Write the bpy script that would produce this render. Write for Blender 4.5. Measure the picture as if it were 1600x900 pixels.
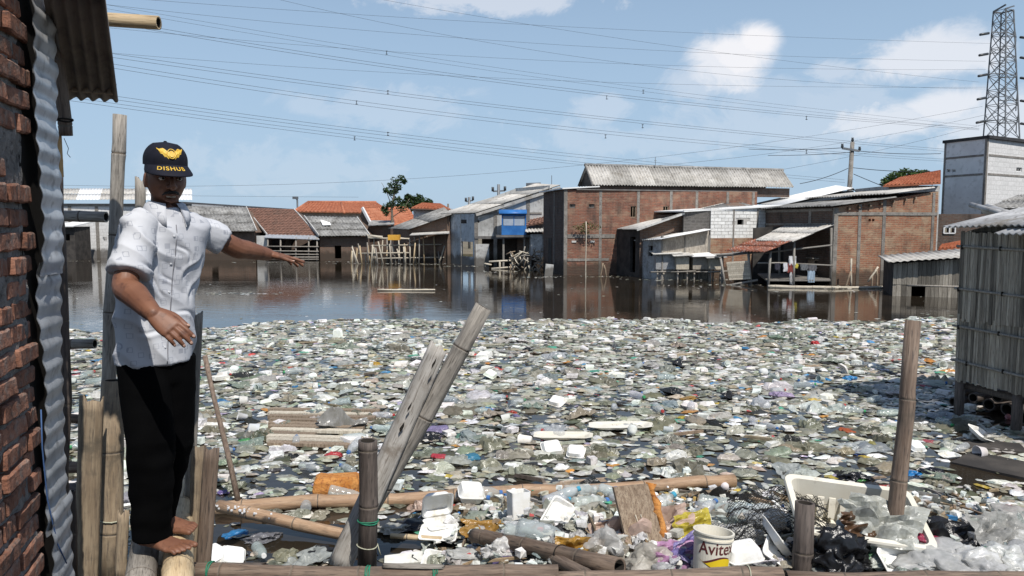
import bpy, bmesh, math, random
import numpy as np
from math import sin, cos, pi, sqrt, atan2, radians
from mathutils import Vector, Matrix, noise, Quaternion

random.seed(11)
RNG = np.random.default_rng(11)
for o in list(bpy.data.objects):
    bpy.data.objects.remove(o)
SC = bpy.context.scene
COL = SC.collection

# ------------------------------------------------------------------ camera
HC, FPX = 2.1, 1155.6
PITCH = math.atan(100 / FPX)
cam_d = bpy.data.cameras.new("camera")
cam_d.lens, cam_d.sensor_width = 26.0, 36.0
cam_d.clip_start, cam_d.clip_end = 0.05, 3000
cam = bpy.data.objects.new("camera", cam_d)
COL.objects.link(cam)
cam.location = (0, 0, HC)
cam.rotation_euler = (pi / 2 - PITCH, 0, 0)
SC.camera = cam

# ------------------------------------------------------------------ light
SUN = Vector((0.25, -0.50, 0.83)).normalized()
SUN_EL, SUN_ROT = math.asin(SUN.z), atan2(SUN.x, SUN.y)
sun_d = bpy.data.lights.new("sun", 'SUN')
sun_d.energy, sun_d.angle, sun_d.color = 5.0, radians(0.53), (1.0, 0.955, 0.89)
sun = bpy.data.objects.new("sun", sun_d)
COL.objects.link(sun)
sun.rotation_euler = SUN.to_track_quat('Z', 'Y').to_euler()
sun.location = (20, -15, 30)
SC.view_settings.view_transform = 'Standard'
SC.view_settings.look = 'None'
SC.view_settings.exposure = 0.0
SC.view_settings.gamma = 1.0
SC.view_settings.use_curve_mapping = False
SC.cycles.max_bounces = 6
SC.cycles.transparent_max_bounces = 8
SC.cycles.caustics_reflective = False
SC.cycles.caustics_refractive = False


def raydir(px, py):
    u, v = (px - 800) / FPX, (450 - py) / FPX
    return Vector((u, cos(PITCH) + v * sin(PITCH), -sin(PITCH) + v * cos(PITCH)))


def at(px, py, Y):
    """point at forward distance Y that stands where the photo shows (px, py)"""
    d = raydir(px, py)
    return Vector((0, 0, HC)) + d * (Y / d.y)


def gnd(px, py, z=0.0):
    d = raydir(px, py)
    return Vector((0, 0, HC)) + d * ((z - HC) / d.z)


# ------------------------------------------------------------------ node helpers
class NT:
    def __init__(s, tree):
        s.t = tree
        s.n = tree.nodes
        s.l = tree.links

    def new(s, typ, **kw):
        nd = s.n.new(typ)
        for k, v in kw.items():
            setattr(nd, k, v)
        return nd

    def put(s, sock, v):
        if v is None:
            return
        if hasattr(v, 'is_output'):
            s.l.new(v, sock)
        else:
            if isinstance(v, (tuple, list)) and len(v) == 3 and sock.type == 'RGBA':
                v = (*v, 1)
            sock.default_value = v

    def math(s, op, a, b=None, c=None, clamp=False):
        nd = s.new('ShaderNodeMath', operation=op, use_clamp=clamp)
        s.put(nd.inputs[0], a)
        s.put(nd.inputs[1], b)
        s.put(nd.inputs[2], c)
        return nd.outputs[0]

    def mix(s, f, a, b, blend='MIX'):
        nd = s.new('ShaderNodeMix', data_type='RGBA', blend_type=blend)
        s.put(nd.inputs[0], f)
        s.put(nd.inputs[6], a)
        s.put(nd.inputs[7], b)
        return nd.outputs[2]

    def smooth(s, v, lo, hi, a=0.0, b=1.0):
        nd = s.new('ShaderNodeMapRange', interpolation_type='SMOOTHSTEP')
        s.put(nd.inputs[0], v)
        for i, x in zip((1, 2, 3, 4), (lo, hi, a, b)):
            nd.inputs[i].default_value = x
        return nd.outputs[0]

    def noise(s, vec, scale, detail=5, rough=0.55, dist=0.0):
        nd = s.new('ShaderNodeTexNoise')
        if vec is not None:
            s.put(nd.inputs['Vector'], vec)
        nd.inputs['Scale'].default_value = scale
        nd.inputs['Detail'].default_value = detail
        nd.inputs['Roughness'].default_value = rough
        nd.inputs['Distortion'].default_value = dist
        return nd.outputs[0]

    def mapping(s, vec, scale=(1, 1, 1), loc=(0, 0, 0)):
        nd = s.new('ShaderNodeMapping')
        s.put(nd.inputs['Vector'], vec)
        nd.inputs['Scale'].default_value = scale
        s.put(nd.inputs['Location'], loc)
        return nd.outputs[0]

    def bump(s, h, strength=0.4, dist=0.01):
        nd = s.new('ShaderNodeBump')
        nd.inputs['Strength'].default_value = strength
        nd.inputs['Distance'].default_value = dist
        s.put(nd.inputs['Height'], h)
        return nd.outputs[0]


# ------------------------------------------------------------------ sky
world = bpy.data.worlds.new("World")
SC.world = world
world.use_nodes = True
w = NT(world.node_tree)
w.n.clear()
w_out = w.new('ShaderNodeOutputWorld')
w_bg = w.new('ShaderNodeBackground')
w_bg.inputs[1].default_value = 0.108
w.l.new(w_bg.outputs[0], w_out.inputs[0])
sky = w.new('ShaderNodeTexSky', sky_type='NISHITA')
sky.sun_disc = False
sky.sun_elevation, sky.sun_rotation = SUN_EL, SUN_ROT
sky.altitude, sky.air_density, sky.dust_density, sky.ozone_density = 0, 1.0, 0.6, 2.5
w_vec = w.new('ShaderNodeTexCoord').outputs['Generated']
w_sep = w.new('ShaderNodeSeparateXYZ')
w.l.new(w_vec, w_sep.inputs[0])
w_az = w.math('ARCTAN2', w_sep.outputs[0], w_sep.outputs[1])
w_el = w.math('ARCSINE', w_sep.outputs[2])
w_ns = w.noise(w.mapping(w_vec, (1, 1, 1.5)), 15, 10, 0.66, 0.5)
w_ns0 = w.math('SUBTRACT', w_ns, 0.5)


def cloud(px, py, rx, ry, dens, fluff=1.1):
    d = raydir(px, py).normalized()
    a0, e0 = atan2(d.x, d.y), math.asin(d.z)
    x = w.math('DIVIDE', w.math('SUBTRACT', w_az, a0), rx / FPX)
    y = w.math('DIVIDE', w.math('SUBTRACT', w_el, e0), ry / FPX)
    r = w.math('SQRT', w.math('ADD', w.math('MULTIPLY', x, x), w.math('MULTIPLY', y, y)))
    m = w.math('MULTIPLY_ADD', w_ns0, fluff * 3.2, w.math('SUBTRACT', 1.0, r))
    return w.smooth(m, 0.0, 0.6, 0.0, dens)


cl = None
for args in ((1135, 100, 80, 50, .72, .42), (1182, 64, 44, 36, .9, .28), (1155, 86, 66, 46, .85, .32), (1110, 122, 95, 32, .3, .6), (1460, 86, 115, 42, .62, .5), (1430, 92, 70, 30, .55, .4),
             (1478, 162, 60, 32, .66, .45), (1385, 194, 85, 32, .55, .6), (1250, 195, 230, 60, .2, .9), (1560, 205, 110, 60, .5, .7), (1220, 160, 120, 50, .15, .8),
             (780, 2, 210, 22, .42, .9), (1300, 108, 46, 18, .3, .8), (620, 168, 130, 40, .16, 1.0), (470, 160, 60, 26, .16, .9),
             (940, 170, 60, 34, .22, .9), (420, 260, 220, 46, .12, 1.1), (1020, 215, 220, 36, .16, 1.1)):
    c = cloud(*args)
    cl = c if cl is None else w.math('MAXIMUM', cl, c)
# the same broken cloud goes on round the rest of the sky
w_den = w.math('ADD', w.math('MAXIMUM', w_sep.outputs[2], 0.0), 0.22)
w_cmb = w.new('ShaderNodeCombineXYZ')
w.put(w_cmb.inputs[0], w.math('DIVIDE', w_sep.outputs[0], w_den))
w.put(w_cmb.inputs[1], w.math('DIVIDE', w_sep.outputs[1], w_den))
w_gen = w.smooth(w.noise(w_cmb.outputs[0], 1.3, 8, 0.6, 0.2), 0.5, 0.75, 0.0, 0.35)
w_away = w.smooth(w.math('ABSOLUTE', w_az), 0.6, 0.9)
cl = w.math('MAXIMUM', cl, w.math('MULTIPLY', w_gen, w_away))
w_low = w.smooth(w_el, 0.0, 0.75, 0.86, 0.0)       # thin even veil, thicker towards the horizon all round
w_base = w.mix(w_low, sky.outputs[0], (3.95, 5.45, 7.2))
w.put(w_bg.inputs[0], w.mix(cl, w_base, (9.2, 9.0, 9.15)))

# ------------------------------------------------------------------ materials
MATS = {}


def mat(name, c1, c2=None, c3=None, scale=6.0, rough=0.8, bump=0.3, bscale=None, bdist=0.01, stretch=(1, 1, 1), metal=0.0, spec=0.3,
        vary=0.0, coords='Object', detail=6, lo=0.35, hi=0.65, dirt=None, dscale=1.3, dlo=.5, dhi=.75, objcol=False, trans=0.0, alpha=1.0, extra=None):
    m = bpy.data.materials.new(name)
    m.use_nodes = True
    t = NT(m.node_tree)
    b = t.n['Principled BSDF']
    tc = t.new('ShaderNodeTexCoord').outputs[coords]
    info = t.new('ShaderNodeObjectInfo')
    off = t.new('ShaderNodeVectorMath', operation='SCALE')
    t.put(off.inputs[0], (7.3, 3.1, 5.7))
    t.put(off.inputs[3], info.outputs['Random'])
    vec = t.mapping(tc, stretch, off.outputs[0])
    n1 = t.noise(vec, scale, detail)
    col = info.outputs['Color'] if objcol else c1
    if c2 is not None:
        f = t.smooth(n1, lo, hi)
        col = t.mix(f, col, c2 if not objcol else t.mix(0.8, col, c2, 'MULTIPLY'))
    if c3 is not None:
        col = t.mix(t.smooth(t.noise(vec, scale * 3.1, detail), .5, .72), col, c3)
    if dirt is not None:
        col = t.mix(t.smooth(t.noise(tc, dscale, 8, .65), dlo, dhi), col, dirt)
    if vary:
        hsv = t.new('ShaderNodeHueSaturation')
        t.put(hsv.inputs['Value'], t.math('MULTIPLY_ADD', info.outputs['Random'], 2 * vary, 1 - vary))
        t.put(hsv.inputs['Color'], col)
        col = hsv.outputs[0]
    if extra:
        col = extra(t, col, tc)
    t.put(b.inputs['Base Color'], col)
    b.inputs['Roughness'].default_value = rough
    b.inputs['Metallic'].default_value = metal
    b.inputs['Specular IOR Level'].default_value = spec
    if bump:
        nb = t.noise(vec, bscale or scale * 4, 6, .6)
        t.put(b.inputs['Normal'], t.bump(nb, bump, bdist))
    if trans:
        tr = t.new('ShaderNodeBsdfTranslucent')
        t.put(tr.inputs[0], col)
        mx = t.new('ShaderNodeMixShader')
        mx.inputs[0].default_value = trans
        t.l.new(b.outputs[0], mx.inputs[1])
        t.l.new(tr.outputs[0], mx.inputs[2])
        sh = mx.outputs[0]
    else:
        sh = b.outputs[0]
    if alpha < 1:
        tp = t.new('ShaderNodeBsdfTransparent')
        mx = t.new('ShaderNodeMixShader')
        mx.inputs[0].default_value = alpha
        t.l.new(tp.outputs[0], mx.inputs[1])
        t.l.new(sh, mx.inputs[2])
        sh = mx.outputs[0]
    t.l.new(sh, t.n['Material Output'].inputs[0])
    MATS[name] = m
    return m


def tide(t, col, tc):
    sp = t.new('ShaderNodeSeparateXYZ')
    t.put(sp.inputs[0], tc)
    hh = t.math('MULTIPLY_ADD', t.noise(t.mapping(tc, (1, 1, .6)), 2.2, 6, .65), -.9, sp.outputs[2])
    col = t.mix(t.smooth(hh, -.1, .2, .8, 0.0), col, (.07, .06, .048))
    streak = t.noise(t.mapping(tc, (5, 5, .35)), 2.0, 5, .7)
    return t.mix(t.smooth(streak, .55, .75, 0, .55), col, (.13, .12, .105))


def brick_mat(name, ca, cb, mortar, bw=.22, bh=.065, ms=.012, grime=(.05, .045, .04), g=(.52, .8), rough=.9, bump=.5, tint=None, frac=.5):
    m = bpy.data.materials.new(name)
    m.use_nodes = True
    t = NT(m.node_tree)
    b = t.n['Principled BSDF']
    uv = t.new('ShaderNodeTexCoord').outputs['UV']
    wob = t.new('ShaderNodeVectorMath', operation='ADD')
    t.put(wob.inputs[0], uv)
    nz = t.new('ShaderNodeTexNoise')
    t.put(nz.inputs['Vector'], uv)
    nz.inputs['Scale'].default_value = 3.0
    sc = t.new('ShaderNodeVectorMath', operation='SCALE')
    t.l.new(nz.outputs['Color'], sc.inputs[0])
    sc.inputs[3].default_value = 0.035
    t.l.new(sc.outputs[0], wob.inputs[1])
    br = t.new('ShaderNodeTexBrick', offset=.5)
    t.put(br.inputs['Vector'], wob.outputs[0])
    br.inputs['Scale'].default_value = 1.0
    br.inputs['Brick Width'].default_value = bw
    br.inputs['Row Height'].default_value = bh
    br.inputs['Mortar Size'].default_value = ms
    br.inputs['Mortar Smooth'].default_value = .3
    br.inputs['Bias'].default_value = 0.0
    t.put(br.inputs['Color1'], ca)
    t.put(br.inputs['Color2'], cb)
    t.put(br.inputs['Mortar'], mortar)
    col = br.outputs['Color']
    n1 = t.noise(uv, 9.0, 6, .7)
    col = t.mix(t.smooth(n1, .42, .66, 0, .75), col, mortar)
    if tint is not None:
        col = t.mix(t.smooth(t.noise(t.mapping(uv, (1, 2, 1)), 1.5, 6, .65), .47, .62, 0, .75), col, tint)
    col = t.mix(t.smooth(t.noise(t.mapping(uv, (1.6, .55, 1)), 1.1, 9, .7), g[0], g[1], 0, .85), col, grime)
    # old flood mark: silt left by the highest water, with a ragged edge
    sp = t.new('ShaderNodeSeparateXYZ')
    t.put(sp.inputs[0], uv)
    hh = t.math('MULTIPLY_ADD', t.noise(t.mapping(uv, (1, .6, 1)), 2.4, 6, .65), -.9, sp.outputs[1])
    col = t.mix(t.smooth(hh, -.12, .16, .8, 0.0), col, (.055, .045, .036))
    t.put(b.inputs['Base Color'], col)
    b.inputs['Roughness'].default_value = rough
    b.inputs['Specular IOR Level'].default_value = .15
    hgt = t.math('MULTIPLY_ADD', n1, .6, t.math('SUBTRACT', 1.0, br.outputs['Fac']))
    t.put(b.inputs['Normal'], t.bump(hgt, bump, .02))
    MATS[name] = m
    return m


def attr_mat(name, rough, spec=.4, trans=0.0, bump=.3, bscale=60):
    m = bpy.data.materials.new(name)
    m.use_nodes = True
    t = NT(m.node_tree)
    b = t.n['Principled BSDF']
    a = t.new('ShaderNodeAttribute', attribute_name='col').outputs['Color']
    tc = t.new('ShaderNodeTexCoord').outputs['Object']
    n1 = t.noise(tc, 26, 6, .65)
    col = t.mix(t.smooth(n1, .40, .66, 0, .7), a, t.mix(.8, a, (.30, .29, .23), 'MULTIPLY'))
    col = t.mix(t.smooth(t.noise(tc, 17, 5, .6, .4), .58, .70, 0, .6), col, t.mix(.6, a, (.72, .72, .68)))  # pale streaks: painted highlights on folds, and printed packaging
    t.put(b.inputs['Base Color'], col)
    b.inputs['Roughness'].default_value = rough
    b.inputs['Specular IOR Level'].default_value = spec
    t.put(b.inputs['Normal'], t.bump(t.noise(tc, bscale, 4), bump, .01))
    MATS[name] = m
    return m


# ------------------------------------------------------------------ mesh helpers
def wloc(o):
    v = Vector((0, 0, 0))
    while o is not None:
        v += o.location
        o = o.parent
    return v


def tag(o, label=None, cat=None, group=None, kind=None):
    if label: o["label"] = label
    if cat: o["category"] = cat
    if group: o["group"] = group
    if kind: o["kind"] = kind
    return o


def thing(name, loc, label, cat, group=None):
    o = bpy.data.objects.new(name, None)
    COL.objects.link(o)
    o.location = loc
    o.empty_display_size = .1
    return tag(o, label, cat, group)


def link_mesh(name, me, parent=None):
    o = bpy.data.objects.new(name, me)
    COL.objects.link(o)
    if parent is not None:
        o.parent = parent
    return o


class MB:
    def __init__(s):
        s.v, s.f, s.m, s.s, s.uv = [], [], [], [], []

    def face(s, pts, m=0, sm=False, uv=None):
        b = len(s.v)
        s.v += [Vector(p) for p in pts]
        s.f.append(list(range(b, b + len(pts))))
        s.m.append(m)
        s.s.append(sm)
        s.uv.append(uv or [(p[0] + p[1], p[2]) for p in pts])

    def mesh(s, vs, fs, m=0, sm=False, uvs=None):
        b = len(s.v)
        s.v += [Vector(p) for p in vs]
        for i, f in enumerate(fs):
            s.f.append([b + k for k in f])
            s.m.append(m)
            s.s.append(sm)
            s.uv.append(uvs[i] if uvs else [(vs[k][0] + vs[k][1], vs[k][2]) for k in f])

    def hexa(s, c, m=0):
        """c: eight corners, bottom 4 ccw then top 4"""
        s.mesh(c, [(3, 2, 1, 0), (4, 5, 6, 7), (0, 1, 5, 4), (1, 2, 6, 5), (2, 3, 7, 6), (3, 0, 4, 7)], m)

    def box(s, c, size, rot=None, m=0):
        hx, hy, hz = size[0] / 2, size[1] / 2, size[2] / 2
        pts = [(-hx, -hy, -hz), (hx, -hy, -hz), (hx, hy, -hz), (-hx, hy, -hz), (-hx, -hy, hz), (hx, -hy, hz), (hx, hy, hz), (-hx, hy, hz)]
        R = rot if rot is not None else Matrix.Identity(3)
        s.hexa([R @ Vector(p) + Vector(c) for p in pts], m)

    def tube(s, path, radii, seg=8, cap=True, m=0, sm=True, flat=1.0, up=None):
        path = [Vector(p) for p in path]
        if not hasattr(radii, '__len__'):
            radii = [radii] * len(path)
        n = len(path)
        tan = [(path[min(i + 1, n - 1)] - path[max(i - 1, 0)]) for i in range(n)]
        tan = [x.normalized() if x.length > 1e-9 else Vector((0, 0, 1)) for x in tan]
        if up is None:
            up = Vector((0, 0, 1)) if abs(tan[0].z) < .9 else Vector((1, 0, 0))
        a = (up - tan[0] * up.dot(tan[0])).normalized()
        vs, fs = [], []
        for i in range(n):
            a = (a - tan[i] * a.dot(tan[i])).normalized()
            b = tan[i].cross(a)
            for k in range(seg):
                th = 2 * pi * k / seg
                vs.append(path[i] + (a * cos(th) * flat + b * sin(th)) * radii[i])
        for i in range(n - 1):
            for k in range(seg):
                k2 = (k + 1) % seg
                fs.append((i * seg + k, i * seg + k2, (i + 1) * seg + k2, (i + 1) * seg + k))
        if cap:
            fs.append(tuple(reversed(range(seg))))
            fs.append(tuple((n - 1) * seg + k for k in range(seg)))
        s.mesh(vs, fs, m, sm)

    def bar(s, a, b, w, h=None, m=0, up=Vector((0, 0, 1))):
        a, b = Vector(a), Vector(b)
        h = h or w
        d = (b - a).normalized()
        if abs(d.dot(up)) > .98:
            up = Vector((1, 0, 0))
        x = d.cross(up).normalized() * w / 2
        y = x.normalized().cross(d) * h / 2
        s.hexa([a - x - y, a + x - y, b + x - y, b - x - y, a - x + y, a + x + y, b + x + y, b - x + y], m)

    def loft(s, rings, cap0=True, cap1=True, m=0, sm=True):
        n, k = len(rings), len(rings[0])
        vs = [p for r in rings for p in r]
        fs = []
        for i in range(n - 1):
            for j in range(k):
                j2 = (j + 1) % k
                fs.append((i * k + j, i * k + j2, (i + 1) * k + j2, (i + 1) * k + j))
        if cap0: fs.append(tuple(reversed(range(k))))
        if cap1: fs.append(tuple((n - 1) * k + j for j in range(k)))
        s.mesh(vs, fs, m, sm)

    def build(s, name, mats, parent=None, origin=None, label=None, cat=None, group=None, kind=None):
        if parent is not None:
            off, loc = wloc(parent), Vector((0, 0, 0))
        else:
            if origin is None:
                a = np.array([tuple(p) for p in s.v])
                origin = Vector(((a[:, 0].min() + a[:, 0].max()) / 2, (a[:, 1].min() + a[:, 1].max()) / 2, a[:, 2].min()))
            off = loc = Vector(origin)
        me = bpy.data.meshes.new(name)
        me.from_pydata([tuple(p - off) for p in s.v], [], s.f)
        if not isinstance(mats, (list, tuple)):
            mats = [mats]
        for mm in mats:
            me.materials.append(MATS[mm] if isinstance(mm, str) else mm)
        me.polygons.foreach_set('material_index', s.m)
        me.polygons.foreach_set('use_smooth', s.s)
        ul = me.uv_layers.new(name='UVMap')
        ul.data.foreach_set('uv', [c for f in s.uv for p in f for c in p])
        me.update()
        o = link_mesh(name, me, parent)
        o.location = loc
        return tag(o, label, cat, group, kind)


def copy_tree(o, parent=None):
    c = o.copy()
    COL.objects.link(c)
    c.parent = parent
    for ch in o.children:
        copy_tree(ch, c)
    return c


# ------------------------------------------------------------------ palette
mat('bamboo_grey', (.21, .19, .165), (.33, .30, .26), (.10, .088, .075), scale=9, stretch=(6, 6, .5), rough=.75, bump=.5, bscale=30, bdist=.006, vary=.18, dirt=(.13, .12, .1), dscale=4)
mat('bamboo_tan', (.42, .31, .18), (.52, .41, .26), (.24, .17, .10), scale=8, stretch=(6, 6, .5), rough=.6, bump=.35, bscale=26, bdist=.005, vary=.12, dirt=(.2, .16, .11), dscale=5)
mat('bamboo_brown', (.135, .095, .07), (.215, .16, .12), (.06, .047, .04), scale=9, stretch=(6, 6, .45), rough=.7, bump=.5, bscale=28, bdist=.006, vary=.15, dirt=(.09, .075, .06), dscale=4)
mat('bamboo_float', (.30, .19, .115), (.38, .26, .165), (.20, .13, .085), scale=8, stretch=(6, 6, .5), rough=.6, bump=.35, bscale=26, bdist=.005, vary=.1, dirt=(.17, .12, .08), dscale=5)
mat('bamboo_aged', (.22, .165, .11), (.32, .25, .17), (.13, .10, .075), scale=8, stretch=(6, 6, .5), rough=.75, bump=.5, bscale=26, bdist=.006, vary=.15, dirt=(.10, .085, .065), dscale=5, dlo=.45, dhi=.7)
mat('bamboo_dark', (.075, .06, .052), (.13, .105, .09), (.04, .034, .03), scale=9, stretch=(6, 6, .45), rough=.7, bump=.5, bscale=28, bdist=.006, vary=.12)
mat('node_line', (.09, .075, .06), (.16, .13, .1), scale=30, rough=.8)
mat('hole_dark', (.018, .015, .012), rough=.95, bump=0)
mat('wood_grey', (.20, .185, .165), (.30, .28, .25), (.09, .085, .08), scale=8, stretch=(8, 8, .4), rough=.85, bump=.6, bscale=30, vary=.2)
mat('wood_brown', (.20, .145, .10), (.32, .25, .18), (.10, .07, .05), scale=8, stretch=(8, 8, .4), rough=.8, bump=.6, bscale=30, vary=.2)
mat('slat_grey', (.21, .185, .15), (.33, .30, .25), (.09, .078, .064), scale=7, stretch=(9, 9, .35), rough=.85, bump=.5, bscale=26, vary=.5)
mat('slat_pale', (.42, .37, .29), (.53, .48, .39), (.22, .19, .15), scale=7, stretch=(5, 5, .6), rough=.85, bump=.4, vary=.2)
mat('brick_near', (.20, .088, .055), (.30, .148, .098), (.10, .06, .048), scale=14, rough=.92, bump=.9, bscale=55, bdist=.008, vary=.28, dirt=(.22, .19, .165), dscale=9, dlo=.52, dhi=.72)
mat('mortar_near', (.16, .15, .14), (.25, .235, .22), (.07, .065, .06), scale=16, rough=.97, bump=1.0, bscale=60, bdist=.012)
mat('zinc', (.42, .44, .46), (.56, .58, .60), (.30, .31, .32), scale=7, rough=.42, metal=.35, bump=.15, bscale=40, vary=.06, dirt=(.25, .21, .17), dscale=5, dlo=.6, dhi=.8)
mat('zinc_dull', (.30, .30, .30), (.44, .44, .44), (.19, .18, .17), scale=4, rough=.6, metal=.15, bump=.2, vary=.1, dirt=(.2, .17, .13), dscale=2)
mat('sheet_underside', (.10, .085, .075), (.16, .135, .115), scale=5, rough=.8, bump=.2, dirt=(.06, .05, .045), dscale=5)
mat('asbestos', (.20, .195, .185), (.31, .305, .29), (.10, .095, .09), scale=2.2, rough=.93, bump=.4, bscale=18, vary=.15, dirt=(.07, .065, .055), dscale=1.7)
mat('asbestos_pale', (.42, .40, .365), (.54, .52, .48), (.25, .235, .21), scale=1.8, rough=.9, bump=.3, bscale=16, vary=.1, dirt=(.28, .25, .21), dscale=1.3)
mat('white_sheet', (.72, .72, .70), (.80, .80, .79), scale=2, rough=.6, bump=.1, dirt=(.5, .48, .45), dscale=1.4, dlo=.6, dhi=.85)
mat('rust_sheet', (.27, .085, .045), (.16, .06, .04), (.42, .33, .28), scale=2.2, stretch=(5, 1, 1), rough=.8, bump=.3, lo=.4, hi=.6)
mat('tile_orange', (.36, .125, .065), (.44, .18, .10), (.24, .085, .05), scale=3, rough=.85, bump=.4, dirt=(.22, .09, .06), dscale=1.2, dlo=.58, dhi=.85)
mat('tile_brown', (.17, .095, .07), (.24, .13, .095), (.09, .06, .05), scale=5, rough=.92, bump=.8, bscale=24, bdist=.03, dirt=(.1, .07, .055), dscale=1.2)
mat('plaster_white', (.66, .66, .655), (.74, .74, .735), (.56, .56, .55), scale=1.6, rough=.9, bump=.15, dirt=(.48, .47, .45), dscale=.9, dlo=.55, dhi=.85)
mat('plaster_grey', (.43, .425, .405), (.55, .545, .52), (.32, .31, .295), scale=1.7, rough=.93, bump=.3, dirt=(.22, .21, .19), dscale=.9, dlo=.5, dhi=.8, extra=tide)
mat('plaster_blue', (.42, .46, .49), (.52, .555, .58), (.33, .35, .36), scale=1.8, rough=.9, bump=.2, dirt=(.28, .27, .26), dscale=1.0, extra=tide)
mat('concrete', (.19, .175, .155), (.27, .25, .225), (.12, .11, .1), scale=5, rough=.93, bump=.4, dirt=(.13, .12, .11), dscale=1.5, extra=tide)
mat('concrete_dark', (.12, .115, .11), (.18, .17, .16), scale=4, rough=.95, bump=.4)
mat('near_black', (.035, .032, .03), (.07, .062, .055), scale=3, rough=.95, bump=.3)  # near-black surface for dark flanks, linings, rear walls and boards
mat('mat_weave', (.30, .265, .22), (.40, .36, .30), (.17, .15, .13), scale=10, stretch=(1, 1, .25), rough=.9, bump=.5, vary=.15, dirt=(.2, .175, .15), dscale=1.6)
mat('block_white', (.70, .69, .66), (.78, .775, .75), (.58, .56, .53), scale=5, rough=.93, bump=.35, vary=.08)
mat('block_mortar', (.40, .385, .36), (.50, .48, .45), scale=9, rough=.95, bump=.5)
mat('blue_paint', (.025, .12, .35), (.04, .17, .44), scale=3, rough=.45, bump=.1, dirt=(.2, .22, .25), dscale=2.5, dlo=.62, dhi=.8)
mat('blue_grey_glass', (.30, .36, .44), (.38, .43, .5), scale=4, rough=.25, bump=0)
mat('steel_dark', (.13, .14, .15), (.2, .21, .22), scale=3, rough=.55, metal=.4, bump=.1)
mat('insulator', (.05, .055, .06), rough=.35, bump=0)
mat('wire_dark', (.035, .037, .042), rough=.6, bump=0)
mat('tar', (.03, .03, .032), (.05, .05, .05), rough=.8, scale=2)
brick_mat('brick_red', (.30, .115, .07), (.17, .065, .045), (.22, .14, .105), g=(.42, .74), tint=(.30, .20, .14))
brick_mat('brick_lit', (.36, .15, .085), (.23, .088, .055), (.30, .20, .135), tint=(.38, .28, .19), g=(.45, .78))  # brighter brick copy, sunlight on the front wall put into its colour
brick_mat('brick_dark', (.13, .075, .055), (.09, .055, .045), (.13, .115, .10), g=(.45, .75), grime=(.03, .028, .025))  # dark brick; on side walls it also carries their shade in the colour
brick_mat('brick_brown', (.19, .105, .07), (.14, .08, .055), (.17, .14, .115), g=(.48, .8))
brick_mat('block_dark', (.085, .08, .075), (.12, .11, .1), (.16, .15, .14), bw=.32, bh=.12, g=(.5, .8), grime=(.03, .03, .028))
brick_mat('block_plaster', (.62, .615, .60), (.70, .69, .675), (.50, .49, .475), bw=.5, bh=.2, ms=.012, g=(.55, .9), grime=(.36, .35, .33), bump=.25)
# ------------------------------------------------------------------ ground, water, land
def water_mat():
    m = bpy.data.materials.new('water')
    m.use_nodes = True
    t = NT(m.node_tree)
    b = t.n['Principled BSDF']
    tc = t.new('ShaderNodeTexCoord').outputs['Object']
    murk = t.smooth(t.noise(tc, .35, 4), .35, .7)
    t.put(b.inputs['Base Color'], t.mix(murk, (.020, .016, .011), (.034, .026, .018)))
    b.inputs['IOR'].default_value = 1.42
    b.inputs['Specular IOR Level'].default_value = .5
    # cat's-paws: bands where a breath of wind roughens the pond
    band = t.smooth(t.noise(t.mapping(tc, (.06, .42, 1), (0, 2.3, 0)), 1.0, 3, .5), .50, .66)
    t.put(b.inputs['Roughness'], t.math('MULTIPLY_ADD', band, .05, .008))
    h = t.math('ADD', t.noise(t.mapping(tc, (1.0, 2.6, 1)), 2.2, 3, .5),
               t.math('MULTIPLY', t.noise(t.mapping(tc, (1.6, 3.4, 1)), 9, 3, .55), t.math('MULTIPLY_ADD', band, .32, .05)))
    t.put(b.inputs['Normal'], t.bump(h, .10, .030))
    MATS['water'] = m


water_mat()
mat('mud', (.06, .048, .035), (.10, .08, .06), scale=1.5, rough=.95, bump=.4)
mat('earth', (.14, .115, .08), (.2, .17, .12), (.07, .08, .04), scale=.6, rough=.95, bump=.5)


def sheet(name, x0, x1, y0, y1, z, m, kind='structure', nx=1, ny=1):
    mb = MB()
    for i in range(nx):
        for j in range(ny):
            a, b_ = x0 + (x1 - x0) * i / nx, x0 + (x1 - x0) * (i + 1) / nx
            c, d = y0 + (y1 - y0) * j / ny, y0 + (y1 - y0) * (j + 1) / ny
            mb.face([(a, c, z), (b_, c, z), (b_, d, z), (a, d, z)])
    return mb.build(name, m, origin=(0, 0, z), kind=kind)


tag(sheet('ground', -1500, 1500, -300, 2500, -1.2, 'mud'), 'muddy ground under the flooded settlement', None)
tag(sheet('water', -70, 70, -8, 60, 0.0, 'water'), 'still brown flood water reflecting the houses')
mb = MB()
mb.hexa([(-160, 47.5, -1.1), (200, 47.5, -1.1), (200, 600, -1.1), (-160, 600, -1.1), (-160, 47.5, .18), (200, 47.5, .18), (200, 600, .25), (-160, 600, .25)])
mb.build('land', 'earth', origin=(0, 60, 0), kind='structure')


# ------------------------------------------------------------------ building helpers
def xy(px, Y):
    p = at(px, 350, Y)
    return Vector((p.x, p.y))


def zat(py, Y):
    return at(800, py, Y).z


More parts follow.
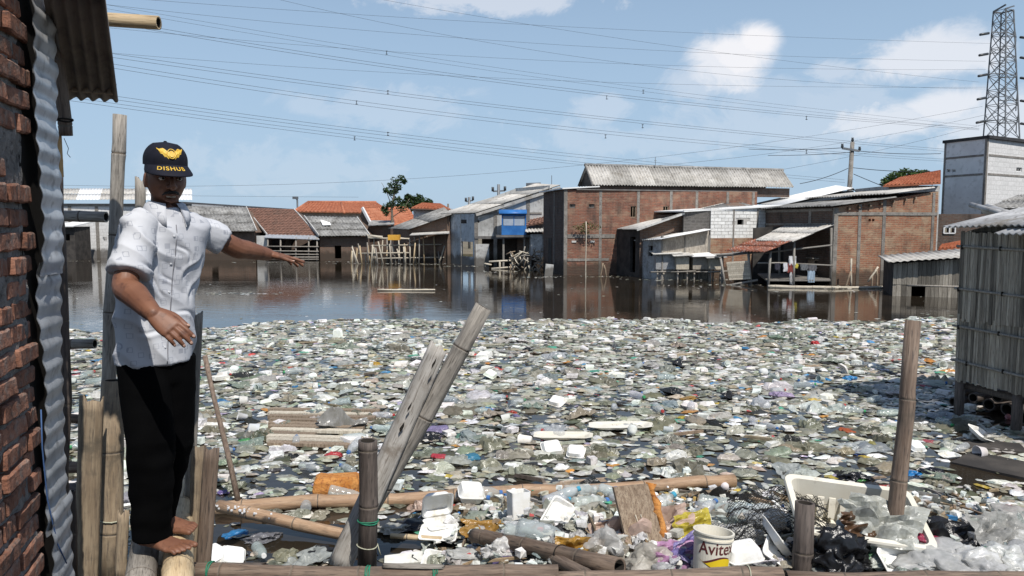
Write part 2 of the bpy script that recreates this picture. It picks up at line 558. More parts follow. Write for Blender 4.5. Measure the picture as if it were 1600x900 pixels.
def wall_mb(p0, p1, z0, za, zb, t=.12, openings=(), inset=.003, mb=None, m=0):
    """wall slab; outer face on the right of p0->p1 (towards the viewer for a wall that runs left to right)"""
    mb = mb or MB()
    p0, p1 = Vector(p0), Vector(p1)
    L = (p1 - p0).length
    d = (p1 - p0) / L
    n = Vector((d.y, -d.x))
    ss = sorted({inset, L - inset, *[s for o in openings for s in (o[0], o[1])]})
    hs = sorted({z0, *[h for o in openings for h in (o[2], o[3])]}) + ['top']
    top = lambda s: za + (zb - za) * s / L
    P = lambda s, h, k: (*(p0 + d * s - n * (t * k)), top(s) if h == 'top' else h)
    U = lambda s, h: (s, top(s) if h == 'top' else h)
    for i in range(len(ss) - 1):
        for j in range(len(hs) - 1):
            a, b, c, e = ss[i], ss[i + 1], hs[j], hs[j + 1]
            mid = (a + b) / 2
            mh = (c + (top(mid) if e == 'top' else e)) / 2
            if any(o[0] < mid < o[1] and o[2] < mh < o[3] for o in openings):
                continue
            uv = [U(a, c), U(b, c), U(b, e), U(a, e)]
            mb.face([P(a, c, 0), P(b, c, 0), P(b, e, 0), P(a, e, 0)], m, uv=uv)
            mb.face([P(b, c, 1), P(a, c, 1), P(a, e, 1), P(b, e, 1)], m, uv=uv)
    a, b = ss[0], ss[-1]
    for f in ([P(a, 'top', 0), P(b, 'top', 0), P(b, 'top', 1), P(a, 'top', 1)], [P(a, z0, 1), P(a, z0, 0), P(a, 'top', 0), P(a, 'top', 1)],
              [P(b, z0, 0), P(b, z0, 1), P(b, 'top', 1), P(b, 'top', 0)]):
        mb.face(f, m)
    for (s0, s1, h0, h1) in openings:
        mb.face([P(s0, h0, 0), P(s0, h0, 1), P(s0, h1, 1), P(s0, h1, 0)], m)
        mb.face([P(s1, h0, 1), P(s1, h0, 0), P(s1, h1, 0), P(s1, h1, 1)], m)
        mb.face([P(s0, h0, 1), P(s0, h0, 0), P(s1, h0, 0), P(s1, h0, 1)], m)
        mb.face([P(s0, h1, 0), P(s0, h1, 1), P(s1, h1, 1), P(s1, h1, 0)], m)
    return mb


def on_wall(p0, p1, px, py):
    """(s, z) where the photo's point (px, py) falls on the wall plane"""
    p0, p1 = Vector(p0), Vector(p1)
    d = (p1 - p0).normalized()
    r = raydir(px, py)
    det = r.x * (-d.y) + d.x * r.y
    k = (p0.x * (-d.y) + d.x * p0.y) / det
    s = (Vector((r.x * k, r.y * k)) - p0).dot(d)
    return s, HC + r.z * k


def opening(p0, p1, x0, y0, x1, y1):
    s0, za = on_wall(p0, p1, x0, y1)
    s1, zb = on_wall(p0, p1, x1, y0)
    return (s0, s1, za, zb)


def strip(root, name, p0, p1, s0, s1, z0, z1, m, proud=.02, t=.06, ztop1=None):
    p0, p1 = Vector(p0), Vector(p1)
    d = (p1 - p0).normalized()
    n = Vector((d.y, -d.x))
    a, b = p0 + d * s0, p0 + d * s1
    z1b = z1 if ztop1 is None else ztop1
    o, i = n * proud, -n * t
    mb = MB()
    mb.hexa([(*(a + o), z0), (*(b + o), z0), (*(b + i), z0), (*(a + i), z0), (*(a + o), z1), (*(b + o), z1b), (*(b + i), z1b), (*(a + i), z1)])
    return mb.build(name, m, root)


def building(name, label, pts, zs, mats, openings=None, z0=-.35, t=.12, cat='house', group=None):
    """footprint counter-clockwise from above, one wall part for each side"""
    pts = [Vector(p) for p in pts]
    c = sum(pts, Vector((0, 0))) / len(pts)
    root = thing(name, (c.x, c.y, 0), label, cat, group)
    for i in range(len(pts)):
        j = (i + 1) % len(pts)
        m = mats[i] if isinstance(mats, (list, tuple)) else mats
        if m is None:
            continue
        wall_mb(pts[i], pts[j], z0, zs[i], zs[j], t, (openings or {}).get(i, ())).build('wall', m, root)
    return root


def sheets(root, A, B, C, D, m, width=.9, rows=2, pitch=.16, amp=.022, name='roof_sheet', lap=.06, jit=.012, seg=6, mats=None):
    """corrugated sheets laid over the slope A-B (eave) to D-C (ridge): each sheet a part"""
    A, B, C, D = map(Vector, (A, B, C, D))
    L = ((B - A).length + (C - D).length) / 2
    H = ((D - A).length + (C - B).length) / 2
    nu = max(1, round(L / width))
    nrm = (B - A).cross(D - A).normalized()
    if nrm.z < 0:
        nrm = -nrm
    P = lambda u, v: (A * (1 - u) + B * u) * (1 - v) + (D * (1 - u) + C * u) * v
    for r in range(rows):
        v0, v1 = max(0, r / rows - (lap / H if r else 0)), (r + 1) / rows
        for k in range(nu):
            u0, u1 = k / nu, (k + 1) / nu + (.02 / L if k < nu - 1 else 0)
            n = max(2, int((u1 - u0) * L / pitch * seg))
            dz = .007 * r + random.uniform(0, jit) + .004 * (k % 2)
            sk = random.uniform(-1, 1) * jit
            top = [[], []]
            for q in (0, 1):
                v = (v0, v1)[q]
                for i in range(n + 1):
                    u = u0 + (u1 - u0) * i / n
                    off = amp * sin(2 * pi * u * L / pitch) + dz + sk * (u - u0) / (u1 - u0) + (.014 if (q == 0 and r) else 0)
                    top[q].append(P(u, v) + nrm * off)
            mb = MB()
            vs = top[0] + top[1] + [p - nrm * .01 for p in top[0]] + [p - nrm * .01 for p in top[1]]
            N = n + 1
            fs = []
            for i in range(n):
                fs += [(i, i + 1, N + i + 1, N + i), (2 * N + i + 1, 2 * N + i, 3 * N + i, 3 * N + i + 1), (2 * N + i, 2 * N + i + 1, i + 1, i), (N + i, N + i + 1, 3 * N + i + 1, 3 * N + i)]
            fs += [(2 * N, 0, N, 3 * N), (n, 2 * N + n, 3 * N + n, N + n)]
            mb.mesh(vs, fs, 0, True)
            mm = mats[(k + r * nu) % len(mats)] if mats else m
            mb.build(name, mm, root)


def tiles(root, A, B, C, D, m, row=.24, col=.22, name='roof', thick=.05):
    A, B, C, D = map(Vector, (A, B, C, D))
    L = max((B - A).length, (C - D).length)
    H = ((D - A).length + (C - B).length) / 2
    nr, ncol = max(2, round(H / row)), max(4, round(L / col) * 4)
    nrm = (B - A).cross(D - A).normalized()
    if nrm.z < 0:
        nrm = -nrm
    P = lambda u, v: (A * (1 - u) + B * u) * (1 - v) + (D * (1 - u) + C * u) * v
    vs, fs = [], []
    rowsv = []
    for r in range(nr):
        rowsv += [(r / nr, .03), ((r + 1) / nr, .0)]
    for v, h in rowsv:
        for i in range(ncol + 1):
            u = i / ncol
            vs.append(P(u, v) + nrm * (h + .022 * sin(2 * pi * i / 4 + .4) + random.uniform(-.006, .006)))
    N = ncol + 1
    for r in range(len(rowsv) - 1):
        for i in range(ncol):
            fs.append((r * N + i, r * N + i + 1, (r + 1) * N + i + 1, (r + 1) * N + i))
    mb = MB()
    mb.mesh(vs, fs, 0, False)
    mb.face([D - nrm * thick, C - nrm * thick, B - nrm * thick, A - nrm * thick])
    for a, b in ((A, B), (B, C), (C, D), (D, A)):
        mb.face([a - nrm * thick, b - nrm * thick, b + nrm * .02, a + nrm * .02])
    return mb.build(name, m, root)


def slab(root, name, A, B, C, D, m, thick=.04):
    A, B, C, D = map(Vector, (A, B, C, D))
    nrm = (B - A).cross(D - A).normalized()
    if nrm.z < 0:
        nrm = -nrm
    k = nrm * thick
    mb = MB()
    mb.hexa([A - k, B - k, C - k, D - k, A, B, C, D])
    return mb.build(name, m, root)


def piece(root, name, m, fn):
    mb = MB()
    fn(mb)
    return mb.build(name, m, root)


def win_grille(root, p0, p1, op, m='concrete', n=3, frame=.03, glass=None):
    p0, p1 = Vector(p0), Vector(p1)
    d = (p1 - p0).normalized()
    nn = Vector((d.y, -d.x))
    s0, s1, h0, h1 = op
    mb = MB()
    c = lambda s: p0 + d * s - nn * .05
    for s in [s0 + frame / 2, s1 - frame / 2] + [s0 + (s1 - s0) * (i + 1) / (n + 1) for i in range(n)]:
        mb.bar((*c(s), h0), (*c(s), h1), frame * (1 if s in (s0, s1) else .7))
    for h in (h0 + frame / 2, h1 - frame / 2):
        mb.bar((*c(s0), h), (*c(s1), h), frame)
    return mb.build('window', m, root)


V3 = lambda p, z: Vector((p[0], p[1], z))

mat('asbestos_mid', (.34, .325, .295), (.46, .44, .40), (.22, .205, .185), scale=1.8, rough=.9, bump=.3, bscale=16, vary=.1, dirt=(.2, .18, .15), dscale=1.3)
# ------------------------------------------------------------------ long brick hall with the ribbed roof
g0, g1, gl = xy(882, 30.3), xy(1182, 32.5), xy(849, 33.6)
gb = g1 + (gl - g0)
ops = [opening(g0, g1, *r) for r in ((890, 319, 899, 325), (920, 319, 929, 325), (985, 322, 994, 340), (1036, 322, 1045, 332))]
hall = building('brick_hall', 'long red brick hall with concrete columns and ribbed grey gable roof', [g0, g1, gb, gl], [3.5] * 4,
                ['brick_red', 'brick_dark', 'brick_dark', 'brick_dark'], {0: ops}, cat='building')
for op in ops[:2]:
    win_grille(hall, g0, g1, op, 'concrete_dark', 3, .03)
for op in ops[2:]:
    win_grille(hall, g0, g1, op, 'wood_brown', 1, .035)
for px in (938, 997, 1048, 1088, 1136, 1176):
    s, _ = on_wall(g0, g1, px, 350)
    strip(hall, 'column', g0, g1, s - .06, s + .06, -.3, 3.48, 'concrete', .012)
strip(hall, 'column', g0, g1, -.03, .12, -.3, 3.52, 'concrete', .016)
strip(hall, 'beam', g0, g1, .13, 2.2, zat(372, 30.4), zat(366, 30.4), 'concrete', .02)
strip(hall, 'beam', g0, g1, .13, 1.95, zat(408, 30.4), zat(404, 30.4), 'concrete', .02)
for (x0, y0, x1, y1) in ((893, 376, 900, 379), (922, 376, 929, 379)):
    op = opening(g0, g1, x0, y0, x1, y1)
    strip(hall, 'vent', g0, g1, op[0], op[1], op[2], op[3], 'plaster_grey', .03)
s, _ = on_wall(gl, g0, 866, 350)
strip(hall, 'column', gl, g0, s - .06, s + .06, -.3, 3.48, 'concrete', .014)
op = opening(gl, g0, 857, 372, 862, 425)
strip(hall, 'door', gl, g0, op[0], op[1], -.2, op[3], 'near_black', .02)
slab(hall, 'parapet_cap', V3(gl, 3.56) + Vector((-.2, .1, 0)), V3(g0, 3.56) + Vector((-.1, -.12, 0)), V3(xy(936, 30.7), 3.66) + Vector((0, -.12, 0)), V3(xy(905, 33.6), 3.62), 'white_sheet', .05)
slab(hall, 'flat_roof', V3(g0, 3.53) + Vector((.5, .05, 0)), V3(g1, 3.53) + Vector((0, .03, 0)), V3(gb, 3.53), V3(gl, 3.53) + Vector((.6, 0, 0)), 'concrete_dark', .05)
ea, eb = at(927, 289, 31.2), at(1240, 293, 33.4)
ra, rb = at(915, 258, 32.8), at(1222, 266, 35.6)
ba = at(902, 291, 34.6)
bb = rb + (ba - ra)
k = Vector((.12, .12, 0))
wall_mb(ea.xy + Vector((.12, .2)), eb.xy + Vector((-.1, .2)), 3.3, ea.z - .03, eb.z - .03, .1).build('clerestory', 'brick_dark', hall)
mb = MB()
mb.hexa([V3(ea.xy + k.xy, 3.3), V3(ea.xy + k.xy * 1.8, 3.3), V3(ba.xy + k.xy * 1.6, 3.3), V3(ba.xy + k.xy * .8, 3.3),
         ea + k - Vector((0, 0, .04)), ea + k * 1.8 - Vector((0, 0, .04)), ba + k * 1.6 - Vector((0, 0, .04)), ba + k * .8 - Vector((0, 0, .04))])
mb.mesh([ea + k, ba + k, ra + k - Vector((0, 0, .05)), ea + k * 1.6, ba + k * 1.6, ra + k * 1.6 - Vector((0, 0, .05))], [(0, 2, 1), (3, 4, 5), (0, 3, 5, 2), (1, 2, 5, 4), (0, 1, 4, 3)])
mb.build('gable', 'near_black', hall)
sheets(hall, ea, eb, rb, ra, 'asbestos_pale', 1.0, 1, .135, .028, mats=['asbestos_pale', 'asbestos_mid', 'asbestos_pale', 'asbestos_mid', 'asbestos_mid'])
sheets(hall, ba, bb, rb, ra, 'asbestos', 1.2, 1, .135, .028)
piece(hall, 'ridge_cap', 'asbestos', lambda mb: mb.tube([ra + Vector((-.05, 0, .01)), rb + Vector((.05, 0, .01))], .07, 8))
piece(hall, 'antenna', 'steel_dark', lambda mb: (mb.bar(at(1024, 263, 33.6), at(1024, 245, 33.6), .02), mb.bar(at(1022, 251, 33.6), at(1026, 251, 33.6), .015)))
piece(hall, 'bargeboard', 'wood_grey', lambda mb: mb.bar(ea + Vector((-.03, 0, 0)), ra + Vector((-.03, 0, 0)), .03, .1))

# thin bamboo pole standing in the water and the creeper on the wall
def stick(name, a, b, r, m, label, cat, group=None, seg=6):
    mb = MB()
    a, b = Vector(a), Vector(b)
    ax = (b - a)
    n = max(3, int(ax.length / .35))
    path = [a + ax * (i / n) + Vector((random.uniform(-1, 1), random.uniform(-1, 1), 0)) * r * .35 for i in range(n + 1)]
    mb.tube(path, [r * random.uniform(.9, 1.08) for _ in path], seg)
    return mb.build(name, m, None, origin=a, label=label, cat=cat, group=group)


stick('mooring_pole', at(915, 437, 28.6) - Vector((0, 0, .3)), at(916, 346, 28.6), .02, 'slat_pale', 'thin pale bamboo pole standing in the water before the brick hall', 'pole')


def leaf_cloud(mb, blobs, n, size, m=0):
    for _ in range(n):
        c, r = random.choice(blobs)
        d = Vector((random.gauss(0, 1), random.gauss(0, 1), random.gauss(0, 1))).normalized() * (random.random() ** .45)
        p = Vector(c) + Vector((d.x * r[0], d.y * r[1], d.z * r[2]))
        a = Vector((random.gauss(0, 1), random.gauss(0, 1), random.gauss(0, .6))).normalized()
        b = a.cross(Vector((random.gauss(0, 1), random.gauss(0, 1), random.gauss(0, 1)))).normalized()
        s = size * random.uniform(.6, 1.35)
        mb.face([p - a * s, p - a * s * .2 + b * s * .42, p + a * s, p - a * s * .2 - b * s * .42], m)


def leaf_mat(name, c1, c2):
    mat(name, c1, c2, scale=3.5, rough=.55, bump=0, trans=.25, spec=.3)


leaf_mat('leaf_dark', (.028, .055, .02), (.055, .09, .03))
leaf_mat('leaf_mid', (.05, .095, .025), (.09, .14, .04))
leaf_mat('leaf_dry', (.16, .14, .06), (.10, .12, .04))
mat('bark', (.12, .095, .07), (.2, .17, .14), scale=12, rough=.95, bump=.7)

t = thing('wall_creeper', at(916, 366, 30.3), 'scraggy olive creeper rooted in the wall of the brick hall', 'plant')
mb = MB()
leaf_cloud(mb, [(at(905 + dx, 354 + dy, 30.2), (.28, .1, .16)) for dx, dy in ((0, 2), (12, -2), (24, 0), (10, 6))], 260, .05)
mb.build('leaves', 'leaf_dry', t)
piece(t, 'stem', 'bark', lambda mb: mb.tube([at(916, 366, 30.28), at(912, 358, 30.2), at(908, 352, 30.16)], [.03, .02, .012], 5))

# ------------------------------------------------------------------ shed with the pale lean-to roof, grey plaster, kiosk
f0, f1, fl = xy(742, 37.2), xy(862, 36.4), xy(698, 40.2)
fb = f1 + (fl - f0)
ops = [opening(f0, f1, 745, 344, 749, 348)]
shed = building('plaster_shed', 'grey plastered shed under a broad pale roof sloping down to a blue-grey end wall', [f0, f1, fb, fl], [2.62, 3.98, 3.98, 2.62],
                ['plaster_grey', 'plaster_grey', 'plaster_grey', 'plaster_blue'], {0: ops}, z0=1.42, cat='building')
for px in (742, 772, 823):
    s, _ = on_wall(f0, f1, px + 2, 350)
    zt = 2.6 + (s / (f1 - f0).length) * 1.36
    strip(shed, 'column', f0, f1, s - .09, s + .09, -.3, zt - .02, 'concrete', .02)
s, z = on_wall(f0, f1, 800, 334)
strip(shed, 'beam', f0, f1, .1, 3.4, zat(335, 37), zat(332, 37), 'concrete', .025)
strip(shed, 'floor_beam', f0, f1, 0, (f1 - f0).length, 1.36, 1.50, 'concrete_dark', .05, .3)
wall_mb(fl, f0, -.35, 1.42, 1.42, .12, [opening(fl, f0, 720, 378, 739, 400)]).build('wall', 'plaster_blue', shed)
bk = Vector((f0.y - f1.y, f1.x - f0.x)).normalized() * 1.4
wall_mb(f0 + bk, f1 + bk, -.35, 1.4, 1.4, .12).build('wall', 'brick_dark', shed)
wall_mb(xy(808, 36.85), xy(824, 36.75), -.35, 1.35, 1.35, .12).build('pier', 'brick_brown', shed)
wall_mb(xy(743, 37.15), xy(764, 37.05), -.35, 1.1, 1.1, .1).build('pier', 'plaster_grey', shed)
op = opening(fl, f0, 720, 343, 729, 349)
strip(shed, 'vent', fl, f0, op[0], op[1], op[2], op[3], 'near_black', .012)
sx, _ = on_wall(fl, f0, 720, 360)
strip(shed, 'column', fl, f0, sx - .06, sx + .06, -.3, 2.6, 'plaster_grey', .02)
rA, rB, rC, rD = at(688, 334, 40.6), at(744, 332.5, 37.0), at(876, 290, 36.25), at(838, 287.5, 40)
sheets(shed, rA, rB, rC, rD, 'asbestos_pale', 1.2, 3, .16, .02)
piece(shed, 'fascia', 'asbestos_pale', lambda mb: mb.bar(rB - Vector((0, 0.0, .1)), rC - Vector((0, 0, .1)), .04, .14))
t = thing('roof_tank', at(833, 290, 40.4), 'small dark water tank standing on the ridge of the pale shed roof', 'tank')
piece(t, 'drum', 'steel_dark', lambda mb: mb.tube([at(822, 290, 40.4), at(845, 289, 40.4)], .14, 10))
piece(t, 'mast', 'steel_dark', lambda mb: mb.bar(at(862, 289, 39.6), at(862, 274, 39.6), .03))

kc = at(803, 367, 35.6)
t = thing('blue_kiosk', kc, 'bright blue painted kiosk with a curved hood and pale glazed front', 'kiosk')
W_, D_, H_ = 1.12, .9, 1.02
mb = MB()
for a, b in (((-W_ / 2, 0), (-W_ / 2, 1)), ((W_ / 2, 0), (W_ / 2, 1))):
    mb.box(kc + Vector((a[0], D_ / 2, H_ / 2)), (.06, D_, H_))
mb.box(kc + Vector((0, .02, .22)), (W_ - .07, .05, .44))
mb.box(kc + Vector((0, .02, H_ - .06)), (W_ - .07, .05, .12))
mb.box(kc + Vector((0, D_, H_ / 2)), (W_ - .07, .05, H_))
mb.box(kc + Vector((0, D_ / 2, .02)), (W_ - .07, D_, .05))
mb.build('body', 'blue_paint', t)
for i in range(2):
    piece(t, 'pane', 'blue_grey_glass', lambda mb: mb.box(kc + Vector(((i - .5) * .52, .03, .67)), (.49, .02, .44)))
piece(t, 'mullion', 'blue_paint', lambda mb: mb.box(kc + Vector((0, .02, .67)), (.035, .04, .46)))
mb = MB()
mb.loft([[kc + Vector((x, -.12 + .55 * (1 - cos(q)), H_ + .0 + .2 * sin(q))) for x in (-.72, .62)] + [kc + Vector((x, -.12 + .55 * (1 - cos(q)), H_ - .03 + .2 * sin(q))) for x in (.62, -.72)] for q in [pi * i / 12 for i in range(13)]])
mb.build('hood', 'blue_paint', t)
piece(t, 'ledge', 'concrete_dark', lambda mb: mb.box(kc + Vector((.1, .35, -.06)), (1.9, 1.1, .1)))
for dx in (-.5, .5):
    piece(t, 'leg', 'wood_grey', lambda mb: mb.bar(kc + Vector((dx, .05, -.1)), kc + Vector((dx, .05, -1.9)), .09))

# lean-to tucked between the shed and the hall
l0, l1 = xy(829, 35.2), xy(851, 34.9)
t = building('tin_lean_to', 'narrow grey tin lean-to squeezed between the blue kiosk and the brick hall', [l0, l1, l1 + Vector((0, 1)), l0 + Vector((0, 1))], [1.62] * 4, 'zinc_dull', z0=.55)
sheets(t, V3(l0, 1.72) + Vector((-.25, -.25, 0)), V3(l1, 1.76) + Vector((.05, -.25, 0)), V3(l1, 1.9) + Vector((.05, 1, 0)), V3(l0, 1.9) + Vector((-.25, 1, 0)), 'asbestos_pale', 1, 1)
for q in (l0, l1):
    piece(t, 'stilt', 'wood_grey', lambda mb: mb.bar((q.x, q.y + .05, .56), (q.x, q.y + .05, -.4), .08))
t = building('tiled_outhouse', 'low outhouse with a broken brown tiled roof behind the tin lean-to', [xy(826, 36.2), xy(851, 36.0), xy(850, 37.3), xy(826, 37.4)], [1.7] * 4, 'brick_brown', z0=.3)
tiles(t, at(820, 353, 35.9), at(853, 347, 35.7), at(852, 330, 37.2), at(838, 334, 37.3), 'tile_brown')

# ------------------------------------------------------------------ the row of low houses across the pond
def row_house(name, label, px0, px1, Y, eave, roof, wallm, roofm, kind, opens=(), depth=3.5):
    """roof: four photo points with depth, eave-left, eave-right, ridge-right, ridge-left"""
    p0, p1 = xy(px0, Y), xy(px1, Y)
    back = Vector((0, depth))
    ze = zat(eave, Y) - .06
    t = building(name, label, [p0, p1, p1 + back, p0 + back], [ze] * 4, wallm, {0: [opening(p0, p1, *o) for o in opens]})
    A, B, C, D = [at(*q) for q in roof]
    if kind == 'sheet':
        sheets(t, A, B, C, D, roofm, 1.0, 3, .2, .02)
    else:
        tiles(t, A, B, C, D, roofm)
    E, F_ = C + Vector((0.25, 2.0, -1.1)), D + Vector((0.25, 2.0, -1.1))
    slab(t, 'rear_roof', F_, E, C, D, roofm, .04)
    mb = MB()
    for q, z in ((p0, D), (p1, C)):
        mb.mesh([(q.x, q.y + .02, ze - .02), (q.x, q.y + depth, ze - .02), (z.x, z.y, z.z - .06), (q.x + .1, q.y + .02, ze - .02), (q.x + .1, q.y + depth, ze - .02), (z.x + .1, z.y, z.z - .06)],
                [(0, 1, 2), (5, 4, 3), (0, 2, 5, 3), (1, 4, 5, 2)])
    mb.build('gable', wallm if isinstance(wallm, str) else wallm[0], t)
    piece(t, 'bargeboard', 'plaster_grey', lambda mb: mb.bar(B + Vector((.03, 0, .02)), C + Vector((.03, 0, .02)), .05, .1))
    piece(t, 'bargeboard', 'plaster_grey', lambda mb: mb.bar(A + Vector((-.03, 0, .02)), D + Vector((-.03, 0, .02)), .05, .1))
    return t, p0, p1


row_house('grey_roofed_house', 'low brick house with a mottled grey sheet roof beside the brown tiled one', 300, 398, 43, 361,
          [(296, 361.5, 42.6), (400, 360.5, 42.6), (384, 324, 45.2), (284, 322, 45.2)], 'brick_brown', 'asbestos', 'sheet', [(330, 378, 340, 394)])
t, p0, p1 = row_house('brown_tiled_house', 'low house with a steep brown tiled roof over an open bamboo railed porch', 416, 497, 44.2, 362,
                      [(418, 367, 43.2), (496, 369, 43.2), (458, 327, 46), (384, 325, 46)], 'brick_dark', 'tile_brown', 'tile', [(425, 374, 445, 392), (455, 374, 490, 400)])
slab(t, 'porch_eave', at(412, 371, 42.4), at(499, 374, 42.4), at(496, 367, 43.4), at(417, 365, 43.4), 'zinc', .03)
for px in (418, 438, 462, 482, 495):
    piece(t, 'porch_post', 'bamboo_grey', lambda mb: mb.tube([at(px, 411, 42.5) - Vector((0, 0, .3)), at(px + .5, 371, 42.5)], .045, 6))
for py, dx in ((385, 0), (392, 2), (397, -1), (402, 1), (406, 0)):
    piece(t, 'porch_rail', 'bamboo_grey', lambda mb: mb.tube([at(415 + dx, py, 42.44), at(498, py + random.uniform(-1, 1), 42.44)], .035, 6))
piece(t, 'pier', 'plaster_grey', lambda mb: mb.box((xy(408.5, 42.8).x, 42.9, .55), (.6, .25, 1.75)))
row_house('patched_roof_house', 'low brick house whose dark grey roof has a white patch', 499, 576, 43, 368,
          [(499, 368.5, 42.6), (577, 368, 42.6), (557, 340, 45), (476, 338, 45)], 'brick_brown', 'asbestos', 'sheet', [(523, 384, 533, 404)])
slab(thing('roof_patch', at(508, 350, 44.1), 'torn white plastic sheet lying on the dark grey roof', 'tarpaulin'), 'film', at(501, 345.5, 44.28) + Vector((0, -.1, .1)), at(516, 350, 43.98) + Vector((0, -.1, .1)), at(518, 354, 43.7) + Vector((0, -.1, .1)), at(505, 354.5, 43.72) + Vector((0, -.1, .1)), 'white_sheet', .02)

# orange tiled roofs behind
t = building('orange_hipped_house', 'large house behind with a wide hipped orange tiled roof', [xy(466, 56), xy(600, 56), xy(596, 62), xy(470, 62)], [zat(331, 56)] * 4, 'plaster_grey')
A, B, C, D = at(459, 330.5, 55.4), at(607, 333, 55.4), at(588, 316.5, 58.6), at(481, 316, 58.6)
tiles(t, A, B, C, D, 'tile_orange', .3, .3)
tiles(t, B, B + Vector((-.5, 6.4, 0)), C, C, 'tile_orange', .3, .3)
tiles(t, A + Vector((.5, 6.4, 0)), A, D, D, 'tile_orange', .3, .3)
piece(t, 'ridge', 'tile_orange', lambda mb: mb.tube([D, C], .12, 6))
piece(t, 'hip', 'tile_orange', lambda mb: mb.tube([A, D], .11, 6))
piece(t, 'hip', 'tile_orange', lambda mb: mb.tube([at(538, 333, 55.2), at(533, 316.5, 58.6)], .1, 6))
p0, p1 = xy(569, 46), xy(588, 46)
t = building('orange_gabled_house', 'house with an orange tiled gable roof edged in white, end-on to the pond', [xy(560, 47), xy(588, 46), xy(640, 50), xy(606, 52)], [1.7] * 4, 'brick_dark')
gp = at(566, 325, 46.4)
mb = MB()
mb.mesh([V3(xy(558, 46.3), zat(352, 46.4)), V3(xy(588, 45.9), zat(366, 46)), gp, V3(xy(558, 46.6), .8), V3(xy(588, 46.1), .8)], [(0, 1, 2), (0, 3, 4, 1)])
mb.build('gable', 'brick_brown', t)
tiles(t, at(587.5, 366, 45.6), at(652, 346, 51), at(636, 322, 53), at(566.5, 325, 46.2), 'tile_orange', .28, .28)
piece(t, 'bargeboard', 'plaster_white', lambda mb: mb.bar(at(566, 324.5, 46.1), at(579, 349, 45.7), .12, .16))
piece(t, 'bargeboard', 'plaster_white', lambda mb: mb.bar(at(579, 349, 45.7), at(588, 368, 45.5), .1, .14))
e0, e1 = xy(646, 48), xy(702, 48)
t = building('white_walled_house', 'small house with a white gable wall under an orange tiled roof', [e0, e1, e1 + Vector((0, 4)), e0 + Vector((0, 4))], [zat(325, 48)] * 4, 'plaster_white')
tiles(t, at(642, 325, 47.6), at(704, 327, 47.6), at(688, 318, 50), at(660, 317, 50), 'tile_orange')
slab(t, 'eave', at(641, 326.5, 47.5), at(700, 328.5, 47.5), at(700, 326.5, 48), at(644, 325, 48), 'near_black', .05)

# brick house with the low grey lean-to roof and the jetty in front
e0, e1, el = xy(636, 41), xy(702, 39.6), xy(612, 43)
t = building('lean_to_brick_house', 'brown brick house whose low grey lean-to roof climbs towards the plastered shed', [e0, e1, e1 + (el - e0), el], [zat(357, 41) - .05, zat(336, 39.6) - .05, zat(336, 39.6) - .05, zat(357, 41) - .05], 'brick_brown')
sheets(t, at(606, 357, 43.6), at(638, 358.5, 40.6), at(706, 335, 39.2), at(694, 324, 42.5), 'asbestos', 1.1, 2, .18, .02)
slab(t, 'canopy', at(640, 367, 39.4), at(702, 364, 38.6), at(702, 361, 39.6), at(644, 364, 40.6), 'asbestos_pale', .04)
a0 = xy(575, 44)
t = building('dim_back_house', 'plain brown house end wedged behind the bamboo jetty', [xy(577, 44.5), xy(614, 43.6), xy(614, 46), xy(580, 46)], [zat(352, 44)] * 4, 'brick_brown')
slab(t, 'roof', V3(xy(575, 44), zat(352, 44)), V3(xy(616, 43.2), zat(350, 44)), V3(xy(616, 46), zat(344, 44)), V3(xy(578, 46.2), zat(344, 44)), 'asbestos', .05)

# pale warehouse at the far left
p0, p1 = xy(88, 46), xy(292, 46.5)
wz = zat(318, 46)
wh = building('pale_warehouse', 'long pale block warehouse with a worn grey sheet roof behind the pointing man', [p0, p1, p1 + Vector((0, 7)), p0 + Vector((0, 7))], [wz] * 4, 'block_plaster', {0: [opening(p0, p1, 161, 370, 167, 376), opening(p0, p1, 118, 355, 124, 359)]}, cat='building')
for px in (110, 152, 190, 228, 270):
    s, _ = on_wall(p0, p1, px, 350)
    strip(wh, 'column', p0, p1, s - .1, s + .1, -.3, wz - .02, 'concrete', .03)
strip(wh, 'beam', p0, p1, 0, 8.2, zat(322, 46), zat(318, 46), 'concrete', .06)
strip(wh, 'beam', p0, p1, 0, 8.2, zat(342, 46), zat(339, 46), 'concrete', .06)
sheets(wh, at(82, 312, 45.7), at(300, 312, 46), at(300, 295, 49.4), at(90, 295, 49), 'asbestos_pale', 1.4, 2, .2, .02, mats=['asbestos_pale', 'white_sheet', 'asbestos_pale', 'asbestos_pale', 'white_sheet', 'white_sheet'])
p0, p1 = xy(92, 43.4), xy(116, 43.4)
t = building('waterside_hut', 'little dark waterside hut with a white sheet roof before the pale warehouse', [p0, p1, p1 + Vector((0, 1.6)), p0 + Vector((0, 1.6))], [zat(354, 43.4)] * 4, 'near_black', {0: [opening(p0, p1, 98, 366, 109, 376)]})
slab(t, 'roof', V3(p0, zat(353, 43)) + Vector((-.2, -.3, 0)), V3(p1, zat(353, 43)) + Vector((.1, -.3, 0)), V3(p1, zat(349, 43)) + Vector((.1, 1.7, .1)), V3(p0, zat(349, 43)) + Vector((-.2, 1.7, .1)), 'white_sheet', .06)

# tall ridge behind the grey roof
t = building('dark_roofed_barn', 'long low barn with a dark tarred roof behind the row of houses', [xy(280, 52), xy(452, 50), xy(452, 55), xy(284, 56)], [zat(330, 51)] * 4, 'concrete_dark', cat='building')
slab(t, 'roof', at(276, 328, 51.5), at(457, 331, 49.6), at(459, 326.5, 52.5), at(284, 315, 54), 'tar', .08)

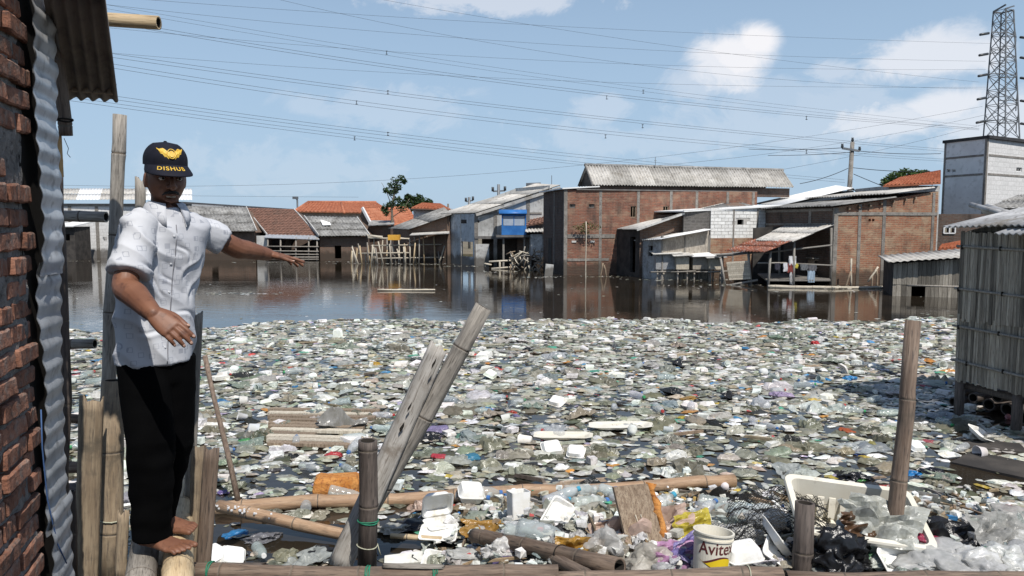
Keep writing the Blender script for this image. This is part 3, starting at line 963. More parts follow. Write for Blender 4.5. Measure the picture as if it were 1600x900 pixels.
# ------------------------------------------------------------------ houses to the right of the hall
h0, h1, hl = xy(1000, 29), xy(1070, 29.4), xy(955, 31.4)
hz0, hz1 = zat(359, 29), zat(335, 29.4)
t = building('dark_flank_house', 'brick house under a long grey roof, its dark flank open to the water', [h0, h1, h1 + (hl - h0), hl], [hz0, hz1, hz1, hz0], ['brick_brown', 'brick_dark', 'brick_dark', 'near_black'], {3: [opening(hl, h0, 984, 370, 993, 425)]})
sheets(t, at(950, 358, 32), at(997, 358.5, 28.5), at(1070, 332, 29), at(1148, 314, 33), 'asbestos_pale', 1.0, 2, .16, .02, mats=['asbestos', 'asbestos_pale', 'asbestos_pale', 'asbestos_pale'])
piece(t, 'bargeboard', 'plaster_grey', lambda mb: mb.bar(at(995, 359.5, 28.4), at(1070, 333.5, 28.9), .04, .07))
sheets(t, at(1095, 330, 30.6), at(1180, 323, 31), at(1150, 314.5, 33), at(1070, 332, 29.1), 'asbestos', 1.2, 1, .16, .02)
mb = MB()
mb.mesh([at(1070, 334, 29.8), at(1176, 324, 30.9), at(1150, 316, 32.2)], [(0, 1, 2)])
mb.build('gable', 'brick_brown', t)

# shed of woven mats
i0, i1, il = xy(1034, 28), xy(1108, 28.6), xy(1000, 29.2)
t = building('woven_mat_shed', 'shed of grey woven bamboo mats under a thin pale sheet roof', [i0, i1, i1 + (il - i0), il], [zat(371, 28), zat(361, 28.6), zat(361, 28.6), zat(375, 28)], ['mat_weave', 'mat_weave', 'near_black', 'zinc_dull'], {3: [opening(il, i0, 1013, 384, 1020, 400)]}, cat='shed')
sheets(t, at(990, 376, 29.6), at(1034, 374, 27.6), at(1113, 359, 28.2), at(1085, 357.5, 30), 'white_sheet', 1.0, 1, .14, .015, mats=['asbestos_pale', 'white_sheet'])
for px in (1035, 1070, 1107):
    s, _ = on_wall(i0, i1, px, 380)
    strip(t, 'batten', i0, i1, s - .03, s + .03, -.3, zat(368, 28.3), 'wood_grey', .03)
# block wall house: each white block built
j0, j1 = xy(1110, 29), xy(1236, 30)
jd = (j1 - j0).normalized()
jn = Vector((jd.y, -jd.x))
JL = (j1 - j0).length
jz0, jz1 = zat(372, 29.5), zat(325, 29.5)
jback = Vector((-jd.y, jd.x)) * 3.0
t = building('white_block_house', 'house with a gable wall of bare white blocks above rough brick', [j0, j1, j1 + jback, j0 + jback], [jz1 - .04, jz1 + .1, jz1 + .1, jz1 - .04],
             ['block_mortar', 'brick_dark', 'brick_dark', 'block_dark'], {0: [opening(j0, j1, 1152, 343, 1162, 351)]})
bop = opening(j0, j1, 1152, 343, 1162, 351)
rows = 9
rh = (jz1 - jz0) / rows
bm_cache = {}
for r in range(rows):
    x = -.16 if r % 2 else 0.0
    while x < JL - .02:
        a, b = max(.01, x + .008), min(JL - .01, x + .32 - .008)
        x += .32
        z0_, z1_ = jz0 + r * rh + .008, jz0 + (r + 1) * rh - .008
        if b - a < .04 or (a < bop[1] and b > bop[0] and z0_ < bop[3] - .02 and z1_ > bop[2] + .02):
            continue
        o_ = .012 + random.uniform(0, .008)
        p, q = j0 + jd * a, j0 + jd * b
        mb = MB()
        mb.hexa([(*(p + jn * o_), z0_), (*(q + jn * o_), z0_), (*(q - jn * .02), z0_), (*(p - jn * .02), z0_), (*(p + jn * o_), z1_), (*(q + jn * o_), z1_), (*(q - jn * .02), z1_), (*(p - jn * .02), z1_)])
        mb.build('block', 'block_white', t)
strip(t, 'rough_brick', j0, j1, .02, JL - .02, -.3, jz0, 'brick_lit', .012)
for px in (1146, 1183):
    s, _ = on_wall(j0, j1, px, 350)
    strip(t, 'column', j0, j1, s - .035, s + .035, .3, jz1 - .03, 'concrete', .028)
slab(t, 'roof', V3(j0, jz1) + Vector((-1.1, -.25, -.12)), V3(j1, jz1 + .14) + Vector((.05, -.2, 0)), V3(j1 + jback, jz1 + .2), V3(j0 + jback, jz1 + .02) + Vector((-1.1, 0, -.1)), 'white_sheet', .05)
wall_mb(xy(1068, 28.9), xy(1109, 29.0), -.3, jz1 - .1, jz1 - .06, .1).build('wall', 'block_dark', t)

# house with the bright white roof
k0, k1, kl = xy(1222, 31.6), xy(1332, 32.4), xy(1182, 34)
kz0, kz1 = zat(320, 31.6), zat(294, 32.4)
t = building('white_roofed_house', 'house showing a bright white sheet roof above the block wall', [k0, k1, k1 + (kl - k0), kl], [kz0 - .08, kz1 - .1, kz1 - .1, kz0 - .08], ['plaster_grey', 'plaster_grey', 'plaster_grey', 'near_black'])
sheets(t, at(1176, 319, 34.4), at(1222, 321, 31.2), at(1334, 294, 32), at(1306, 290, 35.4), 'white_sheet', 1.1, 1, .3, .012)
sheets(t, at(1345, 307, 33.4), at(1372, 305, 35.5), at(1306, 290.5, 35.4), at(1334, 294.5, 32), 'asbestos', 1.1, 1, .2, .012)

# bare brick house with concrete frame
l0, l1 = xy(1303, 25.6), xy(1464, 26.6)
ldir = (l1 - l0).normalized()
lback = Vector((-ldir.y, ldir.x)) * 4.4
lz0, lz1 = zat(324, 25.6), zat(299, 26.6)
op = [opening(l0, l1, 1357, 342, 1361, 346), opening(l0, l1, 1362.5, 342, 1366.5, 346)]
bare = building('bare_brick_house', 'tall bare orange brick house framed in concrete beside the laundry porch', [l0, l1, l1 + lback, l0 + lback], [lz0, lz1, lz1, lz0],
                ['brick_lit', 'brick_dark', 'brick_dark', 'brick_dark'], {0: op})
LL = (l1 - l0).length
for px, ww in ((1305, .16), (1342, .12), (1380, .13), (1456, .11)):
    s, _ = on_wall(l0, l1, px, 370)
    s = max(s, ww / 2 - .02)
    strip(bare, 'column', l0, l1, s - ww / 2, s + ww / 2, -.35, lz0 + (lz1 - lz0) * s / LL - .02, 'concrete', .02)
za, zb = on_wall(l0, l1, 1304, 334)[1], on_wall(l0, l1, 1464, 334)[1]
strip(bare, 'beam', l0, l1, .1, LL - .02, za - .05, za + .06, 'concrete', .027)
lw = l0 + lback
zs_ = [on_wall(lw, l0, 1265, 332)[1], on_wall(lw, l0, 1265, 350)[1]]
strip(bare, 'beam', lw, l0, .1, 4.3, zs_[1] - .05, zs_[1] + .03, 'concrete', .02)
strip(bare, 'beam', lw, l0, .1, 4.3, lz0 - .12, lz0 - .03, 'concrete', .02)
s, _ = on_wall(lw, l0, 1266, 340)
strip(bare, 'column', lw, l0, s - .07, s + .07, zs_[1], lz0 - .02, 'concrete', .023)
ev = Vector((0, 0, .05))
sheets(bare, V3(lw, lz0) + ev - V3(ldir * .3, 0), V3(l0, lz0) + ev - V3(ldir * .3, .0) - V3(lback.normalized() * .22, 0), V3(l0 + ldir * 2.4, lz0 + (lz1 - lz0) * .5) + ev + Vector((0, -.2, .03)), V3(lw + ldir * 2.4, lz0 + (lz1 - lz0) * .5) + ev, 'asbestos', 1.1, 1, .16, .02)
sheets(bare, V3(lw + ldir * 1.9, lz0 + .42) + ev, V3(l0 + ldir * 1.9, lz0 + .42) + ev + Vector((0, -.22, 0)), V3(l1, lz1 + .08) + ev + Vector((-.25, -.22, 0)), V3(l1 + lback, lz1 + .08) + ev, 'asbestos_pale', 1.1, 1, .16, .02)
for s_ in (.5, .9, 1.35, 1.8, 2.3, 2.8, 3.2):
    z_ = lz0 + (lz1 - lz0) * s_ / LL - .06
    strip(bare, 'rafter_end', l0, l1, s_, s_ + .06, z_ - .09, z_, 'wood_brown', .1)
for (a, b) in (((1393, 447, 25.7), (1414, 383, 25.9)), ((1408, 437, 25.4), (1380, 412, 25.6))):
    pass

# orange roof and tree behind it
q0, q1 = xy(1386, 31), xy(1466, 31)
t = building('orange_tiled_annex', 'brick annex with an orange clay tiled roof behind the bare brick house', [q0, q1, q1 + Vector((0, 3)), q0 + Vector((0, 3))], [zat(290, 31)] * 4, 'plaster_grey')
tiles(t, at(1380, 290.5, 30.6), at(1470, 286, 30.6), at(1470, 266, 32.4), at(1408, 277, 33), 'tile_orange', .16, .16)

# tall white block building
c0, cl_, cr = xy(1536, 32), xy(1470, 33.9), xy(1600, 33.9)
cd = (cr - c0).normalized()
cr = c0 + cd * 5.2
ctop = zat(216, 32)
cbz = zat(336, 33)
opsL = [opening(cl_, c0, 1479, 264, 1485, 270), opening(cl_, c0, 1487, 264, 1493, 270)]
opsR = [opening(c0, cr, 1588, 262, 1597, 268)]
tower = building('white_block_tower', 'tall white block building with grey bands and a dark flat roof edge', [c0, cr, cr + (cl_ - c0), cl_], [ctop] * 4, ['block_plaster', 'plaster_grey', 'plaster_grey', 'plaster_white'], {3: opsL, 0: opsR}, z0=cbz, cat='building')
for (a, b) in ((cl_, c0), (c0, cr)):
    Lw = (b - a).length
    for py in (243, 272.5):
        z_ = zat(py, 32.3)
        strip(tower, 'band', a, b, .08, Lw - .08, z_ - .045, z_ + .045, 'concrete', .014)
    strip(tower, 'band', a, b, .0, .09, cbz, ctop - .02, 'concrete', .02)
    strip(tower, 'band', a, b, Lw - .09, Lw + .01, cbz, ctop - .02, 'concrete', .022)
for op_, (a, b) in ((opsL[0], (cl_, c0)), (opsL[1], (cl_, c0)), (opsR[0], (c0, cr))):
    win_grille(tower, a, b, op_, 'plaster_white', 1, .03)
slab(tower, 'roof_edge', V3(cl_, ctop + .12) + Vector((-.08, .05, 0)), V3(c0, ctop + .12) + Vector((0, -.12, 0)), V3(cr, ctop + .12) + Vector((.1, -.1, 0)), V3(cr + (cl_ - c0), ctop + .12), 'tar', .13)
wall_mb(xy(1464, 31.2), xy(1540, 31.0), -.3, cbz + .02, cbz + .02, .15, [opening(xy(1464, 31.2), xy(1540, 31.0), 1476, 357, 1482, 363), opening(xy(1464, 31.2), xy(1540, 31.0), 1483.5, 357, 1490, 363)]).build('wall', 'brick_dark', tower)
p0, p1 = xy(1464, 31.2), xy(1540, 31.0)
op = opening(p0, p1, 1474, 355.5, 1492, 364.5)
mb = MB()
for s_ in (op[0], (op[0] + op[1]) / 2, op[1]):
    q = p0 + (p1 - p0).normalized() * s_
    mb.bar((q.x, q.y - .02, op[2]), (q.x, q.y - .02, op[3]), .05)
for z_ in (op[2], op[3]):
    a, b = p0 + (p1 - p0).normalized() * op[0], p0 + (p1 - p0).normalized() * op[1]
    mb.bar((a.x, a.y - .02, z_), (b.x, b.y - .02, z_), .05)
mb.build('window_frame', 'plaster_white', tower)
t = building('low_orange_shed', 'low shed with a small orange tiled roof under the white block building', [xy(1470, 29), xy(1500, 29), xy(1500, 30), xy(1470, 30)], [zat(388, 29)] * 4, 'plaster_white', cat='shed')
tiles(t, at(1466, 389, 28.7), at(1502, 388, 28.7), at(1502, 376, 29.9), at(1472, 382, 29.9), 'tile_orange', .14, .14)
t = building('grey_roofed_store', 'store with a grey sheet roof in front of the white block building', [xy(1545, 24), xy(1640, 24), xy(1640, 27), xy(1548, 27)], [zat(325, 24)] * 4, 'concrete_dark', cat='shed')
sheets(t, at(1538, 326, 23.6), at(1650, 322, 23.6), at(1640, 300, 26.5), at(1590, 306, 26.5), 'asbestos', 1.1, 2, .16, .02)
for a_, b_ in (((1516, 319, 22.5), (1578, 336, 21.5)), ((1540, 326, 22.8), (1575, 338, 21.6))):
    pass

# ------------------------------------------------------------------ laundry porch
pz = lambda py, Y: zat(py, Y)
m0, m1 = xy(1200, 25.7), xy(1300, 25.5)
t = thing('laundry_porch', (m0.x, m0.y, 0), 'dark open porch on poles with pale and rusty sheet awnings', 'porch')
sheets(t, at(1180, 375, 26.3), at(1241, 378, 24.7), at(1303, 352.5, 25.2), at(1231, 351, 28.6), 'asbestos_pale', 1.0, 2, .16, .02)
sheets(t, at(1133, 391.5, 26.4), at(1197, 394, 24.5), at(1242, 376.5, 24.9), at(1180, 374, 26.6), 'rust_sheet', .8, 2, .16, .02)
for (x0, y0, x1, y1, Y) in ((1200, 447, 1204, 393, 24.9), (1240, 447, 1241, 377, 25.0), (1128, 440, 1129, 396, 26.6), (1171, 442, 1170, 392, 25.6), (1298, 447, 1299, 356, 25.5), (1270, 440, 1270, 366, 27.5), (1218, 440, 1218, 384, 27.5)):
    piece(t, 'post', 'wood_grey', lambda mb: mb.tube([at(x0, y0, Y) - Vector((0, 0, .3)), at(x1, y1, Y)], .045, 6))
for (x0, y0, x1, y1, Y) in ((1196, 395, 1300, 383, 25.2), (1184, 411, 1240, 411, 25.1), (1240, 412, 1302, 415, 25.2), (1120, 399, 1188, 394, 26)):
    piece(t, 'rail', 'wood_grey', lambda mb: mb.tube([at(x0, y0, Y), at(x1, y1, Y)], .03, 6))
wall_mb(xy(1178, 28.4), xy(1290, 28.4), -.3, zat(356, 28.4), zat(350, 28.4), .1).build('rear_wall', 'near_black', t)
slab(t, 'deck', V3(xy(1200, 25), .22), V3(xy(1301, 25), .22), V3(xy(1292, 28.3), .22), V3(xy(1186, 28.3), .22), 'wood_grey', .05)
cloths = (((1233, 400, 1244, 414), (.75, .75, .76), 'white shirt hung on the porch pole'), ((1224, 411, 1231, 424), (.7, .7, .72), 'pale towel hung on the porch rail'), ((1230, 412, 1239, 426), (.25, .06, .05), 'dark red cloth hung on the porch rail'),
          ((1240, 412, 1247, 419), (.6, .52, .1), 'yellow cloth hung over the porch rail'), ((1251, 413, 1262, 422), (.16, .17, .18), 'charcoal trousers hung on the porch rail'), ((1263, 414, 1276, 423), (.13, .13, .14), 'grey shirt hung on the porch rail'),
          ((1262, 423, 1273, 441), (.35, .45, .55), 'light blue cloth hanging below the porch rail'), ((1211, 411, 1219, 422), (.05, .05, .07), 'black cloth hung on the porch rail'), ((1234, 425, 1239, 444), (.5, .5, .5), 'long pale rag hanging by the porch post'))
mat('cloth', (1, 1, 1), (.7, .7, .7), scale=12, rough=.9, bump=.4, objcol=True)
for (x0, y0, x1, y1), c, lb in cloths:
    mb = MB()
    n, mrows = 8, 6
    vs, fs = [], []
    for i in range(mrows + 1):
        for k_ in range(n + 1):
            p = at(x0 + (x1 - x0) * k_ / n + (random.uniform(-.4, .4) if i else 0), y0 + (y1 - y0) * i / mrows + random.uniform(0, .5) * (i == mrows), 25.0)
            vs.append(p + Vector((0, .03 * sin(k_ * 2.1 + i * .5) * (.3 + i / mrows), 0)))
    for i in range(mrows):
        for k_ in range(n):
            a = i * (n + 1) + k_
            fs.append((a, a + n + 1, a + n + 2, a + 1))
    vs2 = [p + Vector((0, .012, 0)) for p in vs]
    mb.mesh(vs + vs2, fs + [tuple(len(vs) + q for q in reversed(f)) for f in fs], 0, True)
    o = mb.build('hung_cloth', 'cloth', label=lb, cat='clothing', group='laundry on the porch')
    o.color = (*c, 1)
t = thing('porch_cabinet', V3(xy(1288, 26.6), .22), 'low dark cabinet with a white bucket on the laundry porch', 'cabinet')
mb = MB()
cc = V3(xy(1288, 26.6), .22)
for a in ((-.42, 0), (.42, 0)):
    mb.box(cc + Vector((a[0], 0, .3)), (.05, .5, .6))
for z_ in (.03, .32, .6):
    mb.box(cc + Vector((0, 0, z_)), (.79, .5, .05))
mb.build('frame', 'wood_brown', t)
piece(t, 'top_board', 'wood_grey', lambda mb: mb.box(cc + Vector((0, 0, .66)), (1.0, .6, .04)))
mb = MB()
c2_ = cc + Vector((0, -.1, .69))
mb.tube([c2_, c2_ + Vector((0, 0, .3)), c2_ + Vector((0, 0, .31)), c2_ + Vector((0, 0, .05))], [.13, .17, .15, .12], 12)
mb.build('white_bucket', 'plaster_white', label='white plastic bucket on the porch cabinet', cat='bucket')

# tilted bamboo slat crate hut
t = thing('tilted_slat_pen', V3(xy(1152, 26), 0), 'small tilted pen of bamboo slats propped in the water by the porch', 'pen')
for i in range(9):
    f = i / 8
    a, b = at(1135 + 4 * f, 411 + 25 * f, 25.6), at(1170 + 3 * f, 408.5 + 26 * f, 25.4)
    piece(t, 'slat', 'slat_pale', lambda mb: mb.bar(a, b, .03, .065))
for (a, b) in ((at(1126, 404, 25.7), at(1134, 447, 25.7)), (at(1169, 396, 25.5), at(1174, 440, 25.5)), (at(1133, 447, 25.6), at(1184, 433, 25.4))):
    piece(t, 'post', 'wood_grey', lambda mb: mb.tube([a, b - Vector((0, 0, .1))], .04, 6))
slab(t, 'roof', at(1116, 401, 26.6), at(1190, 393, 25.4), at(1192, 390, 26.4), at(1120, 397, 27.4), 'asbestos', .04)

# little stilt sheds before the mat shed
for nm, lb, (x0, x1, Y, top), m1_, m2_ in (('tin_stilt_shed', 'small grey tin shed on stilts at the foot of the mat shed', (1026, 1062, 28, 398), 'zinc_dull', 'asbestos_pale'),
                                         ('cloth_stilt_shed', 'small stilt shed with a pale cloth front next to the tin one', (1058, 1078, 27.7, 401), 'slat_pale', 'asbestos_pale'),
                                         ('ply_stilt_shed', 'small plywood stilt shed with an arched pale cover', (1084, 1112, 27.8, 402), 'mat_weave', 'white_sheet'),
                                         ('brown_stilt_shed', 'small brown boarded stilt shed beside the tilted slat pen', (1110, 1130, 27.6, 404), 'slat_pale', 'asbestos_pale')):
    p0, p1 = xy(x0, Y), xy(x1, Y)
    zt, zb = zat(top, Y), zat(421, Y)
    t = building(nm, lb, [p0, p1, p1 + Vector((0, .7)), p0 + Vector((0, .7))], [zt] * 4, m1_, z0=zb, t=.04, cat='shed', group='stilt sheds')
    slab(t, 'roof', V3(p0, zt + .04) + Vector((-.15, -.2, 0)), V3(p1, zt + .07) + Vector((.12, -.2, 0)), V3(p1, zt + .16) + Vector((.12, .8, 0)), V3(p0, zt + .13) + Vector((-.15, .8, 0)), m2_, .025)
    for q in (p0 + Vector((.06, .06)), p1 + Vector((-.06, .06)), (p0 + p1) / 2 + Vector((0, .4))):
        piece(t, 'stilt', 'bamboo_grey', lambda mb: mb.tube([(q.x, q.y, -.4), (q.x + .02, q.y, zb + .06)], .032, 6))
    piece(t, 'rail', 'bamboo_grey', lambda mb: mb.tube([(p0.x - .2, p0.y - .06, zb - .1), (p1.x + .25, p1.y - .06, zb - .06)], .03, 6))

# low plank shack standing in the water
r0, r1 = xy(1399, 21.6), xy(1545, 20.8)
rd = (r1 - r0).normalized()
rbk = Vector((-rd.y, rd.x)) * 2.2
ra0, rz1 = zat(411, 21.6), zat(401, 20.8)
RL = (r1 - r0).length
t = building('plank_water_shack', 'low grey plank shack standing in the water with a pale sheet roof', [r0, r1, r1 + rbk, r0 + rbk], [ra0, rz1, rz1, ra0], [None, 'near_black', 'near_black', 'near_black'], cat='shack')
dop = opening(r0, r1, 1431, 447, 1444, 466)
x = 0.0
while x < RL - .02:
    wd = random.uniform(.09, .15)
    a, b = x + .004, min(RL, x + wd) - .004
    x += wd
    rows_ = [(-.3, .36, 0.0), (.34, None, .012)]
    for z0_, z1_, o_ in rows_:
        if a < dop[1] and b > dop[0]:
            if z1_ is not None:
                continue
            z0_ = dop[3]
        zz = (lambda s: z1_) if z1_ is not None else (lambda s: ra0 + (rz1 - ra0) * s / RL - .02)
        o2 = o_ + random.uniform(0, .012)
        n_ = Vector((rd.y, -rd.x))
        p, q = r0 + rd * a, r0 + rd * b
        mb = MB()
        mb.hexa([(*(p + n_ * o2), z0_), (*(q + n_ * o2), z0_), (*(q - n_ * .02), z0_), (*(p - n_ * .02), z0_), (*(p + n_ * o2), zz(a)), (*(q + n_ * o2), zz(b)), (*(q - n_ * .02), zz(b)), (*(p - n_ * .02), zz(a))])
        mb.build('plank', 'slat_grey', t)
sheets(t, V3(r0, ra0) + Vector((-.25, -.2, .03)), V3(r1, rz1) + Vector((0, -.25, .05)), V3(r1 + rbk, rz1 + .18), V3(r0 + rbk, ra0 + .12) + Vector((-.2, 0, 0)), 'asbestos_pale', 1.0, 1, .18, .015)
piece(t, 'rail', 'bamboo_grey', lambda mb: mb.tube([at(1418, 446, 21.2), at(1460, 447, 20.9), at(1500, 448, 20.7)], .028, 6))

# ------------------------------------------------------------------ poles, wires, pylon
def trees():
    # slender roadside tree with clumps of big leaves
    t = thing('slender_tree', at(611, 372, 44.5), 'slender young tree with a few dark leaf clumps above the bamboo jetty', 'tree')
    mb = MB()
    mb.tube([at(611, 372, 44.5) - Vector((0, 0, 1.2)), at(613, 350, 44.5), at(612, 325, 44.5), at(616, 303, 44.5), at(622, 284, 44.5)], [.1, .09, .07, .05, .02], 7)
    mb.tube([at(612, 322, 44.5), at(604, 300, 44.4), at(596, 285, 44.4)], [.03, .02, .01], 5)
    mb.tube([at(614, 312, 44.5), at(604, 298, 44.6)], [.03, .01], 5)
    mb.tube([at(612, 340, 44.5), at(630, 328, 44.6), at(640, 310, 44.6)], [.03, .02, .01], 5)
    mb.build('trunk', 'bark', t)
    mb = MB()
    bl = [(at(x, y, 44.5), (r / 26, r / 30, r / 30)) for x, y, r in ((618, 283, 9), (627, 280, 8), (612, 290, 7), (622, 292, 7), (604, 298, 6), (612, 301, 6), (618, 299, 5), (606, 322, 8), (614, 318, 8), (622, 312, 7), (632, 284, 5), (628, 325, 9), (604, 332, 6), (600, 327, 5))]
    leaf_cloud(mb, bl, 1500, .085)
    mb.build('crown', 'leaf_dark', t)
    for nm, lb, c, bl, n, sz, m_ in (('dark_tree', 'dark bushy tree behind the white gabled house', at(648, 340, 53), ((640, 318, 13), (652, 312, 11), (660, 320, 14), (630, 322, 11), (648, 322, 12), (669, 317, 8), (622, 326, 8), (637, 308, 6)), 2200, .12, 'leaf_dark'),
                                     ('broad_tree', 'broad green tree rising behind the orange tiled annex', at(1415, 300, 38), ((1400, 280, 16), (1415, 274, 13), (1430, 276, 13), (1388, 286, 12), (1444, 274, 10), (1422, 284, 14), (1455, 280, 10)), 3000, .09, 'leaf_mid'),
                                     ('distant_tree', 'small dark tree top showing over the far hipped roof', at(700, 330, 60), ((690, 326, 5), (697, 328, 5)), 300, .12, 'leaf_dark')):
        Y = c.y
        t = thing(nm, (c.x, c.y, .2), lb, 'tree')
        mb = MB()
        top = c + Vector((0, 0, .6))
        mb.tube([(c.x, c.y, -.2), (c.x + .1, c.y, c.z * .5), top], [.2, .15, .07], 7)
        for x, y, r in bl[:5]:
            mb.tube([c - Vector((0, 0, .6)), at(x, y, Y)], [.07, .02], 5)
        mb.build('trunk', 'bark', t)
        mb = MB()
        leaf_cloud(mb, [(at(x, y, Y), (r / FPX * Y, r / FPX * Y, r / FPX * Y * .85)) for x, y, r in bl], n, sz)
        mb.build('crown', m_, t)


trees()

# jetty of bamboo stakes
t = thing('bamboo_jetty', V3(xy(590, 40.5), 0), 'rickety jetty of pale crossed bamboo stakes before the brick houses', 'jetty')
for i in range(46):
    px = 548 + i * 3.35 + random.uniform(-1.5, 1.5)
    Y = random.uniform(39.2, 41.2)
    topy = random.uniform(378, 396) if px < 575 else random.uniform(368, 394)
    lean = random.uniform(-5, 5) if random.random() < .6 else random.uniform(-12, 12)
    piece(t, 'stake', random.choice(['slat_pale', 'bamboo_grey', 'slat_pale', 'bamboo_tan']), lambda mb: mb.tube([at(px, 411, Y) - Vector((0, 0, .25)), at(px + lean, topy, Y)], [.045, .035], 5))
for (x0, y0, x1, y1) in ((575, 372, 640, 373), (580, 384, 690, 382), (560, 396, 640, 395), (590, 404, 698, 402), (576, 368, 596, 371), (615, 370, 640, 374)):
    piece(t, 'rail', 'slat_pale', lambda mb: mb.tube([at(x0, y0, 40), at(x1, y1, 39.8)], .04, 5))
slab(t, 'platform', at(575, 369.5, 40.2), at(598, 372, 40), at(598, 368.5, 41.4), at(572, 366, 41.6), 'slat_pale', .06)
mat('orange_tarp', (.55, .27, .03), (.65, .36, .06), scale=3, rough=.6)
mb = MB()
mb.box(at(616, 371, 39.7), (.62, .4, .28))
mb.build('yellow_bundle', 'orange_tarp', label='ochre yellow bundle lying on top of the bamboo jetty', cat='bundle')
t = thing('driftwood_pile', V3(xy(825, 33), 0), 'tangled pile of grey sticks heaped against the foot of the brick hall', 'woodpile')
for i in range(60):
    x, y = random.uniform(796, 848), random.uniform(392, 428)
    a = random.uniform(-1.3, 1.3) if random.random() < .7 else random.uniform(1.2, 1.9)
    ln = random.uniform(8, 22)
    Y = random.uniform(33.2, 34.4)
    p, q = at(x - cos(a) * ln / 2, min(y - sin(a) * ln / 2, 428), Y), at(x + cos(a) * ln / 2, min(y + sin(a) * ln / 2, 428), Y + random.uniform(-.3, .3))
    piece(t, 'branch', random.choice(['slat_pale', 'wood_grey', 'bamboo_grey', 'wood_brown']), lambda mb: mb.tube([p, (p + q) / 2 + Vector((0, 0, random.uniform(-.06, .06))), q], [.035, .03, .02], 5))
t = thing('landing_rail', V3(xy(780, 34.5), 0), 'low pale bamboo landing with rails under the blue kiosk', 'landing')
for (x0, y0, x1, y1) in ((764, 409, 800, 407), (768, 420, 805, 417), (781, 408, 781, 431), (800, 395, 801, 430), (757, 412, 768, 414), (834, 405, 848, 402)):
    piece(t, 'pole', 'slat_pale', lambda mb: mb.tube([at(x0, y0, 34.6), at(x1, y1, 34.6)], .045, 6))
mb = MB()
mb.box(V3(xy(858, 29.9), .2), (.32, .25, .55), Matrix.Rotation(.1, 3, 'Y'))
mb.build('old_white_cabinet', 'plaster_grey', label='old white cabinet half sunk at the corner of the brick hall', cat='cabinet')

# utility pole
up = at(1327, 300, 38)
t = thing('utility_pole', (up.x, up.y, 0), 'grey utility pole with a cross-arm and insulators behind the white roof', 'utility pole')
utop = at(1332, 222, 38)
piece(t, 'pole', 'concrete', lambda mb: mb.tube([(up.x - .1, up.y, -.5), utop], [.16, .1], 10))
ua, ub = at(1316, 231.5, 37.9), at(1343, 236, 37.9)
piece(t, 'crossarm', 'steel_dark', lambda mb: mb.bar(ua, ub, .09, .1))
for q in (ua, ub, utop):
    piece(t, 'insulator', 'insulator', lambda mb: mb.tube([q, q + Vector((0, 0, .1)), q + Vector((0, 0, .16)), q + Vector((0, 0, .22))], [.04, .08, .05, .07], 8))
for nm, px, y0, y1, Y, ca in (('small_utility_pole', 779, 305, 288, 52, (770, 299, 789, 298)), ('short_utility_pole', 733, 322, 308, 58, (728, 315, 739, 313))):
    b = at(px, y0, Y)
    t = thing(nm, (b.x, b.y, 0), {'small_utility_pole': 'far dark utility pole with one cross-arm above the pale shed roof', 'short_utility_pole': 'far short utility pole peeping over the low end of the pale shed roof'}[nm], 'utility pole')
    piece(t, 'pole', 'steel_dark', lambda mb: mb.tube([(b.x, b.y, -.5), at(px, y1, Y)], .1, 6))
    piece(t, 'crossarm', 'steel_dark', lambda mb: mb.bar(at(ca[0], ca[1], Y), at(ca[2], ca[3], Y), .1))
    for q in (at(ca[0], ca[1], Y), at(ca[2], ca[3], Y)):
        piece(t, 'insulator', 'insulator', lambda mb: mb.tube([q, q + Vector((0, 0, .3))], .09, 6))
b = at(465, 330, 60)
t = thing('street_lamp', (b.x, b.y, 0), 'far street lamp rising beside the hipped orange roof', 'street lamp')
piece(t, 'pole', 'steel_dark', lambda mb: mb.tube([(b.x, b.y, -.5), at(464.5, 312, 60), at(461, 309, 60)], .07, 6))
piece(t, 'lamp_head', 'steel_dark', lambda mb: mb.box(at(461.5, 309, 60), (.4, .3, .2)))

# lattice pylon
PYL = 118
pb, pt = at(1563, 350, PYL), at(1568, 17, PYL)
pyl = thing('lattice_pylon', (pb.x, pb.y, 0), 'tall steel lattice transmission pylon behind the white block building', 'pylon')
ptz = pt.z


def pyl_r(z):
    zz = z / ptz
    return 2.36 * (1 - zz) + .95 * zz


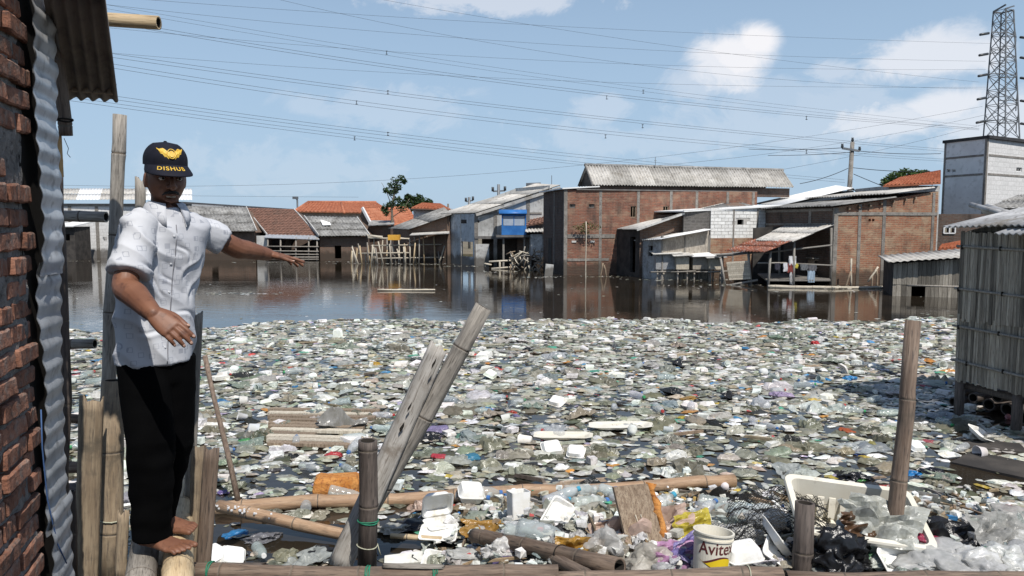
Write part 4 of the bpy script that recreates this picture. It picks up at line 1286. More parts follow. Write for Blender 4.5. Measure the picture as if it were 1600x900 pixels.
pyc = lambda z: Vector((pb.x + (pt.x - pb.x) * z / ptz, pb.y, z))
yaw = radians(24)
cor = lambda z, i: pyc(z) + Matrix.Rotation(yaw, 3, 'Z') @ Vector(((-1, 1, 1, -1)[i] * pyl_r(z), (-1, -1, 1, 1)[i] * pyl_r(z), 0))
levels = [0, 4.5, 8.6, 12.2, 15.4, 18.2, 20.7, 23, 25.2, 27.3, 29.4, 31.4, 33.3, ptz]
for i in range(4):
    piece(pyl, 'leg', 'steel_dark', lambda mb: mb.bar(cor(0, i), cor(ptz, i), .15))
for a, b in zip(levels[:-1], levels[1:]):
    for i in range(4):
        j = (i + 1) % 4
        for q, r in ((cor(a, i), cor(b, j)), (cor(a, j), cor(b, i)), (cor(b, i), cor(b, j))):
            piece(pyl, 'brace', 'steel_dark', lambda mb: mb.bar(q, r, .075))
arms = []
for py in (54, 86, 118, 154, 190):
    z = zat(py, PYL)
    for sgn, reach in ((-1, 3.6), (1, 4.6)):
        d = Vector((cos(yaw), sin(yaw), 0)) * sgn
        tip = pyc(z) + d * (pyl_r(z) + reach * .45)
        for i in ((0, 3) if sgn < 0 else (1, 2)):
            piece(pyl, 'crossarm', 'steel_dark', lambda mb: (mb.bar(cor(z, i), tip, .12), mb.bar(cor(z + 1.3, i), tip, .1)))
        tgt = tip + Vector((sgn * 2.2, -.6, -.45))
        arms.append((sgn, tip, tgt))
        piece(pyl, 'insulator', 'insulator', lambda mb: mb.tube([tip + (tgt - tip) * .2, tip + (tgt - tip) * .25, tgt - (tgt - tip) * .03, tgt], [.06, .2, .2, .06], 7))
        if sgn > 0:
            piece(pyl, 'insulator', 'insulator', lambda mb: mb.tube([tip, tip - Vector((0, 0, 1.7))], .08, 6))
piece(pyl, 'cap_frame', 'steel_dark', lambda mb: [mb.bar(cor(ptz, i), cor(ptz, (i + 1) % 4) + Vector((0, 0, .6 if i in (0, 3) else 0)), .2) for i in range(4)])


def wire(pts, Y0, Y1, r, label, n=40, group='overhead transmission wires'):
    """pts: photo points of a sagging span, depth running evenly from Y0 to Y1"""
    pts = [Vector(p) for p in pts]
    xs = [p.x for p in pts]
    A_ = np.vander(np.array(xs) / 1600, min(3, len(xs)))
    co = np.linalg.lstsq(A_, np.array([p.y for p in pts]), rcond=None)[0]
    path = []
    for i in range(n + 1):
        x = xs[0] + (xs[-1] - xs[0]) * i / n
        y = float(np.polyval(co, x / 1600))
        # depth is linear in plan, so interpolate 1/Y across the picture
        f = i / n
        Y = 1 / ((1 - f) / Y0 + f / Y1)
        path.append(at(x, y, Y))
    mb = MB()
    mb.tube(path, r, 5, True, 0, True)
    return mb.build('power_line', 'wire_dark', label=label, cat='wire', group=group)


SPACERS = []
PAIR = [f'{q} wire of the {o_} of five close pairs of high-voltage wires' for o_ in ('third', 'second', 'fourth', 'lowest', 'topmost') for q in ('upper', 'lower')]
pi_ = 0
W1 = 'faint single high-voltage wire strung across the sky towards the pylon'
for pts in ([(-250, 25), (200, 96), (557, 157), (946, 211), (1260, 236), (1500, 246)], [(-250, 32), (200, 102), (557, 163), (946, 216), (1260, 240), (1500, 249)],
            [(-250, 20), (220, 81), (606, 141), (900, 186), (1300, 222), (1530, 232)], [(-250, 28), (220, 86), (606, 146), (900, 190), (1300, 226), (1530, 235)],
            [(-250, 85), (200, 148), (606, 206), (900, 246), (1100, 264), (1320, 277)], [(-250, 92), (200, 152), (606, 212), (900, 251), (1100, 268), (1320, 281)],
            [(-250, 98), (200, 162), (554, 213), (900, 255), (1100, 272)], [(-250, 104), (200, 167), (554, 218), (900, 259), (1100, 275)],
            [(-250, -50), (290, 47), (560, 92), (948, 150), (1260, 182), (1530, 197)], [(-250, -45), (290, 51), (560, 97), (948, 154), (1260, 186), (1530, 199)]):
    wire(pts, 62, 108, .016, PAIR[pi_])
    pi_ += 1
for pts in ([(150, -80), (420, 0), (700, 55), (1050, 106), (1300, 128), (1540, 141)], [(-250, -70), (200, 8), (606, 80), (1003, 141), (1330, 178), (1530, 194)],
            [(-250, -64), (200, 14), (606, 86), (1003, 147), (1330, 184), (1530, 198)], [(200, -78), (620, 0), (1100, 82), (1530, 127)],
            [(100, 0), (400, 30), (750, 64), (1120, 82), (1540, 96)], [(200, 0), (540, 15), (900, 46), (1290, 62), (1550, 66)],
            [(-100, 18), (350, 48), (800, 98), (1200, 112), (1540, 104)], [(-100, 60), (400, 92), (900, 132), (1300, 140), (1540, 132)]):
    wire(pts, 74, 112, .013, W1)
W2 = 'thin slack wire crossing low in the sky above the far roofs'
for pts in ([(-100, 283), (300, 287), (620, 284), (900, 262), (1110, 232), (1300, 205), (1535, 168)], [(-100, 300), (300, 306), (560, 308)],
            [(980, 262), (1200, 240), (1420, 205), (1545, 178)], [(1180, 272), (1350, 240), (1545, 192)]):
    wire(pts, 90, 108, .016, W2, group='low slack wires')
W3 = 'dark service wire hanging from the utility pole'
for pts, Y0, Y1 in (([(1250, 287), (1290, 277), (1325, 263)], 36, 38), ([(1334, 272), (1360, 283), (1382, 292)], 38, 34), ([(1333, 262), (1370, 266), (1420, 268), (1470, 268)], 38, 33.6),
                    ([(1170, 233), (1240, 234), (1316, 231)], 50, 38), ([(1343, 236), (1400, 240), (1470, 240)], 38, 42), ([(1200, 243), (1260, 242), (1330, 238)], 50, 38)):
    wire(pts, Y0, Y1, .016, W3, 16, 'service wires')
for (x, y) in ((557, 160), (606, 144), (606, 209), (554, 216), (948, 152), (946, 213), (1005, 143), (1260, 184), (1004, 197), (1260, 237), (604, 82)):
    Y = 80 if x < 800 else 92
    mb = MB()
    p = at(x, y - 3, Y)
    mb.bar(p, at(x, y + 3.5, Y), .055)
    mb.bar(at(x - 1.5, y - 2.2, Y), at(x + 2, y - 2.2, Y), .05)
    mb.bar(at(x - 1.5, y + 2.6, Y), at(x + 2, y + 2.6, Y), .05)
    mb.build('wire_spacer', 'wire_dark', label='small dark spacer clamped between paired high-voltage wires', cat='spacer', group='wire spacers')
# ------------------------------------------------------------------ bamboo
def build_local(mb, name, mats, parent=None):
    me = bpy.data.meshes.new(name)
    me.from_pydata([tuple(p) for p in mb.v], [], mb.f)
    for mm in (mats if isinstance(mats, (list, tuple)) else [mats]):
        me.materials.append(MATS[mm] if isinstance(mm, str) else mm)
    me.polygons.foreach_set('material_index', mb.m)
    me.polygons.foreach_set('use_smooth', mb.s)
    me.update()
    return link_mesh(name, me, parent)


def axis_frame(o, a, b, roll=0.0):
    o.location = a
    o.rotation_mode = 'QUATERNION'
    o.rotation_quaternion = (Vector(b) - Vector(a)).to_track_quat('Z', 'Y') @ Quaternion((0, 0, 1), roll)


def bamboo(name, a, b, r0, r1, m, label, cat='bamboo pole', group=None, node=.3, seg=14, hollow0=False, hollow1=True, parent=None, crack=False, bend=.007, phase=None, ties=()):
    a, b = Vector(a), Vector(b)
    L = (b - a).length
    mb = MB()
    prof = []          # z, radius factor, material
    ph = random.uniform(.25, .8) * node if phase is None else phase
    zs = []
    z = ph
    while z < L - .02:
        zs.append(z)
        z += node * random.uniform(.88, 1.12)
    pts = [(0, 1.0, 0)]
    for zz in zs:
        pts += [(zz - .045, .985, 0), (zz - .012, 1.03, 0), (zz - .004, 1.055, 1), (zz, .955, 1), (zz + .004, 1.045, 1), (zz + .014, 1.015, 0), (zz + .05, random.uniform(.96, 1.0), 0)]
    pts.append((L, 1.0, 0))
    pts = sorted([p for p in pts if 0 <= p[0] <= L], key=lambda p: p[0])
    wob = [random.uniform(0, 6.28) for _ in range(4)]
    ctr = lambda z: Vector((bend * sin(wob[0] + z * 4.1) + bend * .6 * sin(wob[2] + z * 11), bend * sin(wob[1] + z * 3.7), 0))
    rings, mats_ = [], []
    oval = random.uniform(.93, 1.0)
    for z_, f, mm in pts:
        r = (r0 + (r1 - r0) * z_ / L) * f
        ring = []
        for k in range(seg):
            th = 2 * pi * k / seg
            rr = r * (1 + .018 * sin(3 * th + wob[3] + z_ * 2) + .012 * sin(2 * th + z_ * 5))
            if crack and k == crack:
                rr *= .9
            ring.append(ctr(z_) + Vector((cos(th) * rr, sin(th) * rr * oval, z_)))
        rings.append(ring)
        mats_.append(mm)
    vs, fs, ms = [], [], []
    for i, rg in enumerate(rings):
        vs += rg
    for i in range(len(rings) - 1):
        for k in range(seg):
            k2 = (k + 1) % seg
            fs.append((i * seg + k, i * seg + k2, (i + 1) * seg + k2, (i + 1) * seg + k))
            ms.append(1 if (mats_[i] and mats_[i + 1]) or (crack and k in (crack, crack - 1) and False) else 0)
    n = len(rings)

    def end(idx, z_, sgn, hollow):
        base = idx * seg
        rr = (r0 if idx == 0 else r1)
        k0 = len(vs)
        if hollow:
            for (f, dz, mm) in ((.74, -.001, 0), (.72, -.06 - rr, 2)):
                vs.extend([ctr(z_) + Vector((cos(2 * pi * k / seg) * rr * f, sin(2 * pi * k / seg) * rr * f * oval, z_ + sgn * dz)) for k in range(seg)])
            for lo, hi, mm in ((base, k0, 0), (k0, k0 + seg, 2)):
                for k in range(seg):
                    k2 = (k + 1) % seg
                    f_ = (lo + k, lo + k2, hi + k2, hi + k)
                    fs.append(f_ if sgn > 0 else f_[::-1])
                    ms.append(mm)
            f_ = tuple(k0 + seg + k for k in range(seg))
            fs.append(f_ if sgn > 0 else f_[::-1])
            ms.append(2)
        else:
            f_ = tuple(base + k for k in range(seg))
            fs.append(f_ if sgn > 0 else f_[::-1])
            ms.append(0)
    end(0, 0, -1, hollow0)
    end(n - 1, L, 1, hollow1)
    b0 = len(mb.v)
    mb.v += [Vector(p) for p in vs]
    mb.f += [list(f) for f in fs]
    mb.m += ms
    mb.s += [len(f) == 4 for f in fs]
    o = build_local(mb, name, [m, 'node_line', 'hole_dark'], parent)
    if parent is None:
        axis_frame(o, a, b, random.uniform(0, 6) if not crack else 0)
        tag(o, label, cat, group)
    else:
        w_ = wloc(parent)
        axis_frame(o, a - w_, b - w_)
    for (z_, turns, mm) in ties:
        mt = MB()
        r = (r0 + (r1 - r0) * z_ / L) + .004
        path = []
        for i in range(int(turns * 16) + 1):
            th = 2 * pi * i / 16
            path.append(ctr(z_) + Vector((cos(th) * r, sin(th) * r * oval, z_ + .006 * i / 16 + .004 * sin(th * 1.7))))
        e = path[-1]
        path += [e + Vector((.012, 0, -.02)), e + Vector((.02, .01, -.06))]
        mt.tube(path, .0032, 5)
        build_local(mt, 'string_tie', mm, o)
    return o


def split_bamboo(name, a, b, r, face, m, label, cat='split bamboo', group=None, arc=2.4, th=.008, parent=None, taper=1.0):
    """half-round strip with its outside turned to direction face"""
    a, b = Vector(a), Vector(b)
    L = (b - a).length
    mb = MB()
    n, k = max(6, int(L / .06)), 10
    def P(i, j, inner, jit):
        z = L * i / n
        q = -arc / 2 + arc * j / k
        rr = (r * (1 + (taper - 1) * i / n)) - (th if inner else 0)
        bumpz = 1.03 if any(abs(z - nz) < .035 for nz in nodes) else 1.0
        zz = z + (jit[j] if i == n else (-jit[j] * .5 if i == 0 else 0))
        return Vector((sin(q) * rr * bumpz, cos(q) * rr * bumpz - r * cos(arc / 2), zz))
    nodes = [q for q in np.arange(random.uniform(.1, .3), L, .3)]
    jit = [random.uniform(-.02, .02) for _ in range(k + 1)]
    out = [[P(i, j, False, jit) for j in range(k + 1)] for i in range(n + 1)]
    inn = [[P(i, j, True, jit) for j in range(k + 1)] for i in range(n + 1)]
    rings = [out[i] + inn[i][::-1] for i in range(n + 1)]
    mb.loft(rings, sm=False)
    mb.s = [True] * len(mb.s)
    o = build_local(mb, name, m, parent)
    w_ = wloc(parent) if parent else Vector((0, 0, 0))
    d = (b - a).normalized()
    y = Vector(face)
    y = (y - d * y.dot(d)).normalized()
    x = y.cross(d)
    M3 = Matrix((x, y, d)).transposed()
    o.location = a - w_
    o.rotation_mode = 'QUATERNION'
    o.rotation_quaternion = M3.to_quaternion()
    if parent is None:
        tag(o, label, cat, group)
    return o


mat('bamboo_bleached', (.30, .28, .25), (.42, .395, .36), (.16, .14, .12), scale=7, stretch=(5, 5, .5), rough=.85, bump=.5, bscale=26, bdist=.006, dirt=(.19, .16, .13), dscale=5, dlo=.48, dhi=.66)
mat('string_green', (.02, .16, .09), (.03, .22, .13), scale=30, rough=.6)
mat('string_pale', (.4, .4, .3), rough=.8)
mat('rope_blue', (.05, .10, .22), rough=.7)
mat('tan_board', (.45, .26, .10), (.52, .33, .15), scale=6, rough=.8)

# ------------------------------------------------------------------ brick wall beside the camera
wn, wf = Vector((-1.25, 1.22)), Vector((-1.655, 2.56))
wd = (wf - wn).normalized()
wnrm = Vector((wd.y, -wd.x))
WL = (wf - wn).length
bw = thing('brick_wall', V3(wf, 0), 'rough red brick wall with thick grey mortar beside the metal sheet', 'wall')
# mortar bed: coarse displaced slab
vs, fs = [], []
nu, nv = 40, 130
Z0, Z1 = -.4, 3.5
for j in range(nv + 1):
    for i in range(nu + 1):
        s, z = WL * i / nu, Z0 + (Z1 - Z0) * j / nv
        d = noise.fractal(Vector((s * 14, z * 14, 1.3)), 1.0, 2.0, 4) * .014 + .002
        ragged = (noise.noise(Vector((3.1, z * 9, 0))) * .03 - .02) if i == nu else 0
        p = wn + wd * (s + ragged) + wnrm * d
        vs.append((p.x, p.y, z))
for j in range(nv):
    for i in range(nu):
        a = j * (nu + 1) + i
        fs.append((a, a + 1, a + nu + 2, a + nu + 1))
mb = MB()
mb.mesh(vs, fs, 0, True)
q0, q1 = wn - wnrm * .14, wf - wnrm * .14 - wd * .05
mb.face([(wf.x - wd.x * .05, wf.y - wd.y * .05, Z0), (q1.x, q1.y, Z0), (q1.x, q1.y, Z1), (wf.x - wd.x * .05, wf.y - wd.y * .05, Z1)])
mb.face([(q1.x, q1.y, Z0), (q0.x, q0.y, Z0), (q0.x, q0.y, Z1), (q1.x, q1.y, Z1)])
mb.build('mortar', 'mortar_near', bw)
# bricks: a few worn shapes, shared
def worn_brick(seed, L=.208, H=.059, D=.1):
    rnd = random.Random(seed)
    vs, fs = [], []
    nx, ny, nz = 6, 2, 3
    bm = bmesh.new()
    bmesh.ops.create_cube(bm, size=1.0)
    bmesh.ops.scale(bm, vec=(L, D, H), verts=bm.verts)
    bmesh.ops.subdivide_edges(bm, edges=[e for e in bm.edges if abs(e.verts[0].co.x - e.verts[1].co.x) > .1], cuts=5, use_grid_fill=True)
    bmesh.ops.bevel(bm, geom=[e for e in bm.edges if e.is_boundary or len(e.link_faces) == 2 and e.calc_face_angle() > .5], offset=.006, segments=1, affect='EDGES')
    for v in bm.verts:
        n = noise.noise_vector(v.co * 26 + Vector((seed * 9.1, 0, 0)))
        v.co += n * .0045 + noise.noise_vector(v.co * 70 + Vector((0, seed * 3, 0))) * .0022
    me = bpy.data.meshes.new('brick')
    bm.to_mesh(me)
    bm.free()
    me.materials.append(MATS['brick_near'])
    for p in me.polygons:
        p.use_smooth = False
    return me


BR = [worn_brick(i) for i in range(8)]
rotz = atan2(wd.y, wd.x)
z = -.1
row = 0
while z < 3.4:
    s = WL + .02 + random.uniform(-.02, .012) - (.11 if row % 2 else 0)
    if row % 2:
        s += .115
    while s > -.1:
        L_ = .205
        head = random.random() < .3
        py_z = z
        skip = (2.28 < z < 2.46) or (1.86 < z < 1.93 and random.random() < .6)
        step = .115 if head else .222
        if not skip or random.random() < .12:
            o = bpy.data.objects.new('brick', random.choice(BR))
            COL.objects.link(o)
            o.parent = bw
            c = wn + wd * (s - (step - .012) / 2) + wnrm * (-.034 + random.uniform(-.010, .012))
            o.location = Vector((c.x, c.y, z)) - bw.location
            o.rotation_euler = (random.uniform(-.05, .05), random.uniform(-.035, .035), rotz + random.uniform(-.05, .05))
            if head:
                o.scale = (.5, 1, 1)
        s -= step
    z += .0765 + random.uniform(-.003, .004)
    row += 1


# ------------------------------------------------------------------ corrugated metal flashing nailed past the wall end
def wavy_sheet(name, s0, s1, z0, z1, off, m, parent, lean=0.0, tear=.02, per=.078, amp=.0040):
    nz, ns = int((z1 - z0) / .0065), 8
    vs, fs = [], []
    for j in range(nz + 1):
        z = z0 + (z1 - z0) * j / nz
        for i in range(ns + 1):
            f = i / ns
            e0 = noise.noise(Vector((z * 6, 1.7, off * 40))) * tear
            s = WL + (s0 + e0) + (s1 - s0 - e0) * f
            d = off + amp * sin(2 * pi * z / per + .4 * f) + lean * (z - z0) + .012 * noise.noise(Vector((z * 3, f * 2, 4.1)))
            p = wn + wd * s + wnrm * d
            vs.append(Vector((p.x, p.y, z + .01 * noise.noise(Vector((f * 5, 9.2, z0))) * (j in (0, nz)))))
    for j in range(nz):
        for i in range(ns):
            a = j * (ns + 1) + i
            fs.append((a, a + 1, a + ns + 2, a + ns + 1))
    n3 = Vector((wnrm.x, wnrm.y, 0)) * .002
    N = len(vs)
    mb = MB()
    mb.mesh(vs + [v - n3 for v in vs], fs + [tuple(N + q for q in f[::-1]) for f in fs], 0, True)
    return mb.build(name, m, parent)


ms = thing('metal_sheeting', V3(wf + wd * .15, 0), 'tall strip of wavy galvanised sheet metal nailed along the end of the brick wall', 'sheet metal')
wavy_sheet('sheet', .01, .24, 2.62, 3.5, .045, 'zinc_dull', ms)
wavy_sheet('sheet', .0, .25, 1.92, 2.70, .05, 'zinc', ms)
wavy_sheet('sheet', .015, .26, .98, 1.97, .035, 'zinc', ms)
wavy_sheet('sheet', .01, .26, .2, 1.06, .06, 'zinc', ms, lean=-.01)
piece(ms, 'gap_fill', 'hole_dark', lambda mb: mb.hexa([V3(wf - wnrm * .05 - wd * .03, -.3), V3(wf + wnrm * .0 - wd * .03, -.3), V3(wf + wnrm * .012 + wd * .22, -.3), V3(wf - wnrm * .05 + wd * .22, -.3),  # near-black slab put in for the dark gap behind the sheets
                                                        V3(wf - wnrm * .05 - wd * .03, 3.5), V3(wf + wnrm * .0 - wd * .03, 3.5), V3(wf + wnrm * .012 + wd * .22, 3.5), V3(wf - wnrm * .05 + wd * .22, 3.5)]))
for o_ in (bw, ms):          # the old wall leans back a little from the footway
    o_.rotation_euler = (0, .022, 0)
    o_.location.x -= .072
mb = MB()
mb.tube([at(64, 640, 2.55), at(66, 700, 2.55), at(74, 780, 2.57), at(90, 850, 2.62), at(104, 880, 2.68)], .0026, 6)
mb.build('blue_rope', 'rope_blue', label='thin blue cord hanging down beside the metal sheet', cat='rope')
mb = MB()
mb.tube([at(100, 216, 3.0), at(107, 232, 3.0), at(105, 240, 3.0), at(110, 246, 3.0)], .0014, 4)
mb.build('loose_wire', 'wire_dark', label='short curl of loose wire under the bamboo rafter end', cat='wire')

# roof corner overhead
rf = thing('overhanging_roof', at(110, 140, 3.2), 'dark underside of a corrugated roof corner jutting above the metal sheet', 'roof')
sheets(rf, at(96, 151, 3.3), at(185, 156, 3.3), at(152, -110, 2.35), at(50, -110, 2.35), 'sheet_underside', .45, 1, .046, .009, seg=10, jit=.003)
piece(rf, 'purlin', 'wood_brown', lambda mb: mb.bar(at(92, 132, 3.24), at(178, 139, 3.24), .04, .05))
bamboo('bamboo_rafter', at(72, -60, 2.9), at(100, 212, 3.0), .027, .026, 'bamboo_brown', 'brown bamboo rafter hanging down along the metal sheet', node=.25, ties=[(.58, 1.6, 'hole_dark')])
bamboo('bamboo_purlin', at(88, 24, 3.12), at(247, 33, 3.12), .029, .0275, 'bamboo_tan', 'short sawn bamboo purlin sticking out from the overhanging roof', node=.34)
mb = MB()
mb.box(at(86, 243, 3.0), (.05, .02, .17))
mb.build('tan_board', 'tan_board', label='small tan board end behind the metal sheet', cat='board')
bamboo('corner_post', at(101, 860, 3.15), at(92, 249, 3.15), .026, .025, 'bamboo_dark', 'dark bamboo corner post just past the metal sheet', node=.4)
for (x0, x1, y, Y, r, m_, nm, lb) in ((90, 166, 340, 3.35, .026, 'bamboo_grey', 'bamboo_stub', 'weathered grey bamboo beam end with a notched tip, highest under the roof'),
                                  (90, 148, 538, 3.35, .024, 'bamboo_grey', 'bamboo_stub', 'grey bamboo beam end with a splintered tip below the notched one'),
                                  (88, 136, 654, 3.4, .022, 'bamboo_brown', 'bamboo_stub', 'brown bamboo beam end just above the upright tan bamboo'),
                                  (92, 134, 728, 3.4, .028, 'bamboo_brown', 'bamboo_stub', 'thick brown bamboo beam end low behind the tan bamboo'),
                                  (95, 140, 765, 3.5, .028, 'bamboo_dark', 'bamboo_stub', 'lowest dark bamboo beam end by the corner post')):
    bamboo(nm, at(x0, y - 1, Y), at(x1, y, Y), r, r * .95, m_, lb, 'bamboo beam', node=.17, seg=12)

# ------------------------------------------------------------------ footway of bamboo and its posts
PZ = .70          # top of the logs the man stands on
la, lb_ = gnd(284, 738, PZ - .05), gnd(277, 930, PZ - .05)
bamboo('footway_log', lb_, la, .066, .060, 'bamboo_tan', 'smooth tan bamboo log the man stands on with bare feet', 'bamboo log', node=.36, hollow1=False, seg=20, bend=.002, phase=.22)
la, lb_ = gnd(226, 848, PZ - .06), gnd(216, 930, PZ - .06)
bamboo('footway_log', lb_, la, .066, .062, 'bamboo_grey', 'grey bamboo log end beside the smooth tan log', 'bamboo log', node=.4, hollow1=False, seg=20)
la, lb_ = gnd(252, 872, PZ - .17), gnd(248, 930, PZ - .17)
bamboo('footway_log', lb_, la, .045, .045, 'bamboo_tan', 'thin tan bamboo end wedged lower between two logs', 'bamboo log', node=.4, hollow1=False)
bamboo('tall_bamboo_post', at(168, 640, 3.62), at(187, 179, 3.62), .033, .031, 'bamboo_grey', 'tall grey bamboo post standing behind the man, capped at cap height', 'bamboo post', node=.38, hollow1=False, seg=16)
bamboo('thick_bamboo_post', at(170, 925, 3.42), at(180, 594, 3.5), .06, .054, 'bamboo_aged', 'thick mottled bamboo post behind the black trousers', 'bamboo post', node=.42, seg=18, ties=[(.35, 1.4, 'string_pale')])
split_bamboo('split_bamboo_board', at(134, 925, 3.3), at(143, 622, 3.3), .064, (0.2, -1, .1), 'bamboo_aged', 'upright tan split bamboo board next to the thick post', arc=1.9)
split_bamboo('split_bamboo_board', at(188, 905, 3.36), at(193, 800, 3.36), .03, (0.2, -1, 0), 'bamboo_aged', 'short frayed piece of split bamboo beside the grey log end', arc=2.2)
bamboo('short_bamboo_stake', at(115, 905, 3.2), at(110, 768, 3.2), .026, .026, 'bamboo_dark', 'short dark hollow bamboo stake by the metal sheet', 'bamboo stake', node=.3)
split_bamboo('split_bamboo_board', at(222, 600, 3.6), at(219, 279, 3.62), .028, (.1, -1, 0), 'bamboo_grey', 'grey split bamboo upright behind the collar of the shirt', arc=2.2)
split_bamboo('split_bamboo_board', at(296, 780, 3.72), at(309, 488, 3.66), .03, (.25, -1, 0), 'bamboo_grey', 'grey split bamboo tip showing beside the shirt hem', arc=2.0)
split_bamboo('split_bamboo_board', at(296, 880, 3.72), at(297, 668, 3.8), .075, (.5, -1, .1), 'bamboo_aged', 'broken grey split bamboo with a pointed top right behind the trousers', arc=1.2, taper=.25)
split_bamboo('split_bamboo_board', at(306, 905, 3.5), at(311, 700, 3.56), .062, (.5, -1, .1), 'bamboo_aged', 'grey split bamboo upright tied to the rail', arc=1.25)
split_bamboo('split_bamboo_board', at(316, 905, 3.46), at(331, 702, 3.5), .060, (.1, -1, .1), 'bamboo_brown', 'brown split bamboo upright tied to the rail', arc=1.3)
RZ = .44
rail_l, rail_r = gnd(296, 896, RZ), gnd(872, 901, RZ)
bamboo('bamboo_rail', rail_l, rail_r, .048, .050, 'bamboo_brown', 'long brown bamboo rail at the foot of the dark post', 'bamboo rail', node=.34, seg=18, ties=[(.1, 2.2, 'string_green'), (.85, 3.2, 'string_green'), (1.17, 2.5, 'string_green')])
bamboo('bamboo_rail', gnd(868, 905, RZ), gnd(1222, 904, RZ), .046, .047, 'bamboo_brown', 'brown bamboo rail with a pale sawn end below the paint bucket', 'bamboo rail', node=.36, seg=18, ties=[(.9, 1.5, 'string_pale')])
bamboo('bamboo_rail', gnd(1228, 904, RZ), gnd(1620, 910, RZ), .043, .042, 'bamboo_brown', 'brown bamboo rail running past the leaning post', 'bamboo rail', node=.36, seg=18)
split_bamboo('split_bamboo_lath', gnd(305, 884, RZ + .04), gnd(410, 884, RZ + .04), .018, (0, -.5, 1), 'bamboo_dark', 'thin dark bamboo lath tied along the rail', arc=2.4)
split_bamboo('split_bamboo_lath', gnd(600, 884, RZ + .05), gnd(690, 886, RZ + .05), .016, (0, -.5, 1), 'bamboo_grey', 'thin grey bamboo lath lying on the rail', arc=2.4)

# posts
pd = at(574, 905, 3.75)
bamboo('dark_bamboo_post', at(571, 905, 3.74), at(576, 689, 3.74), .052, .0515, 'bamboo_dark', 'dark sawn bamboo post bound with green string', 'bamboo post', node=.31, seg=20, phase=.40, ties=[(.31, 2.6, 'string_green'), (.18, 1.2, 'string_pale'), (.04, 3.5, 'string_green')])
lean_b = bamboo('leaning_bamboo_beam', at(555, 838, 4.02), at(757, 480, 4.12), .056, .052, 'bamboo_grey', 'long grey bamboo beam leaning behind the dark post, its cracked end in the air', 'bamboo beam', node=.44, seg=18, crack=9)
split = split_bamboo('split_leaning_bamboo', at(530, 885, 3.92), at(684, 542, 4.06), .088, (-.2, -1, .35), 'bamboo_bleached', 'broad split bamboo with slit holes lying under the leaning beam', arc=1.9, taper=.80)
for (x, y, ln, wd_) in ((678, 568, 22, 4), (640, 636, 18, 4), (628, 668, 20, 6)):
    c = at(x, y, 3.955)
    d = (at(676, 542, 3.9) - at(524, 885, 3.9)).normalized()
    sd = d.cross(Vector((0, 1, 0))).normalized()
    mb = MB()
    h = ln / 290 / 2
    k = wd_ / 290 / 2
    mb.face([c - d * h, c + sd * k - d * .01, c + d * h, c - sd * k * .8 + d * .01])
    mb.face([c + d * h + Vector((0, .004, 0)), c + sd * k - d * .01 + Vector((0, .004, 0)), c - d * h + Vector((0, .004, 0)), c - sd * k * .8 + Vector((0, .004, 0))])
    o = build_local(mb, 'slit', 'hole_dark', None)
    o.parent = split
    bpy.context.view_layer.update()
    o.matrix_parent_inverse = split.matrix_world.inverted()
bamboo('leaning_bamboo_post', at(1389, 905, 3.86), at(1428, 501, 4.0), .044, .040, 'bamboo_brown', 'long weathered bamboo post standing up through the plastic tub', 'bamboo post', node=.40, seg=18, crack=12, ties=[(.08, 3, 'string_green')], phase=.16)
bamboo('short_bamboo_post', at(1247, 940, 3.62), at(1257, 785, 3.66), .049, .048, 'bamboo_dark', 'short brown bamboo post with a small hole near its top', 'bamboo post', node=.55, seg=18)
mb = MB()
a, b = gnd(371, 778, .1), at(320, 556, 5.6)
mb.tube([a - (b - a) * .05, a + (b - a) * .3 + Vector((.004, 0, 0)), a + (b - a) * .7 - Vector((.004, 0, 0)), b], [.022, .021, .018, .02], 8)
mb.build('thin_stake', 'bamboo_brown', origin=a, label='thin brown stick leaning out of the litter next to the trousers', cat='stake')

# bamboo floating on the water
bamboo('floating_bamboo', gnd(338, 795, .03), gnd(1147, 752, .05), .052, .05, 'bamboo_float', 'long tan bamboo floating across the litter behind the dark post', node=.5, seg=16, bend=.012)
bamboo('foam_flecked_bamboo', gnd(342, 793, .12), gnd(560, 838, .06), .045, .04, 'bamboo_float', 'tan bamboo flecked with foam crumbs below the long floating one', node=.4, seg=16)
a, b = gnd(742, 838, .22), gnd(968, 884, .45)
bamboo('hollow_bamboo', a, b, .044, .047, 'bamboo_brown', 'thick brown bamboo with its hollow cut end facing the camera', node=.42, seg=22, ties=[(.75, 1.1, 'hole_dark')])
bamboo('hollow_bamboo', gnd(862, 872, .32), gnd(940, 915, .42), .034, .034, 'bamboo_brown', 'shorter brown bamboo wedged under the hollow one', node=.3, seg=16)
bamboo('hollow_bamboo', gnd(690, 842, .05), gnd(610, 838, .05), .018, .018, 'bamboo_tan', 'thin bamboo stick floating beside the dark post', node=.3, seg=10)

